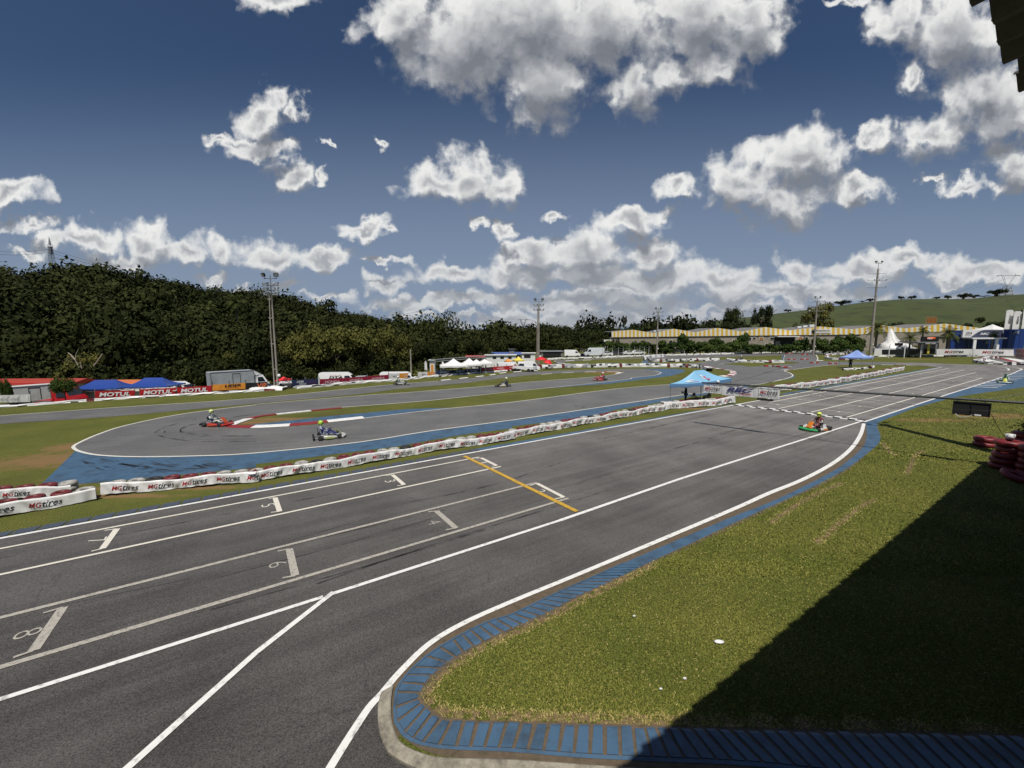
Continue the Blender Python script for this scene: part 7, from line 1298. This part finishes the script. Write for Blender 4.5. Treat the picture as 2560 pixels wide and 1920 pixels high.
# ------------------------------------------------------------------ finish line boom
b0, b1 = at(1755, 956.5, 28.5), at(2560, 1007.5, 18.5); bd = (b1-b0); bn_ = bd.normalized(); b2 = b0+bd*1.14
e = empty('finish_boom', (b2.x, b2.y, 0), 0, 'long grey pipe boom on a mast reaching over the track at the finish line', 'boom'); O = e.location.copy()
t_ = MB(); t_.tube([b0-O, b0.lerp(b2, .5)-O+Vector((0,0,-.0)), b2-O], [.05,.056,.062], 10); [t_.tube([b0.lerp(b2, f_)-O-bn_*.03, b0.lerp(b2, f_)-O+bn_*.03], .072, 10) for f_ in (.2,.42,.66,.80,.84,.93)]; t_.build('pipe', mat('dark_pipe', (.055,.06,.06), .5, .1), e)
t_ = MB(); t_.tube([(0,0,-.1),(0,0,b2.z+1.2)], .09, 10); t_.tube([(0,0,b2.z+1.1), b0.lerp(b2, .80)-O], .012, 5); t_.build('mast', M_galv, e)
def boom_x(x):   # boom parameter whose picture column is x
    lo, hi = 0, 1.2
    for _ in range(40):
        m_ = (lo+hi)/2; q = b0+bd*m_-CAMP; xx = 1280+FPX*q.dot(cr_)/q.dot(f0); lo, hi = (m_, hi) if xx < x else (lo, m_)
    return b0+bd*lo
for x0, x1, h_, nm_, lab, tx in ((1760,1805,.56,'hanging_banner','small white lettered panel at the free end of the boom',[('MG',M_print_r,.08,.34,.44,.72,.02,.3),('tires',M_print_k,.45,.34,.92,.80,.01,.3),('COMPETITION',M_grey,.2,.12,.85,.24,0,.3)]),
                              (1806.5,1896,.62,'hanging_banner','widest white panel with silver blue logo in the middle of the boom banners',[('RBC',mat('logo_indigo', (.05,.05,.16), .4),.12,.40,.86,.88,.05,.4),('RACING',mat('logo_red', (.40,.02,.04), .4),.50,.16,.84,.36,.02,.4)]),
                              (1898,1950,.60,'hanging_banner','small white lettered panel on the inner side of the boom banners',[('MG',M_print_r,.06,.38,.40,.74,.02,.3),('tires',M_print_k,.41,.38,.92,.82,.01,.3),('COMPETITION',M_grey,.2,.14,.85,.27,0,.3)])):
    a, c = boom_x(x0), boom_x(x1); dz = Vector((0,0,-.10)); dh = Vector((0,0,-.10-h_)); board(nm_, lab, (a+dh, c+dh, c+dz, a+dz), M_vinyl, tx, 0, 'banner')
a, c = boom_x(1895), boom_x(1935); b_ = MB(); m_ = a.lerp(c, .5); yw = math.atan2((c-a).y, (c-a).x); b_.box((m_.x, m_.y, m_.z-.80), ((c-a).length, .08, .12), rz=yw); o = b_.build('timing_bar', M_dark); tag(o, 'dark bar hanging under the inner white panel of the boom', 'bar')
a, c = boom_x(2384), boom_x(2480); m_ = a.lerp(c, .5); w_ = (c-a).length; e = empty('display_box', (m_.x, m_.y, m_.z-.42), yw, 'black display box seen from behind, hung from the boom with loose cables', 'display'); b_ = MB(); b_.rbox((0,0,0), (w_,.12,.64), .01); b_.build('casing', M_dark, e)
b_ = MB(); [b_.box((xx,-.075,.0), (.03,.03,.60)) for xx in (-w_/2+.02, 0, w_/2-.02)]; b_.box((0,-.075,.28), (w_,.03,.03)); b_.box((0,-.075,-.28), (w_,.03,.03)); b_.build('rear_frame', M_black, e)
for xx in (-w_*.35, w_*.35): b_ = MB(); b_.tube([(xx,0,.30),(xx,0,.44)], .015, 5); b_.build('hanger', M_steel, e)
b_ = MB(); b_.tube(cat([(-.5,-.1,-.28),(-.35,-.14,-.40),(-.1,-.14,-.38),(.05,-.12,-.26)], 4), .008, 4); b_.rbox((.22,-.10,-.27), (.22,.05,.05), .01); b_.build('loose_cable', M_wht, e)
b_ = MB(); b_.tube(cat([at(2478,1036,19.2), at(2486,1050,19.3), at(2495,1068,19.4), at(2512,1094,19.5)], 5), .012, 5); o = b_.build('hanging_cable', M_wire); tag(o, 'black cable dropping from the display box to the tyre stack', 'cable')
b_ = MB(); b_.tube([at(1806,963,28.0), at(2232,1006.6,22.0), at(2380,1022.9,19.6), at(2480,1027.5,18.9), at(2600,1040,17.9)], .008, 4); o = b_.build('guy_wire', M_wire); tag(o, 'thin sagging guy wire below the boom', 'wire')
b_ = MB(); b_.lathe([(.02,0),(.09,.02),(.10,.10),(.05,.16),(.01,.17)], 10, tuple(boom_x(1795)+Vector((0,0,.05)))); b_.build('antenna', M_wht, bpy.data.objects['finish_boom']); ob = bpy.data.objects['antenna']; ob.location = -bpy.data.objects['finish_boom'].location
# ------------------------------------------------------------------ red tyre stacks at the right
b_ = MB(); 
prof_t = [(.24,.06),(.27,.02),(.36,.0),(.45,.02),(.50,.07),(.505,.135),(.50,.20),(.45,.25),(.36,.27),(.27,.25),(.24,.21),(.235,.135)]
rings = [[Vector((r_*math.cos(2*math.pi*j/28), r_*math.sin(2*math.pi*j/28), z)) for j in range(28)] for r_, z in prof_t]; rings.append(rings[0]); b_.loft(rings, False, True); tyre_me = b_.mesh('tyre', [mat('red_tyre_paint', (.20,.018,.022), .5, .15, 3, dirt=(.05,.01,.01), dscale=5, bump=.3, bscale=12)]); rr_ = random.Random(8)
def tyre(x, y, z, label, tilt=0, yaw=0, group=None, s_=1.0):
    o = link('truck_tyre', tyre_me); o.location = (x, y, z); o.rotation_euler = (tilt, 0, yaw); o.scale = (s_,)*3; tag(o, label, 'tyre', group); return o
nms = ['bottom', 'second lowest', 'middle', 'second highest', 'topmost']
S1, S2, S3, S0, S4 = W(2514,1172), W(2583,1190), W(2560,1146), W(2463,1116), W(2535,1200)
for sx, sy, k, who in ((S1.x,S1.y,5,'front red stack'),(S2.x,S2.y,5,'red stack cut by the right edge'),(S3.x,S3.y,5,'red stack carrying the leafy plant')):
    for i in range(k): tyre(sx+rr_.uniform(-.07,.07), sy+rr_.uniform(-.07,.07), .27*i, '%s tyre of the %s' % (nms[i], who), group='red painted tyres stacked at the right')
tyre(S0.x, S0.y, 0, 'lower tyre of the small pair left of the big red stacks'); tyre(S0.x+.04, S0.y+.03, .27, 'upper tyre of the small pair left of the big red stacks')
tyre(S4.x, S4.y, .05, 'tyre leaning against the foot of the front red stack', tilt=.35, yaw=.5)
b_ = MB(); b_.lathe([(.02,0),(.14,.0),(.17,.22),(.02,.24)], 12, (S1.x+.25,S1.y+.2,1.36)); o = b_.build('white_bucket', M_wht); tag(o, 'white bucket on top of the red tyre stacks', 'bucket')
Q, T = [], []; rg = np.random.RandomState(4)
for k in range(150):
    c = np.array([S3.x-.1, S3.y-.1, 1.40])+np.array([rg.normal()*.28, rg.normal()*.28, abs(rg.normal())*.22]); d = rg.normal(size=3); d /= np.linalg.norm(d); d[2] = abs(d[2])*.6; sd_ = np.cross(d, rg.normal(size=3)); sd_ /= np.linalg.norm(sd_); l_ = .10+.10*rg.rand(); Q.append([c, c+d*l_*.5+sd_*l_*.22, c+d*l_, c+d*l_*.5-sd_*l_*.22]); T.append(.4+.5*rg.rand())
e = empty('potted_plant', (S3.x-.1,S3.y-.1,1.35), 0, 'leafy plant growing out of the red tyre stack at right', 'plant'); o = link('leaves', quads_mesh('leaves', np.array(Q)-np.array([S3.x-.1,S3.y-.1,1.35]), np.array(T), [M_leafb]), e); b_ = MB(); [b_.tube([(0,0,-.2),(math.cos(a)*.1,math.sin(a)*.1,.15),(math.cos(a)*.25,math.sin(a)*.25,.35)], .012, 4) for a in (0,1.3,2.5,3.9,5.1)]; b_.build('stem', M_bark, e)
# ------------------------------------------------------------------ the stand the picture was taken from: eave, deck and wall behind the camera
ZE = H+1.5
def onz(x, y, z): d = ray(x, y); t = (z-H)/d.z; return CAMP+d*t
e0, e1 = onz(2446, 0, ZE), onz(2560, 232, ZE); ed = (e1-e0).normalized(); en = Vector((ed.y, -ed.x, 0))
if en.y > 0: en = -en
e = empty('grandstand', (0,0,0), 0, 'grandstand roof edge of dark corrugated sheets at the top right corner', 'grandstand')
b_ = MB(); nS = 150; pit = .255
for i in range(nS):      # overlapping sheets, each one wave wide
    t0 = -14+i*pit; rows = []
    for k in range(7):
        t = t0+pit*1.12*k/6; z = .035*math.sin(2*math.pi*(k/6)*.92+.4)+.018*(k/6); p_ = e0+ed*t; jag = .02*math.sin(i*2.3)
        rows.append([p_+en*jag+Vector((0,0,z)), p_+en*3+Vector((0,0,z+.35)), p_+en*8.5+Vector((0,0,z+1.0)), p_+en*8.5+Vector((0,0,z+1.012)), p_+en*jag+Vector((0,0,z+.012))])
    b_.loft(rows, True, False)
b_.build('roof', mat('aged_roof_sheet', (.13,.12,.10), .85, .25, 1.5, dirt=(.05,.045,.04), dscale=2.5), e)
b_ = MB()
def nbox(t0, t1, n0, n1, z0, z1): c = ed*((t0+t1)/2)+(-en)*((n0+n1)/2); b_.box((c.x, c.y, (z0+z1)/2), (t1-t0, n1-n0, z1-z0), rz=math.atan2(ed.y, ed.x))
nbox(-12, 26, -8, -.45, 4.35, 4.55); b_.build('deck', M_conc, e); b_ = MB(); nbox(-12, 26, -8, -.75, 0, 4.35); b_.build('wall', M_gwall, e)
for t in range(-10, 27, 6): b_ = MB(); nbox(t, t+.16, -.85, -.69, 4.55, 7.85); b_.build('column', M_galv, e)
# ------------------------------------------------------------------ grass blades on the near lawn
def inside(poly, X, Y):
    r_ = np.zeros(len(X), bool); n = len(poly); j = n-1
    for i in range(n):
        xi, yi = poly[i]; xj, yj = poly[j]; c = ((yi > Y) != (yj > Y)) & (X < (xj-xi)*(Y-yi)/((yj-yi) or 1e-9)+xi); r_ ^= c; j = i
    return r_
lawn = [(2700,975),(2413,990),(2362,1002)]+P('Rr', 1110,132, 955,205, 975,300, 965,372, 872,455, 702,584, 452,724, 202,844, 0,934)+[(1840,1307),(1740,1355),(1640,1400),(1555,1442)]+P('N1', 2212,468, 1900,612, 1700,732, 1550,850, 1462,955, 1415,1050, 1465,1110, 1610,1230, 1900,1250, 2212,1258)+P('N2', 1300,1295, 2212,1318)+[(2700,1840)]
lw_ = np.array([tuple(W(a, b))[:2] for a, b in lawn]); rg = np.random.RandomState(12)
def blades(n, ylo, yhi, sc):
    px_ = 1000+1750*rg.rand(n); py_ = ylo+(yhi-ylo)*rg.rand(n); m_ = inside(lawn, px_, py_); px_, py_ = px_[m_], py_[m_]
    fy = (960-py_)/FPX; fxx = (px_-1280)/FPX; D_ = np.stack([cr_.x*fxx+cu_.x*fy+f0.x, cr_.y*fxx+cu_.y*fy+f0.y, cr_.z*fxx+cu_.z*fy+f0.z], 1); t = -H/D_[:,2]; G = D_*t[:,None]; G[:,2] = 0; k = len(G)
    dist = G[:,1]; a = rg.rand(k)*6.283; el = .25+.9*rg.rand(k); ln = (.016+.022*rg.rand(k))*(1+dist*.018)*sc; w_ = (.0026+.0007*dist)*sc
    straw = rg.rand(k) < .035; ln = np.where(straw, ln*1.25, ln); el = np.where(straw, el*.3, el)
    d = np.stack([np.cos(a)*np.cos(el), np.sin(a)*np.cos(el), np.sin(el)], 1)*ln[:,None]; s_ = np.stack([-np.sin(a), np.cos(a), 0*a], 1)*w_[:,None]
    G[:,2] += .002; q = np.stack([G-s_, G+s_, G+d+s_*.35+np.array([0,0,0]), G+d-s_*.35], 1)
    ii = np.array([tuple(v)[:2] for v in inner]); dm2 = np.min(((G[:,None,:2]-ii[None,::2])**2).sum(2), 1) if k < 1 else np.concatenate([np.min(((g_[:,None,:2]-ii[None,::2])**2).sum(2), 1) for g_ in np.array_split(G, 40)]); edge = np.sqrt(dm2); keep = (edge > .18) | (rg.rand(k) < .35)
    sd_ = np.full(k, 9.0)
    for sg_ in STREAKS:
        for a_, b__ in zip(sg_, sg_[1:]):
            A_ = np.array(a_)[:2]; AB = np.array(b__)[:2]-A_; tt_ = np.clip(((G[:,:2]-A_) @ AB)/(AB @ AB), 0, 1); sd_ = np.minimum(sd_, np.hypot(*(G[:,:2]-A_-tt_[:,None]*AB).T))
    keep &= (sd_ > .12) | (rg.rand(k) < .5)
    # world-space patchiness: dry and lush areas
    pat = .5+.28*np.sin(G[:,0]*1.3+1.7*np.sin(G[:,1]*.9))+.22*np.sin(G[:,1]*2.1+G[:,0]*.7)+.15*np.sin(G[:,0]*5.1)*np.sin(G[:,1]*4.3)
    tone = np.clip(.20+.50*pat*rg.rand(k)+.13*rg.normal(size=k), 0, .76); tone = np.where(straw, .80+.2*rg.rand(k), tone); tone = np.where((sd_ < .16) & (rg.rand(k) < .7), .72+.25*rg.rand(k), tone); tone = np.where((edge < .30) & (rg.rand(k) < .55), .75+.25*rg.rand(k), tone); return q[keep], tone[keep]
parts_ = [blades(150000, 1400, 1930, 1.0), blades(120000, 1130, 1440, 1.1), blades(60000, 960, 1150, 1.3)]
M_gr = newmat('grass_blade')[0]; nt = M_gr.node_tree; at_ = N(nt, 'ShaderNodeAttribute', attribute_name='tone'); rp = N(nt, 'ShaderNodeValToRGB'); rp.color_ramp.elements[0].color = (.060,.082,.012,1); rp.color_ramp.elements[1].color = (.50,.40,.17,1); x_ = rp.color_ramp.elements.new(.45); x_.color = (.190,.205,.036,1); x_ = rp.color_ramp.elements.new(.75); x_.color = (.30,.265,.068,1)
L(nt, at_.outputs['Fac'], rp.inputs[0]); L(nt, rp.outputs[0], nt.nodes['Principled BSDF'].inputs['Base Color']); nt.nodes['Principled BSDF'].inputs['Roughness'].default_value = .7; nt.nodes['Principled BSDF'].inputs['Specular IOR Level'].default_value = .15
o = link('grass_blades', quads_mesh('grass_blades', np.concatenate([p_[0] for p_ in parts_]), np.concatenate([p_[1] for p_ in parts_]), [M_gr])); tag(o, 'short green and straw coloured grass of the near lawn', 'grass', kind='stuff')
# ragged dry edge of dead grass along the slabs
for i, (c, x, y, w_, lab) in enumerate([('N2',1788,580,.10,'largest white scrap of litter in the middle of the lawn'),('N2',1056,358,.035,'tiny white scrap near the upper part of the lawn'),('N2',1492,900,.035,'small white scrap left of the roof shadow'),('N2',1285,990,.03,'small pale scrap left of the other scrap by the shadow')]):
    p = W(*px(c, x, y)); b_ = MB(); rr_ = random.Random(i); b_.loft([[Vector((math.cos(a)*w_*k*(1+.25*rr_.random()), math.sin(a)*w_*.5*k*(1+.25*rr_.random()), z)) for a in [j*.785 for j in range(8)]] for k, z in ((.7,.02),(1,.035),(.7,.05))], True, True); o = b_.build('litter_scrap', M_wht, None, (p.x, p.y, 0)); tag(o, lab, 'litter')
